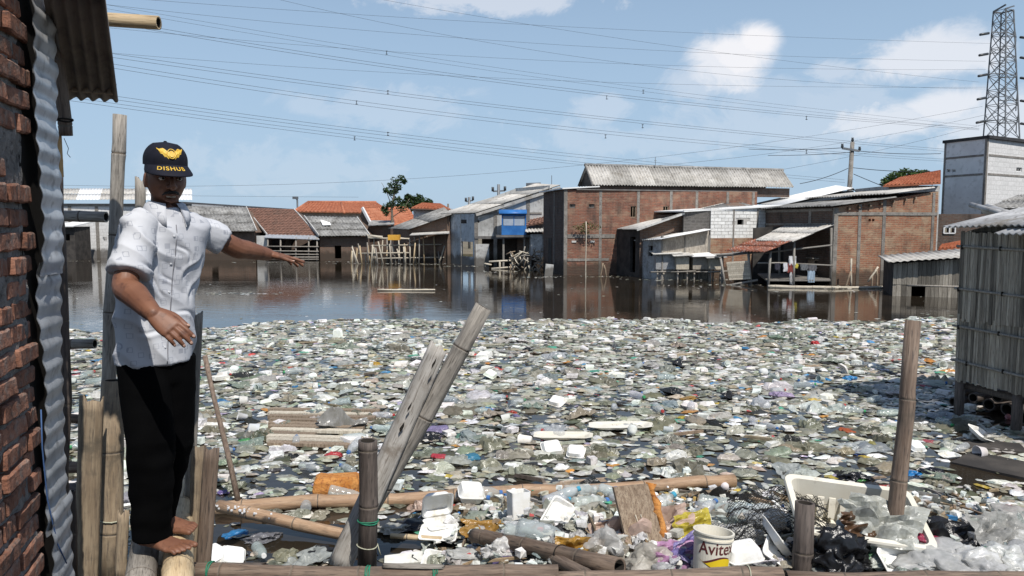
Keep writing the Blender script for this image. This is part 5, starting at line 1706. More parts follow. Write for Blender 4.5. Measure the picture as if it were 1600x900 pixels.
# ------------------------------------------------------------------ bamboo shack on the raft
s0 = Vector((at(1491, 600, 8.05).x, 8.05))
sd_ = (Vector((at(1602, 600, 7.25).x, 7.25)) - s0).normalized()
sn = Vector((sd_.y, -sd_.x))
SL = 3.0
shk = thing('bamboo_shack', V3(s0 + sd_ * SL / 2 - sn * .8, 0), 'grey bamboo slat shack on posts over a raft of logs', 'shack')
ZB, ZT = .39, 2.02
wall_mb(s0 - sn * .06, s0 + sd_ * SL - sn * .06, ZB + .1, ZT, ZT, .02).build('lining', 'near_black', shk)
for tier, (za, zb, off) in enumerate(((ZB, 1.12, .0), (1.06, ZT, .012))):
    x = 0.0
    while x < SL:
        wd_ = random.uniform(.026, .044)
        p, q = s0 + sd_ * (x + .002), s0 + sd_ * (x + wd_ - .001)
        o1 = off + random.uniform(0, .007)
        zl = za + random.uniform(-.015, .02)
        if tier == 0:
            zl += .05 * noise.noise(Vector((x * 3, 0, 2))) + (-.05 if 1.5 < x < 1.7 else 0)
        zh = zb + random.uniform(-.02, .01)
        mid = (p + q) / 2 + sn * (o1 + .006)
        tl = random.uniform(-.006, .006)
        mb = MB()
        mb.loft([[V3(p + sn * o1, z_) + Vector((tl * f, 0, 0)), V3(mid, z_) + Vector((tl * f, 0, 0)), V3(q + sn * o1, z_) + Vector((tl * f, 0, 0)), V3(q - sn * .004, z_), V3(p - sn * .004, z_)] for z_, f in ((zl, 1), ((zl + zh) / 2, 0), (zh, -1))], sm=False)
        mb.build('slat', 'slat_grey', shk)
        x += wd_
for z_ in (1.85, 1.39, .98, .60):
    off = sn * .03
    a, b = s0 + off - sd_ * .03, s0 + sd_ * SL + off
    piece(shk, 'batten', 'wood_grey', lambda mb: mb.tube([V3(a, z_ + .01), V3(a.lerp(b, .3), z_ - .012), V3(a.lerp(b, .6), z_ + .008), V3(b, z_)], .014, 6))
    for k_ in range(7):
        p = s0 + sd_ * (.12 + k_ * .42 + random.uniform(-.1, .1)) + sn * .038
        piece(shk, 'lashing', 'hole_dark', lambda mb: mb.box(V3(p, z_), (.016, .016, .045)))
for (a, b) in ((s0 - Vector((-.05, 0)), s0 + Vector((2.2, .5))), (s0 + sd_ * SL, s0 + sd_ * SL + Vector((2.2, .5)))):
    wall_mb(b, a, ZB, ZT + .5, ZT, .03).build('end_wall', 'slat_grey', shk)
for s_, dz in ((.03, 0), (.72, 0), (1.5, 0), (2.8, 0)):
    p = s0 + sd_ * s_ - sn * .05
    piece(shk, 'stilt', 'bamboo_dark', lambda mb: mb.tube([V3(p, -.3), V3(p, ZB + .2)], .05, 10))
piece(shk, 'sill_pole', 'bamboo_dark', lambda mb: mb.tube([V3(s0 - sn * .1, ZB - .06), V3(s0 + sd_ * SL - sn * .1, ZB - .1)], .04, 10))
ev_ = lambda s_, o_, z_: V3(s0 + sd_ * s_ + sn * o_, z_)
sheets(shk, ev_(-.16, .10, 2.07), ev_(1.05, .14, 2.08), ev_(1.05, -1.6, 2.42), ev_(-.16, -1.6, 2.40), 'zinc_dull', .75, 1, .076, .011, jit=.01)
sheets(shk, ev_(.62, .26, 2.00), ev_(2.2, .3, 2.0), ev_(2.2, -.7, 2.26), ev_(.62, -.7, 2.24), 'zinc_dull', .75, 1, .076, .011, jit=.01)
# logs of the raft
for i, (x0, y0, x1, y1, zc, r) in enumerate(((1545, 632, 1640, 612, .10, .07), (1575, 640, 1680, 625, .10, .075), (1520, 622, 1610, 606, .12, .06), (1500, 614, 1600, 600, .14, .05), (1560, 622, 1650, 606, .24, .06), (1600, 655, 1700, 640, .08, .07), (1490, 628, 1560, 616, .06, .05))):
    a, b = gnd(x0, y0, zc), gnd(x1, y1, zc)
    bamboo('raft_log', a, b + (b - a) * .8, r, r, 'bamboo_dark', 'dark bamboo log in the raft under the slat shack', 'bamboo log', 'raft logs', node=.45, seg=14, hollow0=True)
t = thing('roof_beams', at(1545, 328, 9.5), 'two grey round beam ends lying on the shack roof', 'beam')
for (x0, y0, x1, y1, r) in ((1517, 320, 1580, 337, .035), (1542, 327, 1578, 338, .07)):
    pa, pb_ = at(x0, y0, 9.6), at(x1, y1, 8.9)
    piece(t, 'beam', 'zinc_dull', lambda mb: mb.tube([pa, pb_], r, 10))

# half-sunk boards near the raft
for (x0, y0, x1, y1, w_, lb) in ((1503, 712, 1640, 742, .5, 'black half-sunk board in front of the raft'), (1490, 690, 1600, 700, .3, 'wet dark plank floating by the raft')):
    a, b = gnd(x0, y0, .02), gnd(x1, y1, .02)
    mb = MB()
    mb.bar(a - Vector((0, 0, .03)), b - Vector((0, 0, .02)), w_, .05)
    o = mb.build('sunk_board', 'near_black', label=lb, cat='board')
# ------------------------------------------------------------------ floating litter
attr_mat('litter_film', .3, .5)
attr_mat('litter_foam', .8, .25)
mat('film', (1, 1, 1), (.72, .71, .66), scale=9, rough=.22, spec=.6, bump=.3, bscale=10, bdist=.02, objcol=True, trans=.35)
mat('film_clear', (1, 1, 1), (.75, .76, .75), scale=9, rough=.22, spec=.6, bump=.35, bscale=10, bdist=.02, objcol=True, trans=.4, alpha=.74)
mat('foam', (1, 1, 1), (.86, .84, .78), scale=14, rough=.75, spec=.25, bump=.25, bscale=160, bdist=.003, objcol=True, dirt=(.36, .32, .24), dscale=9, dlo=.52, dhi=.78)
mat('tub_ivory', (.64, .60, .50), (.70, .67, .58), scale=4, rough=.45, spec=.4, bump=.1, dirt=(.30, .26, .20), dscale=8, dlo=.58, dhi=.8)
mat('rust_foam', (.42, .16, .035), (.52, .24, .07), (.25, .09, .03), scale=14, rough=.95, bump=1.0, bscale=60)
mat('pet', (1, 1, 1), (.8, .85, .85), scale=8, rough=.12, spec=.7, bump=.2, bscale=30, objcol=True, trans=.2, alpha=.42)
mat('black_net', (.02, .02, .02), rough=.7, bump=0)
mat('litter_bed', (.10, .095, .08), (.24, .235, .21), (.04, .04, .036), scale=16, rough=.7, bump=1.0, bscale=40, bdist=.02, detail=8)


def sstep(a, b, x):
    t_ = min(1, max(0, (x - a) / (b - a)))
    return t_ * t_ * (3 - 2 * t_)


def pile(x, y):
    """height of the heaped litter against the rail"""
    h = .30 * (1 - sstep(4.0, 5.7, y)) * sstep(-.55, .25, x)
    return h + .05 * (1 - sstep(4, 5.7, y)) * sstep(1.2, 2.4, x)


def lit(px, py, dz=0.0):
    z = 0.0
    for _ in range(12):
        p = gnd(px, py, z + dz)
        z = .5 * z + .5 * pile(p.x, p.y)
    return gnd(px, py, z + dz)


def far_edge(x):
    return 16.1 + .9 * noise.noise(Vector((x * .35, 3.3, 0))) + .5 * noise.noise(Vector((x * 1.3, 7.7, 0))) + (min(0, x + 3) * .28)


HOLES = [(gnd(470, 838), .62, .28), (gnd(560, 845), .55, .22), (gnd(640, 778), .28, .12), (gnd(1560, 735), .55, .3), (gnd(400, 838), .3, .2), (gnd(340, 812), .3, .1)]


def open_water(x, y):
    for c, rx, ry in HOLES:
        if ((x - c.x) / rx) ** 2 + ((y - c.y) / ry) ** 2 < 1:
            return True
    return False


def blocked(x, y):
    # the brick wall, the footway and the slat shack
    if y < 4.3 and x < -1.35:
        return True
    r = Vector((x, y)) - s0
    return 0 < r.dot(sd_) < 3 and -1.5 < r.dot(sn) < -.15


mb = MB()
n = 60
xs_ = np.linspace(-.9, 4.6, n)
ys_ = np.linspace(3.55, 5.8, 30)
vs = [(x, y, pile(x, y) - .03 + .035 * noise.noise(Vector((x * 7, y * 7, 0))) - (.12 if y > 5.6 or x < -.7 else 0)) for y in ys_ for x in xs_]
fs = [(j * n + i, j * n + i + 1, (j + 1) * n + i + 1, (j + 1) * n + i) for j in range(29) for i in range(n - 1)]
mb.mesh(vs, fs, 0, True)
mb.build('litter_heap', 'litter_bed', label='compacted wet litter heaped against the bamboo rail', cat='litter', kind='stuff')

PENDING, MARKS = [], []


def later(o, what, cat, group):
    PENDING.append((o, what))
    o['category'], o['group'] = cat, group
    return o


# palettes: colour, weight, word
PAL = [((.25, .245, .18), 26, 'grey-green'), ((.38, .375, .315), 27, 'dull grey'), ((.56, .55, .50), 21, 'pale grey'), ((.74, .74, .71), 11, 'white'), ((.045, .045, .042), 12, 'black'),
       ((.38, .34, .25), 7, 'beige'), ((.13, .135, .095), 14, 'dark olive'), ((.27, .31, .31), 4, 'bluish grey'), ((.31, .36, .27), 4, 'pale green'), ((.46, .38, .30), 2.5, 'tan'),
       ((.07, .22, .40), .8, 'blue'), ((.45, .08, .07), .6, 'red'), ((.50, .38, .08), .7, 'yellow'), ((.08, .30, .20), .6, 'green'), ((.42, .36, .50), .6, 'lilac'), ((.5, .24, .06), .6, 'orange')]
PW = np.array([p[1] for p in PAL], float)
PW /= PW.sum()


def jitcol(c, k=.18):
    f = 1 + random.uniform(-k, k)
    return tuple(max(.01, min(.85, q * f * (1 + random.uniform(-.05, .05)))) for q in c)


# scraps
scr = []
tries = 0
while len(scr) < 33000 and tries < 190000:
    tries += 1
    y = sqrt(random.uniform(3.75 ** 2, 17.4 ** 2))
    x = random.uniform(-.80, .80) * y
    if y > far_edge(x) or open_water(x, y) and random.random() < .97 or blocked(x, y):
        continue
    size = min(.40, max(.05, random.lognormvariate(math.log(.082), .46))) * (.8 if y < 6 else 1)
    scr.append((x, y, size, int(RNG.choice(len(PAL), p=PW))))
for _ in range(170):          # stragglers on the open water
    y = random.uniform(15, 30)
    x = random.uniform(-.62, .6) * y
    if y > far_edge(x):
        scr.append((x, y, random.uniform(.03, .09), int(RNG.choice(len(PAL), p=PW))))
for (px, py, n_, sx_, sy_) in ((360, 459, 70, .9, .25), (640, 452, 14, .7, .2), (1345, 453, 130, 1.4, .35), (1230, 447, 40, 1.5, .2), (965, 432, 40, .8, .25), (1080, 437, 60, 1.1, .3), (590, 412, 60, 1.6, .3), (670, 413, 50, 1.0, .3), (720, 416, 30, .6, .2), (780, 425, 40, .9, .3), (850, 433, 30, .4, .2), (1150, 445, 60, .8, .2), (430, 410, 30, 1.2, .2), (520, 409, 30, 1.2, .2), (130, 408, 30, 1, .2)):
    c = gnd(px, py)
    for _ in range(n_):
        scr.append((random.gauss(c.x, sx_), random.gauss(c.y, sy_), random.uniform(.05, .13), random.choice([3, 2, 2, 1, 1, 5, 6, 4])))


def scrap_mesh(seed, rings=3, seg=10):
    rnd = random.Random(seed)
    vs, fs = [(0, 0, rnd.uniform(.10, .30))], []
    el = rnd.uniform(.45, .9)
    ph = rnd.uniform(0, 6)
    for r in range(1, rings + 1):
        for k in range(seg):
            th = 2 * pi * k / seg
            rad = .5 * r / rings * (1 + .28 * sin(2 * th + ph) + rnd.uniform(-.16, .16))
            hh = (rnd.uniform(.04, .34) if r < rings else rnd.uniform(-.10, .05))
            vs.append((cos(th) * rad, sin(th) * rad * el, hh))
    for k in range(seg):
        fs.append((0, 1 + k, 1 + (k + 1) % seg))
    for r in range(rings - 1):
        for k in range(seg):
            a, b = 1 + r * seg + k, 1 + r * seg + (k + 1) % seg
            fs.append((a, a + seg, b + seg, b))
    return vs, fs


order = sorted(range(len(scr)), key=lambda i: -scr[i][2] / scr[i][1])
near_ids = [i for i in order if abs(scr[i][0]) < .66 * scr[i][1] and scr[i][1] > 4.1][:300]
near_set = set(near_ids)
SM = []
for i in range(14):
    v_, f_ = scrap_mesh(100 + i, 5, 16)
    me = bpy.data.meshes.new('plastic_scrap')
    me.from_pydata(v_, [], f_)
    me.materials.append(MATS['film'])
    for p in me.polygons:
        p.use_smooth = i % 3 == 0
    SM.append(me)
for i in near_ids:
    x, y, s_, ci = scr[i]
    o = bpy.data.objects.new('plastic_scrap', random.choice(SM))
    COL.objects.link(o)
    o.location = (x, y, pile(x, y) + .005)
    o.rotation_euler = (random.uniform(-.15, .15), random.uniform(-.15, .15), random.uniform(-.6, .6) + (pi if random.random() < .5 else 0))
    o.scale = (s_ * 1.1, s_ * 1.0, s_ * random.uniform(.35, .8))
    o.color = (*jitcol(PAL[ci][0]), 1)
    later(o, f'{"small" if s_ < .17 else "large"} crumpled {PAL[ci][2]} plastic scrap', 'plastic scrap', 'loose plastic scraps')

TM = [scrap_mesh(i, 2, 7) for i in range(24)]


def mass(name, items, templates, m, label, flat=1.0, smooth=True):
    """items: (x, y, z, sx, sy, sz, rot, colour, template, jitter)"""
    V, Fi, C, sizes = [], [], [], []
    base = 0
    tv = [np.array(t_[0]) for t_ in templates]
    for (x, y, z, sx, sy, sz, rz, col, ti, jt) in items:
        v = tv[ti].copy()
        if jt:
            v = v + RNG.normal(0, jt, v.shape) * np.array([1, 1, .8])
        v = v * np.array([sx, sy, sz])
        c_, s__ = cos(rz), sin(rz)
        w_ = np.empty_like(v)
        w_[:, 0] = v[:, 0] * c_ - v[:, 1] * s__ + x
        w_[:, 1] = v[:, 0] * s__ + v[:, 1] * c_ + y
        w_[:, 2] = v[:, 2] + z
        V.append(w_)
        for f in templates[ti][1]:
            Fi.append([q + base for q in f])
        C.append(np.tile(np.array([*col, 1.0]), (len(v), 1)))
        base += len(v)
    V = np.concatenate(V)
    me = bpy.data.meshes.new(name)
    me.from_pydata(V.tolist(), [], Fi)
    at_ = me.color_attributes.new('col', 'FLOAT_COLOR', 'POINT')
    at_.data.foreach_set('color', np.concatenate(C).ravel())
    me.materials.append(MATS[m])
    if smooth:
        me.polygons.foreach_set('use_smooth', [i % 9 != 0 for i in range(len(me.polygons))])
    o = link_mesh(name, me)
    return tag(o, label, 'litter', kind='stuff')


items = []
for i, (x, y, s_, ci) in enumerate(scr):
    if i in near_set:
        continue
    rz = random.uniform(-.9, .9) + (pi if random.random() < .5 else 0)
    items.append((x, y, pile(x, y) + random.uniform(-.004, .012), s_ * 1.3, s_ * 1.1, s_ * random.uniform(.2, .62) * (1.0 if y < 17 else .4), rz, jitcol(PAL[ci][0], .28), random.randrange(24), .045))
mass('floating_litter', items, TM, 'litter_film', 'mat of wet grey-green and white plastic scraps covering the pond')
CUBE = ([(-.5, -.5, 0), (.5, -.5, 0), (.5, .5, 0), (-.5, .5, 0), (-.46, -.46, 1), (.46, -.46, 1), (.46, .46, 1), (-.46, .46, 1)], [(3, 2, 1, 0), (4, 5, 6, 7), (0, 1, 5, 4), (1, 2, 6, 5), (2, 3, 7, 6), (3, 0, 4, 7)])
items = []
while len(items) < 380:
    y = sqrt(random.uniform(4.2 ** 2, 17 ** 2))
    x = random.uniform(-.8, .8) * y
    if y > far_edge(x) or open_water(x, y) or blocked(x, y):
        continue
    s_ = random.uniform(.05, .17)
    stick_ = random.random() < .25
    c = random.choice([(.74, .74, .71), (.66, .65, .60), (.70, .70, .68)]) if not stick_ else random.choice([(.24, .19, .13), (.34, .28, .2), (.12, .1, .08), (.4, .38, .33)])
    items.append((x, y, pile(x, y) + .015, s_ * (2.6 if stick_ else 1), s_ * (.2 if stick_ else random.uniform(.5, .9)), random.uniform(.02, .055) * (1 if not stick_ else .6), random.uniform(-.6, .6) if stick_ else random.uniform(0, 6), jitcol(c, .12), 0, .06))
for _ in range(1500):
    y = random.uniform(3.7, 5.6)
    x = random.uniform(-.5, 3.7)
    if open_water(x, y) or x > .68 * y:
        continue
    s_ = random.uniform(.015, .06)
    c = random.choice([(.76, .76, .74), (.7, .7, .68), (.74, .74, .72), (.5, .48, .42), (.2, .15, .1), (.3, .22, .14), (.6, .6, .57), (.66, .66, .63), (.5, .5, .46), (.3, .3, .27), random.choice([(.45, .3, .1), (.05, .2, .45), (.5, .1, .1), (.1, .4, .25), (.6, .6, .6), (.5, .45, .4)])])
    tw = c[0] in (.2, .3) and random.random() < .7
    items.append((x, y, pile(x, y) + random.uniform(0, .06), s_ * (3 if tw else 1), s_ * (.25 if tw else random.uniform(.5, 1)), s_ * random.uniform(.2, .7), random.uniform(0, 6), jitcol(c, .1), 0, .12))
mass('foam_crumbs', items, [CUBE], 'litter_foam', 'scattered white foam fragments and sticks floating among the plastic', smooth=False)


# ---------------- single pieces
def mesh_obj(mb, name, mats):
    o = build_local(mb, name, mats)
    me = o.data
    bpy.data.objects.remove(o)
    return me


def bag_mesh(seed, sub=4, flat=.62, ridges=.33, f=2.6):
    rnd = random.Random(seed * 77)
    bm = bmesh.new()
    bmesh.ops.create_icosphere(bm, subdivisions=sub, radius=.5)
    off = Vector((seed * 3.7, seed * 1.9, 0))
    el = 1 + .35 * sin(seed * 2.3)
    for v in bm.verts:
        p = v.co * f + off
        warp = noise.noise_vector(p * .8) * .8
        d = 1 - sqrt(abs(noise.noise(p * .8 + warp))) * 1.9
        d2 = 1 - sqrt(abs(noise.noise(p * 1.9 + warp * 2 + Vector((9, 0, 0))))) * 1.8
        d3 = noise.noise(p * .6)
        r = 1 + ridges * (.5 * d + .34 * d2) + .4 * d3 - .22 + rnd.uniform(-.006, .006)
        v.co = Vector((v.co.x * r * el, v.co.y * r, v.co.z * r * flat)) + noise.noise_vector(p * 1.3) * .09
        if v.co.z < -.06:
            v.co.z = -.06 + (v.co.z + .06) * .1
    me = bpy.data.meshes.new('plastic_bag')
    bm.to_mesh(me)
    bm.free()
    for p in me.polygons:
        p.use_smooth = True
    return me


BAGS = {}
for m_ in ('film', 'film_clear'):
    BAGS[m_] = []
    for i in range(7):
        me = bag_mesh(i + 1, 4, random.uniform(.45, .75), random.uniform(.3, .5), random.uniform(2.2, 3.4))
        me.materials.append(MATS[m_])
        BAGS[m_].append(me)


def sheet_mesh(seed, n=20, amp=.10, aspect=.7):
    rnd = random.Random(seed * 31)
    vs, fs = [], []
    cr = [(rnd.uniform(0, pi), rnd.uniform(-.3, .3), rnd.uniform(.03, .10), rnd.choice((-1, 1))) for _ in range(9)]
    for j in range(n + 1):
        for i in range(n + 1):
            u, v = i / n - .5, j / n - .5
            e = 1 + .3 * noise.noise(Vector((atan2(v, u) * 1.7, seed * 5.1, 0)))
            h = 0
            for a_, o_, w_, sg in cr:      # sharp creases across the film
                d = abs(u * cos(a_) + v * sin(a_) - o_)
                h += sg * max(0, 1 - d / (w_ * 2.2)) * amp * .8
            p = Vector((u * 5, v * 5, seed * 3.3))
            h += amp * .9 * noise.noise(p * .6) + amp * .5 * (1 - abs(noise.noise(p)) * 2) + rnd.uniform(-.006, .006)
            k = 1 - (2 * max(abs(u), abs(v))) ** 3 * .8
            vs.append((u * e + .03 * noise.noise(p * 2), v * e * aspect + .03 * noise.noise(p * 2 + Vector((4, 4, 4))), h * k))
    for j in range(n):
        for i in range(n):
            a = j * (n + 1) + i
            fs += [(a, a + 1, a + n + 2), (a, a + n + 2, a + n + 1)]
    me = bpy.data.meshes.new('plastic_sheet')
    N = len(vs)
    vs2 = [(x, y, z - .006) for x, y, z in vs]
    me.from_pydata(vs + vs2, [], fs + [tuple(N + q for q in f[::-1]) for f in fs])
    for p in me.polygons:
        p.use_smooth = False
    return me


SHEETS = {}
for m_ in ('film', 'film_clear'):
    SHEETS[m_] = []
    for i in range(5):
        me = sheet_mesh(i + 1, 22, random.uniform(.06, .14), random.uniform(.5, .9))
        me.materials.append(MATS[m_])
        SHEETS[m_].append(me)


def rrect(w_, d_, z, rc=.18, n=4):
    rc = rc * min(w_, d_)
    pts = []
    for cx, cy, a0 in ((1, 1, 0), (-1, 1, pi / 2), (-1, -1, pi), (1, -1, 1.5 * pi)):
        for k in range(n + 1):
            a = a0 + pi / 2 * k / n
            pts.append(Vector((cx * (w_ / 2 - rc) + cos(a) * rc, cy * (d_ / 2 - rc) + sin(a) * rc, z)))
    return pts


def tray_rings(w_, d_, h, taper=.82, th=.006, rim=.008, rc=.2):
    return [rrect(w_ * taper, d_ * taper, 0, rc), rrect(w_, d_, h - .004, rc), rrect(w_ + rim * 2, d_ + rim * 2, h - .003, rc), rrect(w_ + rim * 2, d_ + rim * 2, h, rc),
            rrect(w_ - th, d_ - th, h, rc), rrect(w_ * taper - th, d_ * taper - th, th, rc)]


def tray_mesh(w_, d_, h, **k):
    mb = MB()
    mb.loft(tray_rings(w_, d_, h, **k), sm=False)
    return mesh_obj(mb, 'foam_tray', 'foam')


def clamshell_mesh(openang=1.9):
    mb = MB()
    mb.loft(tray_rings(.19, .17, .05), sm=False)
    R = Matrix.Rotation(openang, 3, 'X')
    hinge = Vector((0, .095, .05))
    rings = tray_rings(.19, .17, .045)
    lid = [[R @ (Vector((p.x, p.y, p.z)) - Vector((0, -.093, .045))) * 1.0 + hinge for p in r] for r in rings]
    mb.loft([l_ for l_ in lid], sm=False)
    return mesh_obj(mb, 'foam_box', 'foam')


def closed_box_mesh():
    mb = MB()
    mb.loft([rrect(.15, .13, 0), rrect(.185, .165, .045), rrect(.195, .175, .047), rrect(.195, .175, .053), rrect(.185, .165, .055), rrect(.15, .13, .098), rrect(.12, .10, .1)], sm=False)
    return mesh_obj(mb, 'foam_box', 'foam')


def cup_mesh(r0=.03, r1=.042, h=.1):
    mb = MB()
    prof = [(r0, 0), (r1, h), (r1 + .003, h), (r1 + .003, h - .004), (r1 - .002, h - .002), (r0 - .002, .004)]
    mb.loft([[Vector((cos(2 * pi * k / 16) * r, sin(2 * pi * k / 16) * r, z)) for k in range(16)] for r, z in prof])
    return mesh_obj(mb, 'plastic_cup', 'foam')


def bottle_meshes():
    mb = MB()
    prof = [(.020, 0), (.030, .004), (.032, .015), (.032, .03), (.030, .036), (.032, .042), (.032, .06), (.030, .066), (.032, .072), (.032, .095), (.0305, .1), (.032, .105), (.032, .13), (.028, .155), (.018, .178), (.0125, .186), (.0125, .196)]
    mb.loft([[Vector((z - .1, cos(2 * pi * k / 14) * r, sin(2 * pi * k / 14) * r + .02)) for k in range(14)] for r, z in prof])
    body = mesh_obj(mb, 'plastic_bottle', 'pet')
    mb = MB()
    mb.loft([[Vector((z - .1, cos(2 * pi * k / 12) * r, sin(2 * pi * k / 12) * r + .02)) for k in range(12)] for r, z in [(.0145, .19), (.0145, .207), (.012, .208)]], sm=False)
    capm = mesh_obj(mb, 'cap', 'foam')
    return body, capm


def chunk_mesh(seed, w_, d_, h):
    mb = MB()
    mb.loft([rrect(w_, d_, 0, .08, 3), rrect(w_, d_, h * .5, .08, 3), rrect(w_, d_, h, .08, 3)], sm=False)
    for v in mb.v:
        v += noise.noise_vector(v * 14 + Vector((seed * 5, 0, 0))) * .016
    return mesh_obj(mb, 'foam_block', 'foam')


def crush(me, seed, k=.014):
    for v in me.vertices:
        v.co += noise.noise_vector(v.co * 8 + Vector((seed * 4.3, 0, seed))) * k + noise.noise_vector(v.co * 30 + Vector((0, seed * 2.3, 0))) * k * .25
    return me


TRAYS = [crush(tray_mesh(*a_), i) for i, a_ in enumerate(((.20, .14, .028), (.17, .17, .035), (.24, .16, .03), (.19, .13, .03), (.16, .15, .04)))]
CLAMS = [crush(clamshell_mesh(a_), i + 10, .010) for i, a_ in enumerate((1.9, 2.6, 1.4, 2.2))]
CLOSED = [crush(closed_box_mesh(), i + 20, .012) for i in range(4)]
CUPS = [cup_mesh(), cup_mesh(.04, .055, .075)]
BOT, BCAP = bottle_meshes()
CHUNKS = [chunk_mesh(i, random.uniform(.16, .3), random.uniform(.1, .2), random.uniform(.03, .06)) for i in range(6)]


def put(name, me, loc, rot, scale, col, label, cat, group=None):
    o = bpy.data.objects.new(name, me)
    COL.objects.link(o)
    o.location = loc
    o.rotation_euler = rot
    o.scale = (scale,) * 3 if not hasattr(scale, '__len__') else scale
    o.color = (*col, 1)
    if group and (group.startswith('drifting') or group.startswith('bottles')):
        return later(o, label, cat, group)
    if not group:
        MARKS.append((Vector(loc), label))
    return tag(o, label, cat, group)


def put_bottle(loc, rot, scale, col, capc, label, group=None):
    o = put('plastic_bottle', BOT, loc, rot, scale, col, label + ' with ' + {.05: 'blue', .7: 'white', .4: 'red'}.get(capc[0], 'dark') + ' cap' if capc[1] != .3 else label + ' with green cap', 'bottle', group)
    c = bpy.data.objects.new('cap', BCAP)
    COL.objects.link(c)
    c.parent = o
    c.color = (*capc, 1)
    return o


def field(ymin=4.6, ymax=16.5):
    while True:
        y = sqrt(random.uniform(ymin ** 2, ymax ** 2))
        x = random.uniform(-.60, .66) * y
        if y < far_edge(x) and not open_water(x, y) and not blocked(x, y):
            return Vector((x, y, pile(x, y)))


# random boxes, trays, blocks, cups, bottles and bags spread through the field
for i in range(18):
    p = field(5.6, 15)
    me = random.choice(CLAMS + CLOSED + CLOSED)
    closed = me in CLOSED
    put('foam_box', me, p + Vector((0, 0, -.025)), (random.uniform(-.2, .2), random.uniform(-.2, .2), random.uniform(0, 6.3)), random.uniform(.75, 1.0), jitcol((.72, .72, .69), .08),
        'closed white foam lunch box' if closed else 'open white foam clamshell lunch box', 'foam box', 'drifting foam lunch boxes')
for i in range(20):
    p = field(5.6, 16)
    put('foam_tray', random.choice(TRAYS), p + Vector((0, 0, .0)), (random.uniform(-.2, .2) + (pi if random.random() < .4 else 0), random.uniform(-.2, .2), random.uniform(0, 6.3)), random.uniform(.6, 1.0), jitcol((.72, .72, .69), .08),
        'white foam tray', 'foam tray', 'drifting foam trays')
for i in range(44):
    p = field(5.4, 16.2)
    put('foam_block', random.choice(CHUNKS), p + Vector((0, 0, .005)), (random.uniform(-.1, .1), random.uniform(-.1, .1), random.uniform(0, 6.3)), random.uniform(.6, 1.2), jitcol((.73, .72, .68), .08),
        'broken off-white foam slab', 'foam block', 'drifting foam slabs')
for i in range(36):
    p = field(4.8, 12)
    put('plastic_cup', random.choice(CUPS), p + Vector((0, 0, .04)), (pi / 2 + random.uniform(-.4, .4), random.uniform(-.3, .3), random.uniform(0, 6.3)), random.uniform(.9, 1.2), jitcol((.66, .67, .66), .1),
        'white plastic cup', 'cup', 'drifting cups')
for i in range(64):
    p = field(4.5, 11)
    put_bottle(p + Vector((0, 0, .02)), (random.uniform(-.2, .2), random.uniform(-.15, .15), random.uniform(0, 6.3)), random.uniform(.95, 1.35), jitcol((.62, .66, .66), .1), random.choice([(.05, .15, .4), (.7, .7, .7), (.05, .3, .12), (.4, .05, .05)]),
               'clear plastic bottle', 'drifting bottles')
BPAL = [((.55, .57, .55), 30, 'pale grey translucent'), ((.72, .72, .70), 24, 'white'), ((.32, .35, .30), 14, 'dull green-grey'), ((.03, .03, .032), 13, 'black'), ((.40, .46, .48), 8, 'bluish'),
        ((.36, .44, .36), 5, 'pale green'), ((.42, .37, .28), 6, 'beige')]
for i in range(150):
    p = field(4.4, 14)
    c, _, nm_ = random.choices(BPAL, [b[1] for b in BPAL])[0]
    m_ = 'film_clear' if ('translucent' in nm_ or 'bluish' in nm_ or 'pale green' in nm_) else 'film'
    s_ = random.uniform(.13, .27)
    if random.random() < .5:
        put('plastic_bag', random.choice(BAGS[m_]), p + Vector((0, 0, .01)), (random.uniform(-.2, .2), random.uniform(-.2, .2), random.uniform(0, 6.3)), (s_, s_ * .85, s_ * random.uniform(.45, .8)), jitcol(c, .1),
            f'crumpled {nm_} plastic bag', 'plastic bag', 'drifting plastic bags')
    else:
        put('plastic_sheet', random.choice(SHEETS[m_]), p + Vector((0, 0, .03)), (random.uniform(-.2, .2), random.uniform(-.15, .15), random.uniform(0, 6.3)), s_ * 1.5, jitcol(c, .1),
            f'creased {nm_} plastic sheet', 'plastic sheet', 'drifting plastic sheets')


# particular pieces the photograph shows
HERO = []
for i in range(3):
    me = bag_mesh(i + 21, 5, .7, .42, 3.0)
    me.materials.append(MATS['film'])
    HERO.append(me)


def bag(px, py, s_, col, label, m_='film', tall=.7, dz=0.0, v=None, name='plastic_bag', cat='plastic bag'):
    p = lit(px, py, dz)
    me = BAGS[m_][v if v is not None else random.randrange(7)] if s_ < .22 or m_ != 'film' else HERO[random.randrange(3)]
    return put(name, me, p, (random.uniform(-.15, .15), random.uniform(-.15, .15), random.uniform(-.4, .4)), (s_, s_ * .8, s_ * tall), col, label, cat)


def film(px, py, s_, col, label, m_='film', rot=(0.3, 0, 0), dz=.03, asp=1.0, v=None):
    p = lit(px, py, dz)
    return put('plastic_sheet', SHEETS[m_][v if v is not None else random.randrange(5)], p, rot, (s_, s_ * asp, s_), col, label, 'plastic sheet')


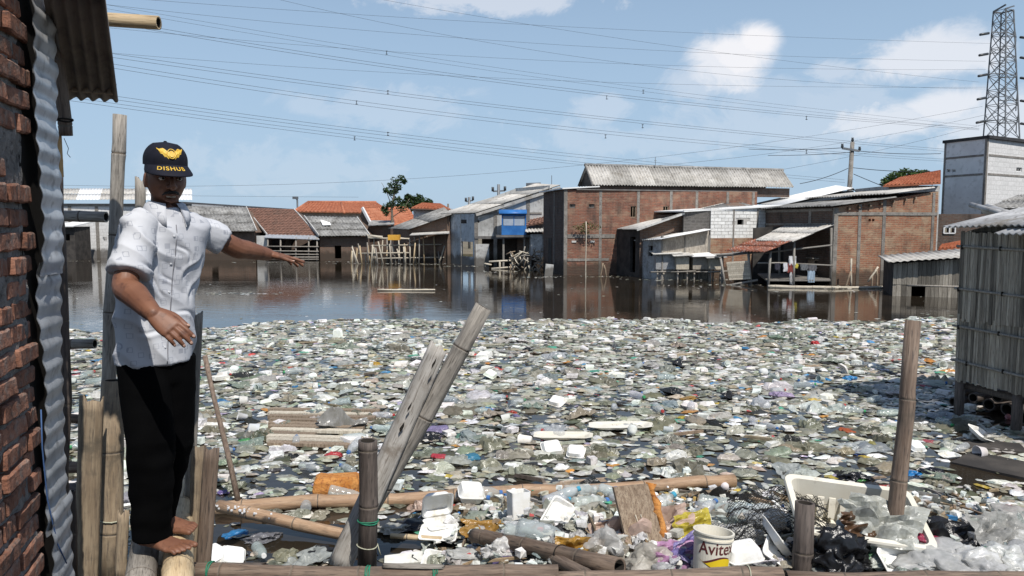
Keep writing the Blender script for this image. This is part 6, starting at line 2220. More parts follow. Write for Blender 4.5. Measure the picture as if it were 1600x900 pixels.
for a in ((682, 676, .25, (.36, .30, .52), 'crumpled violet plastic bag floating beside the leaning beam', 'film_clear'),
          (488, 648, .20, (.30, .48, .40), 'pale mint translucent bag resting on the sunken slat panel', 'film_clear'),
          (462, 606, .15, (.05, .22, .45), 'bright blue plastic bag floating above the slat panel'),
          (441, 682, .13, (.03, .14, .40), 'deep blue crumpled plastic bag at the edge of the slat panel'),
          (1274, 538, .24, (.55, .05, .05), 'red plastic bag far out in the litter field'),
          (1326, 594, .24, (.04, .28, .62), 'bright sky blue plastic bag in the litter'),
          (1292, 594, .16, (.05, .30, .62), 'smaller sky blue plastic bag beside the brighter one'),
          (1184, 636, .30, (.72, .74, .78), 'upright puffed white translucent bag in the litter', 'film_clear', 1.1),
          (985, 668, .36, (.60, .62, .62), 'large grey translucent bag lying behind the floating bamboo', 'film_clear'),
          (1068, 652, .20, (.62, .48, .05), 'flat yellow packet floating in the litter', 'film', .3),
          (1151, 672, .19, (.42, .24, .05), 'ochre sponge block floating in the litter', 'film', .5),
          (1073, 624, .26, (.45, .27, .07), 'ochre foam lump with white foam beside it', 'film', .35),
          (588, 570, .20, (.55, .34, .05), 'orange yellow packet far out beside the leaning beam', 'film', .6),
          (690, 716, .17, (.55, .07, .09), 'red crumpled bag with a white cup beside it', 'film', .6),
          (738, 716, .2, (.07, .26, .40), 'teal blue bag floating behind the long bamboo', 'film', .6),
          (722, 682, .17, (.18, .38, .30), 'green translucent bag next to the violet one', 'film_clear', .6),
          (1338, 750, .26, (.025, .025, .03), 'black bag with a green bundle in its mouth behind the tub'),
          (1345, 752, .14, (.07, .28, .07), 'green bundle inside the black bag behind the tub', 'film', .8),
          (1458, 740, .2, (.025, .025, .035), 'glossy black bag beside the leaning bamboo post'),
          (1360, 700, .24, (.45, .40, .12), 'gold tinted bag in the litter near the leaning post', 'film_clear'),
          (1343, 710, .2, (.05, .10, .33), 'dark blue packet beside the gold tinted bag', 'film', .4),
          (1446, 604, .2, (.55, .12, .16), 'pinkish red bag floating before the slat shack', 'film', .5),
          (1426, 740, .17, (.03, .25, .62), 'vivid blue bag floating by the leaning post', 'film', .5),
          (1436, 760, .16, (.12, .42, .58), 'cyan plastic bag below the vivid blue one', 'film', .4),
          (1328, 676, .19, (.50, .13, .05), 'orange red packet in the litter', 'film', .6),
          (1317, 680, .14, (.06, .30, .55), 'small blue packet tucked beside the orange red one', 'film', .5),
          (1451, 690, .17, (.5, .12, .14), 'rose red rag in the litter by the sunk board', 'film', .5),
          (806, 652, .16, (.25, .22, .42), 'dull violet packet in the middle of the litter', 'film', .7),
          (800, 645, .17, (.5, .09, .06), 'scarlet packet wrapper in the middle of the litter', 'film', .5),
          (1585, 655, .17, (.6, .3, .33), 'pink bag floating beside the raft', 'film', .8),
          (520, 712, .16, (.55, .07, .08), 'red and white wrapper below the slat panel', 'film', .7),
          (382, 690, .17, (.10, .36, .12), 'grass green bag end on a stick below the thin stake', 'film', .5),
          (498, 758, .12, (.3, .24, .42), 'faded violet bag by the trousers', 'film', .5),
          (350, 770, .16, (.24, .18, .42), 'violet bag lying next to the brown split bamboo', 'film', .5),
          (366, 836, .17, (.05, .25, .55), 'blue bag floating in the open water by the rail', 'film', .5),
          (408, 842, .24, (.22, .22, .24), 'grey and black crumpled bag floating in the open water', 'film', .5),
          (690, 780, .16, (.62, .42, .42), 'pink translucent bag caught on the long bamboo', 'film_clear', .6),
          (1130, 762, .16, (.6, .38, .38), 'pink translucent packet at the end of the long bamboo', 'film_clear', .7)):
    bag(*a)
mb = MB()
mb.loft([rrect(.34, .2, 0, .1, 3), rrect(.36, .22, .06, .1, 3), rrect(.35, .21, .12, .1, 3), rrect(.3, .17, .15, .1, 3)], sm=False)
for v in mb.v:
    v += noise.noise_vector(v * 12) * .03
o = put('rusty_foam_block', mesh_obj(mb, 'rusty_foam_block', 'rust_foam'), lit(528, 772, .03), (0, 0, .1), .95, (1, 1, 1), 'rusty orange foam block leaning on the long floating bamboo', 'foam block')

# sunken slat panel
sp = thing('slat_panel', gnd(505, 672), 'sunken panel of brown bamboo slats floating in the litter', 'panel')
for i in range(11):
    y_ = 640 + i * 5.2
    x0_, x1_ = 420 + random.uniform(-3, 3), 588 - i * 3.5 + random.uniform(-12, 6)
    if i in (4, 7):
        x1_ -= 60
    pa, pb2 = gnd(x0_, y_, .035), gnd(x1_, y_ + 2 + i * .2, .03)
    piece(sp, 'slat', random.choice(['wood_brown', 'slat_pale', 'wood_brown']), lambda mb: mb.bar(pa, pb2, .085, .03))
o = put('plastic_sheet', SHEETS['film'][1], gnd(535, 658, .09), (.1, .05, .2), (.5, .3, .7), (.36, .35, .33), 'grey crumpled sheet lying on the slat panel', 'plastic sheet')

# foam boxes near the rail
W = (.77, .77, .755)
put('foam_box', CLAMS[0], lit(688, 828, .03), (0.05, 0, .35), 1.05, W, 'open white foam clamshell box standing by the dark post', 'foam box')
put('foam_tray', TRAYS[2], lit(686, 836, .05), (.25, 0, -.1), 1.0, W, 'white foam tray in front of the open clamshell box', 'foam tray')
mb = MB()
mb.loft([rrect(.12, .10, 0, .1), rrect(.135, .115, .19, .1), rrect(.125, .105, .19, .1), rrect(.11, .09, .03, .1)], sm=False)
TALL = mesh_obj(mb, 'foam_tub', 'foam')
put('foam_tub', TALL, lit(810, 812, .0), (-.12, .05, .4), 1.0, W, 'tall white foam tub standing against the long bamboo', 'foam tub')
put('foam_tray', TRAYS[2], lit(868, 806, .07), (.9, -.7, .9), .9, W, 'white foam tray tipped on edge in the heap', 'foam tray')
put('foam_box', CLOSED[0], lit(735, 778, .05), (.2, .1, .2), 1.0, W, 'white foam box floating against the long bamboo', 'foam box')
put('foam_box', CLAMS[1], lit(900, 720, -.02), (.1, 0, 2.8), .8, W, 'white foam bowl opened wide behind the long bamboo', 'foam box')
put('foam_box', CLOSED[2], lit(860, 708, -.01), (.6, 0, .3), 1.05, W, 'round white foam bowl tipped up behind the long bamboo', 'foam box')
put('foam_tray', TRAYS[0], lit(1530, 682, .05), (.5, .3, .5), 1.4, W, 'white tray tipped up before the sunk board', 'foam tray')
put('foam_box', CLOSED[1], lit(1160, 880, .02), (.1, -.1, .15), 1.0, W, 'square white foam box beside the paint bucket', 'foam box')
put('foam_tray', TRAYS[1], lit(1405, 886, .03), (.5, 0, .1), 1.05, W, 'large white foam tray leaning at the foot of the leaning post', 'foam tray')
put('foam_tray', TRAYS[2], lit(1216, 858, .05), (.4, .9, .5), 1.35, W, 'white foam lid propped under the fishing net', 'foam tray')
put('foam_tray', TRAYS[2], lit(1232, 880, .02), (.2, .5, -.4), 1.2, W, 'white foam lid lying flat below the propped one', 'foam tray')
put('foam_box', CLOSED[0], lit(360, 876, .0), (.7, .3, .5), .8, W, 'white foam box bobbing behind the rail by the footway', 'foam box')
put('foam_block', CHUNKS[2], lit(330, 874, .03), (.3, .1, 1.2), .9, W, 'white foam corner bobbing beside the lath', 'foam block')
put('foam_block', CHUNKS[0], lit(630, 880, .0), (.2, 0, .2), .9, (.66, .66, .62), 'long pale foam slab behind the rail', 'foam block')
put('foam_tray', TRAYS[4], lit(680, 880, .0), (.3, 0, -.2), .9, W, 'white foam tray behind the rail next to the dark post', 'foam tray')
put('foam_tray', TRAYS[0], lit(970, 668, .03), (.05, 0, .05), (3.0, 1.3, 1), (.68, .66, .6), 'long cream foam board floating in the litter', 'foam tray')
put('foam_tray', TRAYS[0], lit(880, 684, .03), (.05, 0, -.03), (2.6, 1.2, 1), (.66, .63, .55), 'long beige foam board behind the round bowl', 'foam tray')

# bottles in the heap
for i, (px, py) in enumerate(((880, 778), (905, 770), (935, 772), (960, 776), (985, 778), (845, 838), (820, 842), (1150, 800), (1120, 790), (1180, 805), (1100, 800), (870, 786), (920, 790), (1030, 795), (540, 778), (755, 775))):
    put_bottle(lit(px, py, .05), (random.uniform(-.4, .4), random.uniform(-.35, .35), random.uniform(-.7, .7)), random.uniform(1.1, 1.5), jitcol((.66, .69, .69), .08), random.choice([(.05, .15, .4), (.7, .7, .7), (.05, .3, .45)]),
               'clear plastic bottle', 'drifting bottles')

# films and bags on the heap
for a in ((1000, 830, .62, (.66, .50, .42), 'large peach coloured plastic sheet spread under the grey plank', 'film', (.55, -.15, .1), .05, .8),
          (905, 862, .30, (.46, .26, .05), 'orange brown crumpled wrapper on the heap', 'film', (.9, .2, .2), .05, 1.0),
          (762, 826, .34, (.45, .26, .07), 'ochre wrapper strewn behind the hollow bamboo', 'film', (.3, .1, .2), .03, .7),
          (930, 862, .34, (.34, .31, .26), 'taupe cloth scrap on the heap by the plank', 'film', (.6, 0, 0), .03, 1.0),
          (1490, 842, .42, (.025, .025, .028), 'torn black plastic sheet draped beside the tub', 'film', (.4, .1, -.2), .06, .8),
          (1120, 780, .5, (.03, .03, .03), 'black plastic sheet strip behind the paint bucket', 'film', (.3, 0, .1), .02, .5),
          (1080, 855, .3, (.28, .24, .52), 'violet plastic wrapper draped over the bucket rim', 'film', (.9, -.3, .5), .07, .6),
          (1060, 872, .26, (.60, .34, .55), 'pink violet wrapper beside the paint bucket', 'film', (.8, .2, .3), .04, .8),
          (1085, 822, .24, (.62, .52, .08), 'yellow printed wrapper behind the paint bucket', 'film', (.7, 0, .3), .08, .8),
          (835, 826, .36, (.50, .52, .54), 'grey and white striped plastic behind the hollow bamboo', 'film', (.4, 0, .1), .03, .5),
          (1565, 832, .36, (.50, .49, .46), 'grey translucent plastic sheet draped over the heap', 'film_clear', (.6, .1, .2), .10, .9),
          (1380, 812, .40, (.55, .56, .52), 'crumpled pale plastic stuffed inside the tub', 'film', (.5, .2, -.4), .2, .8),
          (1345, 824, .3, (.16, .09, .05), 'dark brown cardboard scrap inside the tub', 'film', (.9, .3, .5), .18, .6)):
    film(*a)
for a in ((474 + 1000, 872, .34, (.74, .74, .73)), (1440, 880, .3, (.7, .7, .69)), (1520, 880, .34, (.75, .75, .74)), (1570, 884, .34, (.72, .73, .72)), (1600, 872, .3, (.7, .7, .7)), (1500, 890, .3, (.68, .68, .67)), (1545, 896, .3, (.72, .72, .72)), (1590, 848, .26, (.66, .66, .64)), (1460, 856, .24, (.62, .62, .6)), (1590, 808, .26, (.6, .58, .55))):
    o = bag(*a, 'crumpled white plastic bag heaped past the leaning post', random.choice(['film_clear', 'film']), .75, .04)
    later(o, 'plump crumpled white plastic bag', 'plastic bag', 'white bags past the leaning post')
for a in ((1302, 868, .36, (.018, .018, .02), 'bulging black rubbish bag in front of the ivory tub', 'film', 1.15, .08, 2),
          (1545, 868, .17, (.03, .38, .16), 'bright green plastic bag on the white heap', 'film_clear', .6, .08),
          (1512, 872, .13, (.03, .16, .60), 'royal blue plastic bag on the white heap', 'film_clear', .7, .08),
          (1574, 872, .10, (.22, .58, .06), 'lime green plastic bag on the white heap', 'film', .8, .08),
          (1586, 796, .16, (.50, .03, .05), 'red plastic lid showing at the edge of the heap', 'film', .6, .06),
          (735, 872, .26, (.62, .62, .60), 'white crumpled bag lying behind the rail', 'film', .6, .02),
          (786, 862, .22, (.72, .71, .70), 'white bag with a drooping handle on the hollow bamboo', 'film', 1.0, .04),
          (790, 882, .15, (.16, .12, .26), 'dark violet packet under the hollow bamboo', 'film', .8, .02),
          (757, 840, .14, (.03, .16, .5), 'blue plastic twist on the heap by the hollow bamboo', 'film', .6, .05),
          (640, 822, .2, (.03, .03, .035), 'black bag floating beside the dark post', 'film', .6, .02),
          (613, 826, .22, (.5, .5, .46), 'pale crumpled bag floating behind the dark post', 'film', .5, .02),
          (945, 850, .28, (.66, .65, .63), 'white translucent bag hanging beside the orange wrapper', 'film_clear', .9, .05),
          (1010, 872, .3, (.66, .62, .55), 'cream film heaped at the foot of the grey plank', 'film_clear', .7, .03),
          (1205, 815, .28, (.62, .63, .62), 'grey translucent film bunched against the fishing net', 'film_clear', .8, .06),
          (1430, 848, .2, (.55, .5, .45), 'torn pale wrapper at the tub corner', 'film', .6, .06),
          (1340, 868, .22, (.20, .42, .25), 'green mesh scrap under the black rubbish bag', 'film', .5, .04),
          (1445, 842, .14, (.42, .06, .12), 'crimson wrapper at the tub corner', 'film', .6, .1),
          (1255, 866, .26, (.03, .03, .03), 'black bag behind the short post', 'film', .7, .03),
          (1160, 836, .26, (.7, .7, .69), 'white crumpled bag behind the foam box', 'film', .6, .08),
          (600, 770, .2, (.55, .57, .56), 'flattened clear bag against the leaning beam', 'film_clear', .4, .0)):
    bag(*a)

HEAP = [((.76, .76, .75), 9, 'white', 'film'), ((.72, .72, .71), 5, 'milky white', 'film_clear'), ((.62, .63, .62), 6, 'pale grey', 'film_clear'), ((.5, .52, .5), 3, 'grey', 'film_clear'), ((.03, .03, .03), 3, 'black', 'film'), ((.5, .46, .38), 2, 'beige', 'film'), ((.3, .36, .38), 1, 'blue-grey', 'film'), ((.56, .4, .34), 1, 'peach', 'film'), ((.06, .2, .45), .6, 'blue', 'film'), ((.5, .1, .1), .5, 'red', 'film'), ((.5, .3, .06), .8, 'ochre', 'film'), ((.1, .35, .2), .5, 'green', 'film'), ((.35, .3, .5), .5, 'violet', 'film')]
for i in range(250):
    px, py = (random.uniform(640, 1600), random.uniform(785, 890)) if i % 2 else (random.uniform(1080, 1600), random.uniform(800, 895))
    c, _, nm_, m_ = random.choices(HEAP, [h_[1] for h_ in HEAP])[0]
    s_ = random.uniform(.06, .15)
    loc = lit(px, py, random.uniform(.0, .05))
    if open_water(loc.x, loc.y):
        continue
    if random.random() < .45:
        put('plastic_bag', random.choice(BAGS[m_]), loc, (random.uniform(-.4, .4), random.uniform(-.4, .4), random.uniform(0, 6.3)), (s_, s_ * .8, s_ * random.uniform(.5, .9)), jitcol(c, .08), f'crumpled {nm_} plastic bag on the heap', 'plastic bag', 'drifting plastic bags')
    else:
        put('plastic_sheet', random.choice(SHEETS[m_]), loc, (random.uniform(-.6, .6), random.uniform(-.5, .5), random.uniform(0, 6.3)), s_ * 1.4, jitcol(c, .08), f'creased {nm_} plastic film on the heap', 'plastic sheet', 'drifting plastic sheets')
# white plastic fish tub, tilted
def tub():
    p = lit(1322, 850, .0)
    rings = [rrect(.62, .40, 0, .14, 5), rrect(.72, .50, .235, .12, 5), rrect(.77, .55, .24, .12, 5), rrect(.78, .56, .262, .12, 5), rrect(.77, .55, .275, .12, 5), rrect(.70, .48, .272, .12, 5), rrect(.60, .38, .02, .14, 5)]
    mb = MB()
    mb.loft(rings, sm=False)
    for i in range(7):
        x = -.21 + i * .07
        mb.hexa([Vector(q) for q in ((x - .02, .155, .06), (x + .02, .155, .06), (x + .02, .205, .03), (x - .02, .205, .03), (x - .02, .215, .17), (x + .02, .215, .17), (x + .02, .235, .175), (x - .02, .235, .175))])
    me = mesh_obj(mb, 'plastic_tub', 'tub_ivory')
    o = put('plastic_tub', me, p, (.34, .10, -.12), (.90, .86, .9), (1, 1, 1), 'big ivory plastic fish tub tilted in the heap', 'tub')
    return o


tub()

# grey plank with orange foam edge
pl = thing('propped_plank', lit(1010, 876), 'short grey plank with orange foam along its edge, propped upright in the heap', 'plank')
a, b = at(1020, 888, 3.98), at(988, 758, 4.10)
ax = (b - a)
side = Vector((1, .15, .05)).normalized()
nrm_ = side.cross(ax.normalized())
mb = MB()
k_ = [a - side * .115, a + side * .10, b + side * .085, b - side * .115]
mb.hexa([k_[0] + nrm_ * .02, k_[1] + nrm_ * .02, k_[1] - nrm_ * .02, k_[0] - nrm_ * .02, k_[3] + nrm_ * .02 + side * .0, k_[2] + nrm_ * .02, k_[2] - nrm_ * .02, k_[3] - nrm_ * .02])
for v in mb.v:
    pass
mb.build('board', 'wood_brown', pl)
mb = MB()
e = [k_[1].lerp(k_[2], i / 12) + side * (.018 + .01 * sin(i * 2.2)) for i in range(13)]
mb.tube(e, [.024 + .008 * sin(i * 1.7) for i in range(13)], 8)
mb.build('foam_strip', 'rust_foam', pl)
for dx in (-.01, .02):
    piece(pl, 'pale_streak', 'slat_pale', lambda mb: mb.bar(a + side * dx + ax * .05 + nrm_ * .021, a + side * (dx - .02) + ax * .65 + nrm_ * .021, .008, .004))

# paint bucket with its print
def bucket():
    base = lit(1110, 890, .03)
    t_ = thing('paint_bucket', base, 'dirty white paint bucket with brown lettering and a yellow swoosh lying in the heap', 'bucket')
    ax_ = Vector((.10, .12, 1)).normalized()
    R0, R1, Hb = .088, .098, .2
    fr = (Vector((-.12, -1, 0)) - ax_ * Vector((-.12, -1, 0)).dot(ax_)).normalized()
    rt = ax_.cross(fr) * 1.0
    if rt.x < 0:
        rt = -rt
    def S(th, h, o_=0.0):
        r = R0 + (R1 - R0) * h / Hb + o_
        return base + ax_ * h + (fr * cos(th) + rt * sin(th)) * r
    mb = MB()
    prof = [(0, -R0), (0, 0), (Hb * .82, 0), (Hb * .82, .006), (Hb * .86, .006), (Hb * .86, 0), (Hb * .96, 0), (Hb * .96, .007), (Hb, .007), (Hb, -.004), (.02, -.006)]
    mb.loft([[S(2 * pi * k / 40, h, o_) for k in range(40)] for h, o_ in prof], sm=False)
    mb.build('pail', 'tub_ivory', t_)
    # lettering
    cu = bpy.data.curves.new('word', 'FONT')
    cu.body = 'Avitex'
    cu.size = 1.0
    cu.offset = .012
    ob = bpy.data.objects.new('word', cu)
    COL.objects.link(ob)
    dg = bpy.context.evaluated_depsgraph_get()
    me = bpy.data.meshes.new_from_object(ob.evaluated_get(dg))
    bpy.data.objects.remove(ob)
    bm = bmesh.new()
    bm.from_mesh(me)
    bmesh.ops.triangulate(bm, faces=bm.faces)
    bmesh.ops.subdivide_edges(bm, edges=[e_ for e_ in bm.edges if e_.calc_length() > .25], cuts=2)
    w0 = max(v.co.x for v in bm.verts)
    sc_ = .20 / w0
    for v in bm.verts:
        x, y = v.co.x * sc_, v.co.y * sc_
        v.co = S((x - .085) / .093, .098 + y * 1.15 + x * .06, .0012) - base
    bm.to_mesh(me)
    bm.free()
    me.materials.clear()
    me.materials.append(MATS['print_brown'])
    link_mesh('lettering', me, t_)
    for nm, m_, o_, top, bot in (('swoosh', 'print_brown', .0010, lambda f: .082 - .012 * sin(f * 5.5 + .6) - .03 * (1 - f) ** 6, lambda f: .070 - .05 * sin(min(1, f * 1.25) * 1.57)),
                                 ('swoosh', 'print_yellow', .0016, lambda f: .074 - .012 * sin(f * 5.5 + .6) - .03 * (1 - f) ** 6, lambda f: .066 - .042 * sin(min(1, f * 1.25) * 1.57))):
        mb = MB()
        n_ = 22
        vs_ = []
        for i in range(n_ + 1):
            f = i / n_
            th = (-.085 + (.008 if 'yellow' in m_ else 0) + f * .17) / .093
            vs_ += [S(th, bot(f), o_), S(th, max(bot(f) + .001, top(f)), o_)]
        mb.mesh(vs_, [(2 * i, 2 * i + 2, 2 * i + 3, 2 * i + 1) for i in range(n_)])
        mb.build(nm, m_, t_)


mat('print_brown', (.10, .025, .025), rough=.6, bump=0)
mat('print_yellow', (.72, .52, .02), rough=.6, bump=0)
bucket()

# fishing net draped over the tub corner
def net():
    c = lit(1214, 824, .12)
    mb = MB()
    n_ = 26
    P = {}
    for i in range(n_ + 1):
        for j in range(n_ + 1):
            u, v = i / n_ - .5, j / n_ - .5
            p = c + Vector((u * .55 + .1 * v, v * .3 - .05 * u, .10 - .42 * v * -1 * .35 - .35 * u * u + .05 * noise.noise(Vector((u * 6, v * 6, 1)))))
            P[i, j] = p + noise.noise_vector(Vector((u * 22, v * 22, 5))) * .014
    for i in range(n_):
        for j in range(n_):
            if random.random() < .9:
                mb.tube([P[i, j], P[i + 1, j + 1]], .0018, 3, False)
            if random.random() < .9:
                mb.tube([P[i + 1, j], P[i, j + 1]], .0018, 3, False)
    mb.build('fishing_net', 'black_net', label='black fishing net bunched over the corner of the ivory tub', cat='net')


net()
# foam flecks on the second floating bamboo
mb = MB()
a, b = gnd(342, 793, .12), gnd(560, 838, .06)
for i in range(70):
    f = abs(random.gauss(0, .22))
    p = a.lerp(b, min(f, .9)) + Vector((random.uniform(-.03, .03), random.uniform(-.05, .0), random.uniform(.01, .042)))
    mb.box(p, (.012, .012, .01), Matrix.Rotation(random.random() * 3, 3, 'Z'))
mb.build('foam_flecks', 'plaster_white', label='white foam crumbs stuck on the floating bamboo', cat='foam', kind='stuff')
# poles drifting on the open water
for (x0, y0, x1, y1, r, lb) in ((590, 453, 680, 453, .03, 'pale bamboo drifting flat on the open water below the jetty'), (1200, 448, 1310, 450, .06, 'pale bamboo float along the front of the laundry porch'), (1300, 450, 1392, 449, .05, 'pale bamboo float along the front of the bare brick house')):
    a, b = gnd(x0, y0, .03), gnd(x1, y1, .03)
    bamboo('drifting_bamboo', a, b, r, r, 'slat_pale', lb, node=.6, seg=8)
for (x0, y0, x1, y1, Y, lb) in ((1330, 449, 1330, 404, 25.2, 'upright pale stake before the bare brick house'), (1319, 450, 1330, 424, 25.1, 'leaning dark stake before the bare brick house'), (1356, 436, 1372, 417, 25.2, 'pale board propped aslant on two stakes before the brick wall'), (1362, 450, 1363, 430, 25.2, 'short brown stake under the propped board'), (1371, 450, 1370, 420, 25.2, 'second brown stake holding the propped board'),
                                (938, 432, 942, 411, 29.6, 'thin stake beside the corner of the dark house'), (948, 432, 944, 414, 29.6, 'crooked thin stake in the water before the hall')):
    stick('water_stake', at(x0, y0, Y) - Vector((0, 0, .1)), at(x1, y1, Y), .035, 'slat_pale' if 'pale' in lb else 'wood_brown', lb, 'stake')

# each loose piece is told apart by what it lies beside
import re as _re
SHORT = []
for p, lb in MARKS:
    h = _re.split(r' (?:floating|resting|beside|far out|lying|in the|with|next to|behind|at the|tucked|by the|near|below|before|leaning|caught|standing|tipped|opened|bobbing|on the|spread|strewn|draped|inside|stuffed|bunched|heaped|hanging|under|showing|propped|against|tilted|end)\b', ' ' + lb)[0].strip()
    if 2 <= len(h.split()) <= 6:
        SHORT.append((p, h))
cnt = {}
for _, h in SHORT:
    cnt[h] = cnt.get(h, 0) + 1
SHORT = [(p, h) for p, h in SHORT if cnt[h] == 1]
for o, what in PENDING:
    p = o.location
    d, h = min(((q.xy - p.xy).length, h) for q, h in SHORT)
    dx = 'close to' if d < .45 else ('near' if d < 1.2 else 'a few steps from')
    o['label'] = f'{what} {dx} the {h}'
# ------------------------------------------------------------------ the man
from mathutils.bvhtree import BVHTree

mat('skin', (.155, .066, .037), (.20, .09, .052), (.105, .045, .027), scale=9, rough=.52, spec=.4, bump=.12, bscale=90, bdist=.003)
mat('trouser_black', (.0014, .0014, .0016), (.0022, .0022, .0024), scale=8, rough=.95, spec=.05, bump=.25, bscale=120, bdist=.002)
mat('cap_navy', (.008, .009, .016), (.012, .013, .022), scale=20, rough=.75, spec=.2, bump=.3, bscale=300, bdist=.001)
mat('gold_thread', (.62, .38, .03), (.72, .5, .08), (.4, .2, .02), scale=60, rough=.45, spec=.5, bump=.6, bscale=300, bdist=.002)
mat('hair_black', (.012, .011, .011), rough=.6, bump=.4, bscale=200)
mat('teeth', (.55, .5, .42), rough=.3, bump=0)
mat('lip', (.15, .06, .05), rough=.5, bump=0)
mat('eye_white', (.5, .46, .42), rough=.25, bump=0)
mat('nail', (.40, .25, .19), rough=.35, bump=0)
mat('button', (.55, .56, .58), rough=.3, bump=0)
mat('seam', (.18, .18, .20), rough=.8, bump=0)


def shirt_print(t, col, tc):
    mp = t.new('ShaderNodeMapping')
    t.put(mp.inputs['Vector'], tc)
    mp.inputs['Rotation'].default_value = (0, 0, -radians(44))
    res = col
    for sc, lo, hi, k, off in ((27, .22, .285, .6, 0), (21, .19, .235, .55, 3.3)):
        v = t.new('ShaderNodeTexVoronoi', distance='CHEBYCHEV')
        v.inputs['Scale'].default_value = sc
        v.inputs['Randomness'].default_value = .85
        m2 = t.new('ShaderNodeMapping')
        t.l.new(mp.outputs[0], m2.inputs['Vector'])
        m2.inputs['Location'].default_value = (off, off, off)
        m2.inputs['Scale'].default_value = (1, .35, 1)
        t.l.new(m2.outputs[0], v.inputs['Vector'])
        d = v.outputs['Distance']
        band = t.math('MULTIPLY', t.math('GREATER_THAN', d, lo), t.math('LESS_THAN', d, hi))
        sep = t.new('ShaderNodeSeparateColor')
        t.l.new(v.outputs['Color'], sep.inputs[0])
        band = t.math('MULTIPLY', band, t.math('GREATER_THAN', sep.outputs[0], .25))
        res = t.mix(t.math('MULTIPLY', band, k), res, (.24, .255, .30))
    return res


mat('shirt_cloth', (.47, .48, .51), (.52, .53, .555), scale=5, rough=.88, spec=.15, bump=.25, bscale=70, bdist=.003, extra=shirt_print)


def remesh(mb, voxel, smooth=4, fac=.5):
    me = bpy.data.meshes.new('tmp')
    me.from_pydata([tuple(p) for p in mb.v], [], mb.f)
    ob = bpy.data.objects.new('tmp', me)
    COL.objects.link(ob)
    r = ob.modifiers.new('r', 'REMESH')
    r.mode = 'VOXEL'
    r.voxel_size = voxel
    r.adaptivity = 0
    sm = ob.modifiers.new('s', 'SMOOTH')
    sm.factor, sm.iterations = fac, smooth
    dg = bpy.context.evaluated_depsgraph_get()
    out = bpy.data.meshes.new_from_object(ob.evaluated_get(dg))
    bpy.data.objects.remove(ob)
    out.polygons.foreach_set('use_smooth', [True] * len(out.polygons))
    return out


Fb = Vector((.72, -.69, 0)).normalized()
Rb = Vector((Fb.y, -Fb.x, 0))         # his right hand side
UZ = Vector((0, 0, 1))


def ell(c, a, b, n=28, pw=2.2):
    pts = []
    for k in range(n):
        th = 2 * pi * k / n
        cx, sy = cos(th), sin(th)
        pts.append(Vector(c) + a * (abs(cx) ** (2 / pw)) * (1 if cx > 0 else -1) + b * (abs(sy) ** (2 / pw)) * (1 if sy > 0 else -1))
    return pts


def limb(mb, pts, radii, n=16, sub=6):
    """smooth tapered limb through joints with rounded ends"""
    P = [Vector(p) for p in pts]
    path, rad = [], []
    for i in range(len(P) - 1):
        p0, p1, p2, p3 = P[max(i - 1, 0)], P[i], P[i + 1], P[min(i + 2, len(P) - 1)]
        for k in range(sub):
            t_ = k / sub
            path.append(.5 * ((2 * p1) + (p2 - p0) * t_ + (2 * p0 - 5 * p1 + 4 * p2 - p3) * t_ ** 2 + (3 * p1 - p0 - 3 * p2 + p3) * t_ ** 3))
            rad.append(radii[i] + (radii[i + 1] - radii[i]) * t_)
    path.append(P[-1])
    rad.append(radii[-1])
    d0, d1 = (path[0] - path[1]).normalized(), (path[-1] - path[-2]).normalized()
    h = [path[0] + d0 * rad[0] * q for q in (.95, .8, .5)]
    e = [path[-1] + d1 * rad[-1] * q for q in (.5, .8, .95)]
    mb.tube(h + path + e, [rad[0] * q for q in (.3, .6, .87)] + rad + [rad[-1] * q for q in (.87, .6, .3)], n)


def ellipsoid(mb, c, ax, n=14):
    """ax: three half-axis vectors"""
    rings = []
    for i in range(1, n):
        ph = pi * i / n
        rings.append([Vector(c) + ax[0] * sin(ph) * cos(2 * pi * k / 18) + ax[1] * sin(ph) * sin(2 * pi * k / 18) + ax[2] * -cos(ph) for k in range(18)])
    mb.loft(rings)


# joints
D0 = 3.2
pel, wai, che, nck = at(243, 535, D0), at(243, 475, D0), at(251, 402, D0), at(259, 333, D0)
shR, elR, wrR = at(214, 352, 3.06), at(196, 446, 2.93), at(239, 490, 2.79)
shL, elL, wrL = at(299, 350, 3.34), at(368, 387, 3.50), at(420, 398, 3.68)
SOLE = .722
toeN, heelN = gnd(292, 862, SOLE), gnd(212, 848, SOLE)
toeF, heelF = gnd(303, 831, SOLE), gnd(236, 822, SOLE)
dN, dF = (toeN - heelN).normalized(), (toeF - heelF).normalized()
heelN, heelF = toeN - dN * .245, toeF - dF * .245
ankN, ankF = heelN + dN * .06 + UZ * .075, heelF + dF * .06 + UZ * .075
hipN, hipF = pel + Rb * .066 - UZ * .02, pel - Rb * .066 - UZ * .02
kneN = at(236, 690, 3.08)
kneF = at(266, 690, 3.24)

body = MB()
# trunk
body.loft([ell(pel - UZ * .06, Rb * .12, Fb * .085), ell(pel, Rb * .125, Fb * .09), ell(wai, Rb * .125, Fb * .095), ell(che, Rb * .145, Fb * .095), ell(nck - UZ * .05, Rb * .12, Fb * .07), ell(nck, Rb * .06, Fb * .055)])
limb(body, [hipN, kneN, ankN], [.075, .056, .042])
limb(body, [hipF, kneF, ankF], [.075, .058, .042])
# arms
limb(body, [shR, (shR + elR) / 2, elR, elR.lerp(wrR, .35), wrR], [.036, .044, .050, .051, .033])
limb(body, [shL, (shL + elL) / 2, elL, elL.lerp(wrL, .35), wrL], [.036, .046, .049, .046, .030])


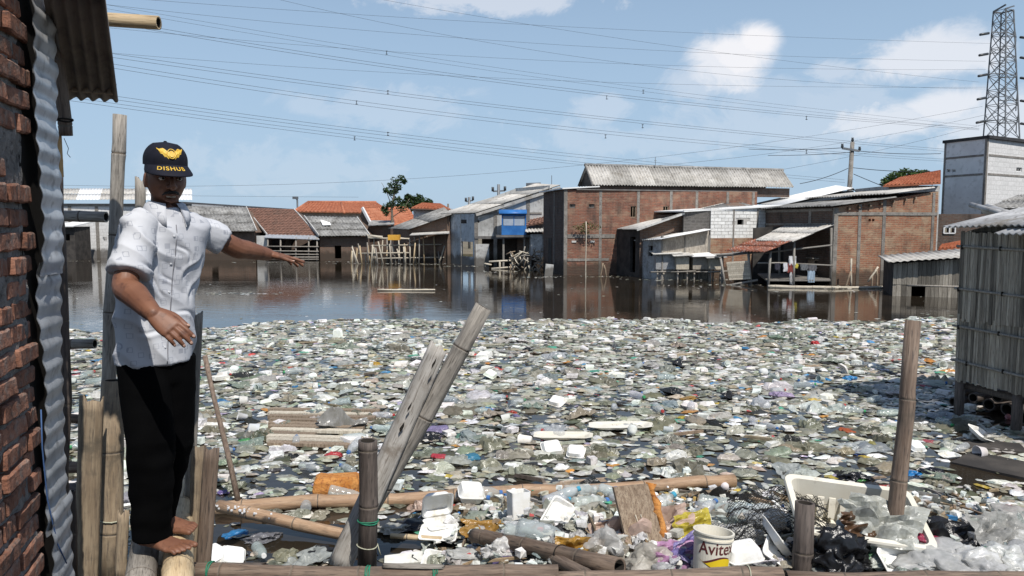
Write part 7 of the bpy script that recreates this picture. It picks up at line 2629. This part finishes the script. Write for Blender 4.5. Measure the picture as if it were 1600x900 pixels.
def foot(mb, heel, toe, d, outer):
    s_ = d.cross(UZ) * outer       # towards the little toe
    L = .245
    rows = []
    for f, w_, h, off in ((0.0, .018, .03, 0), (.05, .033, .05, 0), (.18, .036, .066, 0), (.36, .038, .062, .002), (.55, .045, .046, .003), (.70, .053, .032, .002), (.77, .052, .026, .002)):
        c = heel + d * L * f + s_ * off + UZ * h / 2
        rows.append(ell(c, s_ * w_, UZ * h / 2, 18, 2.6))
    mb.loft(rows)
    for i, (off, ln, r) in enumerate(((-.040, .066, .0140), (-.014, .060, .0098), (.007, .053, .0095), (.027, .045, .009), (.045, .036, .0085))):
        b = heel + d * L * .76 + s_ * off + UZ * .014
        limb(mb, [b - d * .01, b + d * ln * .55 + UZ * .003, b + d * ln - UZ * (.014 - r)], [r * 1.05, r, r * .92], 10, 3)


foot(body, heelN, toeN, dN, 1)
foot(body, heelF, toeF, dF, -1)
NAILS = []


def hand(mb, wrist, f, n, thumb, curl, spread=.10, sc=1.0, tcurl=.4, tdir=(.62, .74)):
    f = f.normalized()
    n = (n - f * n.dot(f)).normalized()
    s_ = thumb.normalized()
    s_ = (s_ - f * s_.dot(f) - n * s_.dot(n)).normalized()
    rows = []
    for q, w_, t_ in ((-.02, .027, .023), (.0, .029, .022), (.03, .036, .020), (.065, .041, .017), (.092, .041, .0145), (.1, .036, .012)):
        rows.append(ell(wrist + f * q * sc, s_ * w_ * sc, n * t_ * sc, 18, 2.8))
    mb.loft(rows)
    for i, (off, ln, r, base) in enumerate(((.030, .074, .0092, .094), (.010, .082, .0095, .098), (-.011, .076, .0090, .095), (-.030, .060, .0080, .088))):
        a = wrist + (f * base + s_ * off) * sc
        ang = 0
        d = (f + s_ * spread * (1.5 - i) * .9).normalized()
        pts, rad = [a - d * .02 * sc, a], [r * 1.05 * sc, r * 1.08 * sc]
        for k, frac in enumerate((.46, .30, .24)):
            ang += curl[i] * (.8, 1.1, .7)[k]
            dd = (d * cos(ang) - n * sin(ang)).normalized()
            a = a + dd * ln * frac * sc
            pts.append(a)
            rad.append(r * (1.0, .93, .80)[k] * sc)
        limb(mb, pts, rad, 10, 4)
        up = (n * cos(ang) + d * sin(ang)).normalized()
        NAILS.append((a - dd * .004 + up * r * .72, dd, up, r * .62))
    b = wrist + (f * .018 + s_ * .026 - n * .004) * sc
    d = (f * tdir[0] + s_ * tdir[1] - n * .18).normalized()
    d2 = (f * (tdir[0] + tcurl) + s_ * (tdir[1] - tcurl * .6) - n * .25).normalized()
    p1 = b + d * .045 * sc
    p2 = p1 + d2 * .034 * sc
    p3 = p2 + d2 * .026 * sc
    limb(mb, [b - d * .012, b + d * .02, p1, p2, p3], [.015 * sc, .0150 * sc, .0118 * sc, .0108 * sc, .0085 * sc], 10, 4)
    up = (n * .6 + s_ * .5 - d2 * n.dot(d2)).normalized()
    NAILS.append((p3 - d2 * .003 + up * .0072, d2, up, .0068))


fR = Vector((.80, -.22, -.56))
nR = Vector((.02, -.72, .62))
hand(body, wrR, fR, nR, nR.cross(fR), [.24, .30, .36, .42], .03, 1.05, .6, (.92, .42))
fL = Vector((.74, .60, -.20))
nL = Vector((.10, .20, .97))
hand(body, wrL, fL, nL, fL.cross(nL), [.10, .20, .26, .26], .20, 1.0, .1, (.62, .80))

# head
Fh = Vector((.62, -.77, -.12)).normalized()
Rh = Vector((Fh.y, -Fh.x, 0)).normalized()
Uh = Rh.cross(Fh)
if Uh.z < 0:
    Uh = -Uh
hc = at(259, 281, D0)
HP = lambda s_, f_, u_: hc + Rh * s_ + Fh * f_ + Uh * u_
g = lambda x, y, sx, sy: math.exp(-(x / sx) ** 2 - (y / sy) ** 2)
rings = []
NU, NV = 54, 72
for i in range(1, NU):
    ph = pi * i / NU
    ring = []
    for k in range(NV):
        th = 2 * pi * k / NV
        s_, f_, u_ = sin(ph) * cos(th), sin(ph) * sin(th), -cos(ph)
        S_, F_, U_ = s_ * .0765, f_ * .098, u_ * .120
        if u_ < 0:
            S_ *= 1 - .26 * (-u_) ** 1.6
            if f_ < 0:
                F_ *= 1 - .55 * (-u_) ** 1.2
            else:
                F_ *= 1 - .10 * (-u_) ** 2
        if f_ > 0:
            F_ *= .95
            for sg in (-1, 1):
                F_ -= .011 * g(S_ - sg * .033, U_ - .012, .019, .012)
                F_ += .005 * g(S_ - sg * .040, U_ + .028, .02, .018)
            F_ += .006 * g(S_, U_ - .036, .05, .010)
            F_ += .009 * g(S_, U_ + .060, .032, .028)
            F_ -= .022 * g(S_, U_ + .068, .022, .0085)
            F_ += .007 * g(S_, U_ + .100, .022, .014)
        ring.append(HP(S_, F_, U_))
    rings.append(ring)
body.loft(rings)
limb(body, [HP(0, .088, .022), HP(0, .104, .0), HP(0, .113, -.018), HP(0, .107, -.028)], [.007, .0095, .013, .011], 12, 3)
for sg in (-1, 1):
    ellipsoid(body, HP(sg * .013, .099, -.024), [Rh * .0085, Fh * .011, Uh * .0085], 8)
    ellipsoid(body, HP(sg * .078, -.008, -.004), [(Rh * sg * .5 + Fh * -.35).normalized() * .010, (Fh * .9 + Uh * .2).normalized() * .019, Uh * .034], 10)
limb(body, [HP(-.022, .088, -.057), HP(0, .100, -.0555), HP(.022, .088, -.057)], [.0045, .0062, .0045], 8, 4)
limb(body, [HP(-.021, .086, -.080), HP(0, .097, -.0835), HP(.021, .086, -.080)], [.005, .0070, .005], 8, 4)
limb(body, [HP(0, -.012, -.06), HP(0, -.02, -.13), nck - UZ * .06], [.056, .055, .066], 18, 4)
ellipsoid(body, nck + Fh * .060 - UZ * .005, [Rh * .026, Fh * .022, UZ * .05], 10)
sk = remesh(body, .0040, 2, .35)
sk.materials.append(MATS['skin'])
root_loc = Vector((heelN.x, heelN.y, SOLE))
sk.transform(Matrix.Translation(-root_loc))
sk.name = 'person'
man = bpy.data.objects.new('person', sk)
COL.objects.link(man)
man.location = root_loc
tag(man, 'barefoot man in white printed shirt, black trousers and black cap pointing across the water', 'person')


def adopt(me, name, m):
    me.transform(Matrix.Translation(-root_loc))
    me.materials.clear()
    me.materials.append(MATS[m])
    o = link_mesh(name, me, man)
    return o


# ---- shirt
def sleeve(mb, a, b, r0, r1, n=22, depth=.06, squash=None):
    a, b = Vector(a), Vector(b)
    d = (b - a).normalized()
    path = [a - d * .04, a, a.lerp(b, .35), a.lerp(b, .7), b, b + d * .001, b - d * depth, b - d * (depth + .004)]
    mb.tube(path, [r0 * .8, r0, r0 + (r1 - r0) * .4, r0 + (r1 - r0) * .75, r1, r1 * .93, r1 * .88, r1 * .4], n)


sh = MB()
hem = at(241, 564, D0)
sect = [(hem + UZ * .06, .125, .092), (hem + UZ * .055, .142, .110), (hem, .148, .118), (hem + UZ * .0005, .154, .123), (pel + UZ * .02, .152, .122), (wai, .150, .124), (wai.lerp(che, .5), .158, .124), (che, .172, .122),
        (che.lerp(nck, .45), .184, .114), (nck - UZ * .060, .180, .094), (nck - UZ * .030, .160, .084), (nck - UZ * .008, .115, .076), (nck + UZ * .004, .078, .072), (nck + UZ * .02, .066, .066)]
sh.loft([ell(c, Rb * a, Fb * b, 40, 2.3) for c, a, b in sect])
slR = shR.lerp(elR, .80)
slL = shL.lerp(elL, .66)
ellipsoid(sh, shR - UZ * .004, [Rb * .052, Fb * .055, UZ * .052])
ellipsoid(sh, shL - UZ * .0, [Rb * .053, Fb * .055, UZ * .053])
sleeve(sh, shR - Rb * .02, slR, .057, .075)
sleeve(sh, shL + Rb * .03, slL, .056, .067)
sm_ = remesh(sh, .0050, 3, .45)


def folds(me, amp, fn):
    n_ = len(me.vertices)
    co = np.empty(n_ * 3)
    me.vertices.foreach_get('co', co)
    nr = np.empty(n_ * 3)
    me.vertices.foreach_get('normal', nr)
    co, nr = co.reshape(-1, 3), nr.reshape(-1, 3)
    d = np.array([fn(Vector(p)) for p in co])
    co = co + nr * (d * amp)[:, None]
    me.vertices.foreach_set('co', co.ravel())
    me.update()


CREASES = [((.15, -.01), (.03, -.15), 9, .010), ((.16, -.07), (.05, -.23), 10, .012), ((.15, -.12), (.09, -.30), 6, .010), ((-.13, .01), (-.05, -.10), 7, .010), ((-.14, -.04), (-.08, -.20), 6, .010),
           ((.11, .11), (.07, .00), 6, .010), ((.12, -.30), (-.03, -.33), 5, .011), ((-.02, -.22), (-.12, -.28), 5, .010), ((.06, -.02), (.0, -.11), 5, .009), ((-.03, .06), (-.08, -.02), 5, .009)]


def crease(s_, z_):
    v = 0
    q = Vector((s_, z_))
    for a, b, dp, w_ in CREASES:
        a, b = Vector(a), Vector(b)
        d = b - a
        t_ = (q - a).dot(d) / d.length_squared
        if -.15 < t_ < 1.15:
            n_ = Vector((-d.y, d.x)).normalized()
            k = (q - a).dot(n_) + .012 * sin(t_ * 5 + a.x * 40)
            e = sstep(-.15, .25, t_) * (1 - sstep(.7, 1.15, t_))
            v += e * dp * (.7 * math.exp(-((k - w_ * 1.3) / (w_ * 1.2)) ** 2) - math.exp(-(k / (w_ * .8)) ** 2)) / 12
    return v


def shirt_fold(p):
    q = p - che
    s_, f_, z_ = q.dot(Rb), q.dot(Fb), q.z
    # soft drapes running from shoulders and armpits towards the belly
    a = noise.noise(Vector((s_ * 9 + z_ * 4.5, f_ * 7, z_ * 2.2)))
    b = noise.noise(Vector((s_ * 17 - z_ * 9, f_ * 14, z_ * 6 + 4)))
    r = 1 - abs(noise.noise(Vector((s_ * 7 - z_ * 7, f_ * 6, z_ * 5 + 8)))) * 2.4
    sl = sstep(.17, .24, abs(s_))
    c = noise.noise(Vector((p.x * 9, p.y * 9, p.z * 20))) * sl
    cr = crease(s_, z_) * 1.35 if f_ > -.02 else 0
    cr += sl * .55 * (1 - abs(noise.noise(Vector((p.x * 8 + p.z * 9, p.y * 8, p.z * 13 - p.x * 6)))) * 3.2)
    return cr + a * (.9 - .5 * sl) + b * (.5 - .2 * sl) + max(0, r) * (.9 - .5 * sl) + c * .25


folds(sm_, .012, shirt_fold)
bvh = BVHTree.FromPolygons([v.co.copy() for v in sm_.vertices], [tuple(p.vertices) for p in sm_.polygons])


def on_shirt(c, d, off=.002):
    h, nrm, *_ = bvh.ray_cast(c + d * .6, -d)
    return (h + nrm * off, nrm) if h is not None else (c + d * .13, d)


shirt = adopt(sm_, 'shirt', 'shirt_cloth')


def part(name, m, mb, parent=None):
    me = bpy.data.meshes.new(name)
    off = root_loc
    me.from_pydata([tuple(p - off) for p in mb.v], [], mb.f)
    me.polygons.foreach_set('use_smooth', mb.s)
    me.materials.append(MATS[m])
    return link_mesh(name, me, parent or man)


# placket seam and buttons
cl_top = nck - UZ * .05
pp = []
for i in range(26):
    f = i / 25
    c = cl_top.lerp(hem + UZ * .006, f)
    pp.append(on_shirt(Vector((c.x, c.y, c.z)), (Fb - Rb * .02).normalized(), .0005)[0])
for i in range(2, 24):
    pp[i] = (pp[i - 1] + pp[i] * 2 + pp[i + 1]) / 4
mb = MB()
mb.tube(pp, .0022, 5)
part('placket_seam', 'seam', mb, shirt)
for i in (2, 7, 12, 17, 22):
    p = pp[i] + Rb * .012
    q, nn = on_shirt(p - Fb * .1, Fb, .001)
    mb = MB()
    mb.tube([q - nn * .001, q + nn * .0015, q + nn * .002], [.0052, .0052, .004], 12)
    part('button', 'button', mb, shirt)

# collar
mb = MB()
cc_ = nck + UZ * .002
top, low, rows = [], [], []
NC = 44
for layer in (0, 1):
    for row_ in range(4):
        rr = []
        for k in range(NC + 1):
            th = radians(20) + (2 * pi - radians(40)) * k / NC
            d = Fb * cos(th) + Rb * sin(th)
            front = max(0, cos(th)) ** 2
            f = row_ / 3
            r_in, r_out = .064 + .004 * front, .094 + .030 * front
            rad = r_in + (r_out - r_in) * f ** .8
            z_ = .048 - .012 * front - f * (.056 + .048 * front) + .012 * sin(f * pi)
            p = cc_ + d * rad * (1.0 if abs(sin(th)) < .6 else 1.02) + UZ * z_ - Vector((0, 0, .02)) * (1 - abs(cos(th)) * .3) * 0
            rr.append(p - (d * .004 if layer else Vector((0, 0, 0))))
        rows.append(rr)
vs = [p for r in rows for p in r]
fs = []
N1 = NC + 1
for lay in (0, 1):
    for r in range(3):
        for k in range(NC):
            a = (lay * 4 + r) * N1 + k
            f_ = (a, a + 1, a + N1 + 1, a + N1)
            fs.append(f_ if lay == 0 else f_[::-1])
for k in range(NC):
    a, b = 3 * N1 + k, 7 * N1 + k
    fs.append((a, a + 1, b + 1, b))
for k in (0, NC):
    for r in range(3):
        a, b = r * N1 + k, (4 + r) * N1 + k
        fs.append((a, a + N1, b + N1, b))
mb.mesh(vs, fs, 0, True)
part('collar', 'shirt_cloth', mb, shirt)

# ---- trousers
tr = MB()
wst = at(241, 556, D0)
tr.loft([ell(wst + UZ * .03, Rb * .138, Fb * .108, 32), ell(wst, Rb * .142, Fb * .112, 32), ell(pel - UZ * .09, Rb * .145, Fb * .112, 32), ell(pel - UZ * .17, Rb * .142, Fb * .106, 32), ell(pel - UZ * .22, Rb * .12, Fb * .085, 32)])


def leg(mb, hip, knee, ank, r, hemr):
    d = (ank - knee).normalized()
    e = ank + d * .040
    path = [hip - UZ * .04, hip.lerp(knee, .45), knee, knee.lerp(ank, .5), e - d * .05, e, e + d * .001, e - d * .05, e - d * .054]
    mb.tube(path, [r[0], r[1], r[2], r[3], hemr * .98, hemr, hemr * .92, hemr * .86, hemr * .3], 22)


leg(tr, hipN, kneN, ankN + UZ * .0, (.098, .102, .098, .090), .084)
leg(tr, hipF, kneF, ankF + UZ * .01, (.098, .100, .096, .084), .076)
tm = remesh(tr, .0062, 6, .5)


def trouser_fold(p):
    q = p - pel
    s_, f_ = q.dot(Rb), q.dot(Fb)
    low_ = sstep(.25, .62, -q.z)
    return noise.noise(Vector((s_ * 10, f_ * 10, q.z * 2.4))) * .8 + noise.noise(Vector((s_ * 7, f_ * 7, q.z * 16))) * (.35 + .9 * low_)


folds(tm, .007, trouser_fold)
adopt(tm, 'trousers', 'trouser_black')

# ---- face details
for sg in (-1, 1):
    mb = MB()
    ellipsoid(mb, HP(sg * .033, .077, .011), [Rh * .0135, Fh * .0105, Uh * .0085], 10)
    eye = part('eye', 'eye_white', mb)
    mb = MB()
    ellipsoid(mb, HP(sg * .033 - .001, .0855, .011), [Rh * .0052, Fh * .0035, Uh * .0055], 8)
    part('iris', 'hair_black', mb, eye)
    mb = MB()
    mb.tube([HP(sg * .014, .095, .028), HP(sg * .032, .094, .034), HP(sg * .052, .078, .030)], [.003, .0048, .0025], 6)
    part('eyebrow', 'hair_black', mb)
mb = MB()
mb.tube([HP(-.034, .080, -.058), HP(-.024, .094, -.049), HP(-.010, .1045, -.0435), HP(0, .1055, -.0425), HP(.010, .1045, -.0435), HP(.024, .094, -.049), HP(.034, .080, -.058)], [.002, .0052, .0062, .0058, .0062, .0052, .002], 8)
part('moustache', 'hair_black', mb)
mb = MB()
mb.tube([HP(-.017, .080, -.0645), HP(0, .0895, -.0640), HP(.017, .080, -.0645)], [.0032, .0042, .0032], 6)
part('teeth', 'teeth', mb)
mb = MB()
ellipsoid(mb, HP(0, -.016, .040), [Rh * .0800, Fh * .090, Uh * .085], 14)
part('hair', 'hair_black', mb)
for c, d, up, r in NAILS:
    mb = MB()
    sd2 = d.cross(up).normalized()
    ellipsoid(mb, c, [d * r * 1.2, sd2 * r, up * r * .35], 6)
    part('fingernail', 'nail', mb)

# ---- cap
capb = MB()
co_ = HP(0, -.004, .074)
rings = []
for i in range(0, 15):
    f = i / 14
    z_ = -.012 + f * .098
    k_ = (1 - max(0, (z_ - .006) / .086) ** 2.1) ** .5 if z_ < .0859 else .05
    rings.append(ell(co_ + Uh * z_, Rh * .086 * k_, Fh * .106 * k_, 40, 2.1))
capb.loft(rings, cap0=False)
cap = part('cap', 'cap_navy', capb)
ct = MB()
ellipsoid(ct, co_ + Uh * .087, [Rh * .007, Fh * .007, Uh * .004], 6)
part('cap_button', 'cap_navy', ct, cap)


def brim_pt(phi, t_, o_=0.0):
    inner = Fh * .105 * cos(phi) + Rh * .085 * sin(phi)
    ext = .070 * max(0.0, cos(phi * 1.12)) ** .75
    out = (Fh * cos(phi * .8) + Rh * sin(phi * .8) * .55).normalized()
    arch = -.020 * (sin(phi) ** 2)
    return co_ + inner + out * ext * t_ * .90 - Uh * (.004 + .50 * ext * t_ + .10 * ext * t_ * t_) + Uh * (arch * (.2 + .8 * t_) + o_)


mb = MB()
vs, fs = [], []
NP_, NT_ = 36, 7
for lay, dz in ((0, 0.0), (1, -.004)):
    for i in range(NP_ + 1):
        for j in range(NT_ + 1):
            vs.append(brim_pt(radians(-76 + 152 * i / NP_), j / NT_, dz))
Nn = (NP_ + 1) * (NT_ + 1)
for lay in (0, 1):
    for i in range(NP_):
        for j in range(NT_):
            a = lay * Nn + i * (NT_ + 1) + j
            f_ = (a, a + 1, a + NT_ + 2, a + NT_ + 1)
            fs.append(f_ if lay else f_[::-1])
for i in range(NP_):
    a = i * (NT_ + 1) + NT_
    fs.append((a, a + NT_ + 1, Nn + a + NT_ + 1, Nn + a))
mb.mesh(vs, fs, 0, True)
part('brim', 'cap_navy', mb, cap)
# gold word on the brim
cu = bpy.data.curves.new('word', 'FONT')
cu.body = 'DISHUB'
cu.size = 1.0
cu.offset = .018
cu.space_character = 1.2
ob = bpy.data.objects.new('word', cu)
COL.objects.link(ob)
dg = bpy.context.evaluated_depsgraph_get()
me = bpy.data.meshes.new_from_object(ob.evaluated_get(dg))
bpy.data.objects.remove(ob)
bm = bmesh.new()
bm.from_mesh(me)
bmesh.ops.triangulate(bm, faces=bm.faces)
bmesh.ops.subdivide_edges(bm, edges=[e_ for e_ in bm.edges if e_.calc_length() > .3], cuts=2)
xm = max(v.co.x for v in bm.verts)
ym = max(v.co.y for v in bm.verts)
for v in bm.verts:
    u_, t_ = v.co.x / xm, v.co.y / ym
    v.co = brim_pt(radians(38 - 66 * u_), .60 - .34 * t_, .0022) - root_loc
bm.to_mesh(me)
bm.free()
me.materials.clear()
me.materials.append(MATS['gold_thread'])
link_mesh('brim_lettering', me, cap)
# winged badge on the front
cbv = BVHTree.FromPolygons([Vector(p) for p in capb.v], [tuple(f) for f in capb.f])


def on_cap(x, z_, o_=.0015):
    c = co_ + Rh * -x + Uh * z_
    h, nn, *_ = cbv.ray_cast(c + Fh * .4, -Fh)
    return (h + Fh * o_) if h is not None else c + Fh * .1


mb = MB()
for sg in (-1, 1):
    vs, fs = [], []
    n_ = 14
    for i in range(n_ + 1):
        f = i / n_
        x = sg * (.004 + .046 * f)
        up_ = .046 + .014 * f - .004 * sin(f * 9)
        lo_ = .020 + .036 * f ** 2.0 + (.003 * sin(f * 22) if f < .95 else 0)
        vs += [on_cap(x, min(lo_, up_ - .0005)), on_cap(x, (lo_ + up_) / 2, .004), on_cap(x, up_ + .004)]
    for i in range(n_):
        for j in (0, 1):
            a = 3 * i + j
            f_ = (a, a + 3, a + 4, a + 1)
            fs.append(f_)
    mb.mesh(vs, fs, 0, False)
part('winged_badge', 'gold_thread', mb, cap)
mb = MB()
ring = [on_cap(.016 * cos(2 * pi * k / 20), .040 + .019 * sin(2 * pi * k / 20), .003) for k in range(20)]
mb.tube(ring + ring[:1], .0022, 5, False)
mb.face([on_cap(.011 * cos(2 * pi * k / 16), .040 + .013 * sin(2 * pi * k / 16), .0045) for k in range(16)])
part('badge_shield', 'gold_thread', mb, cap)
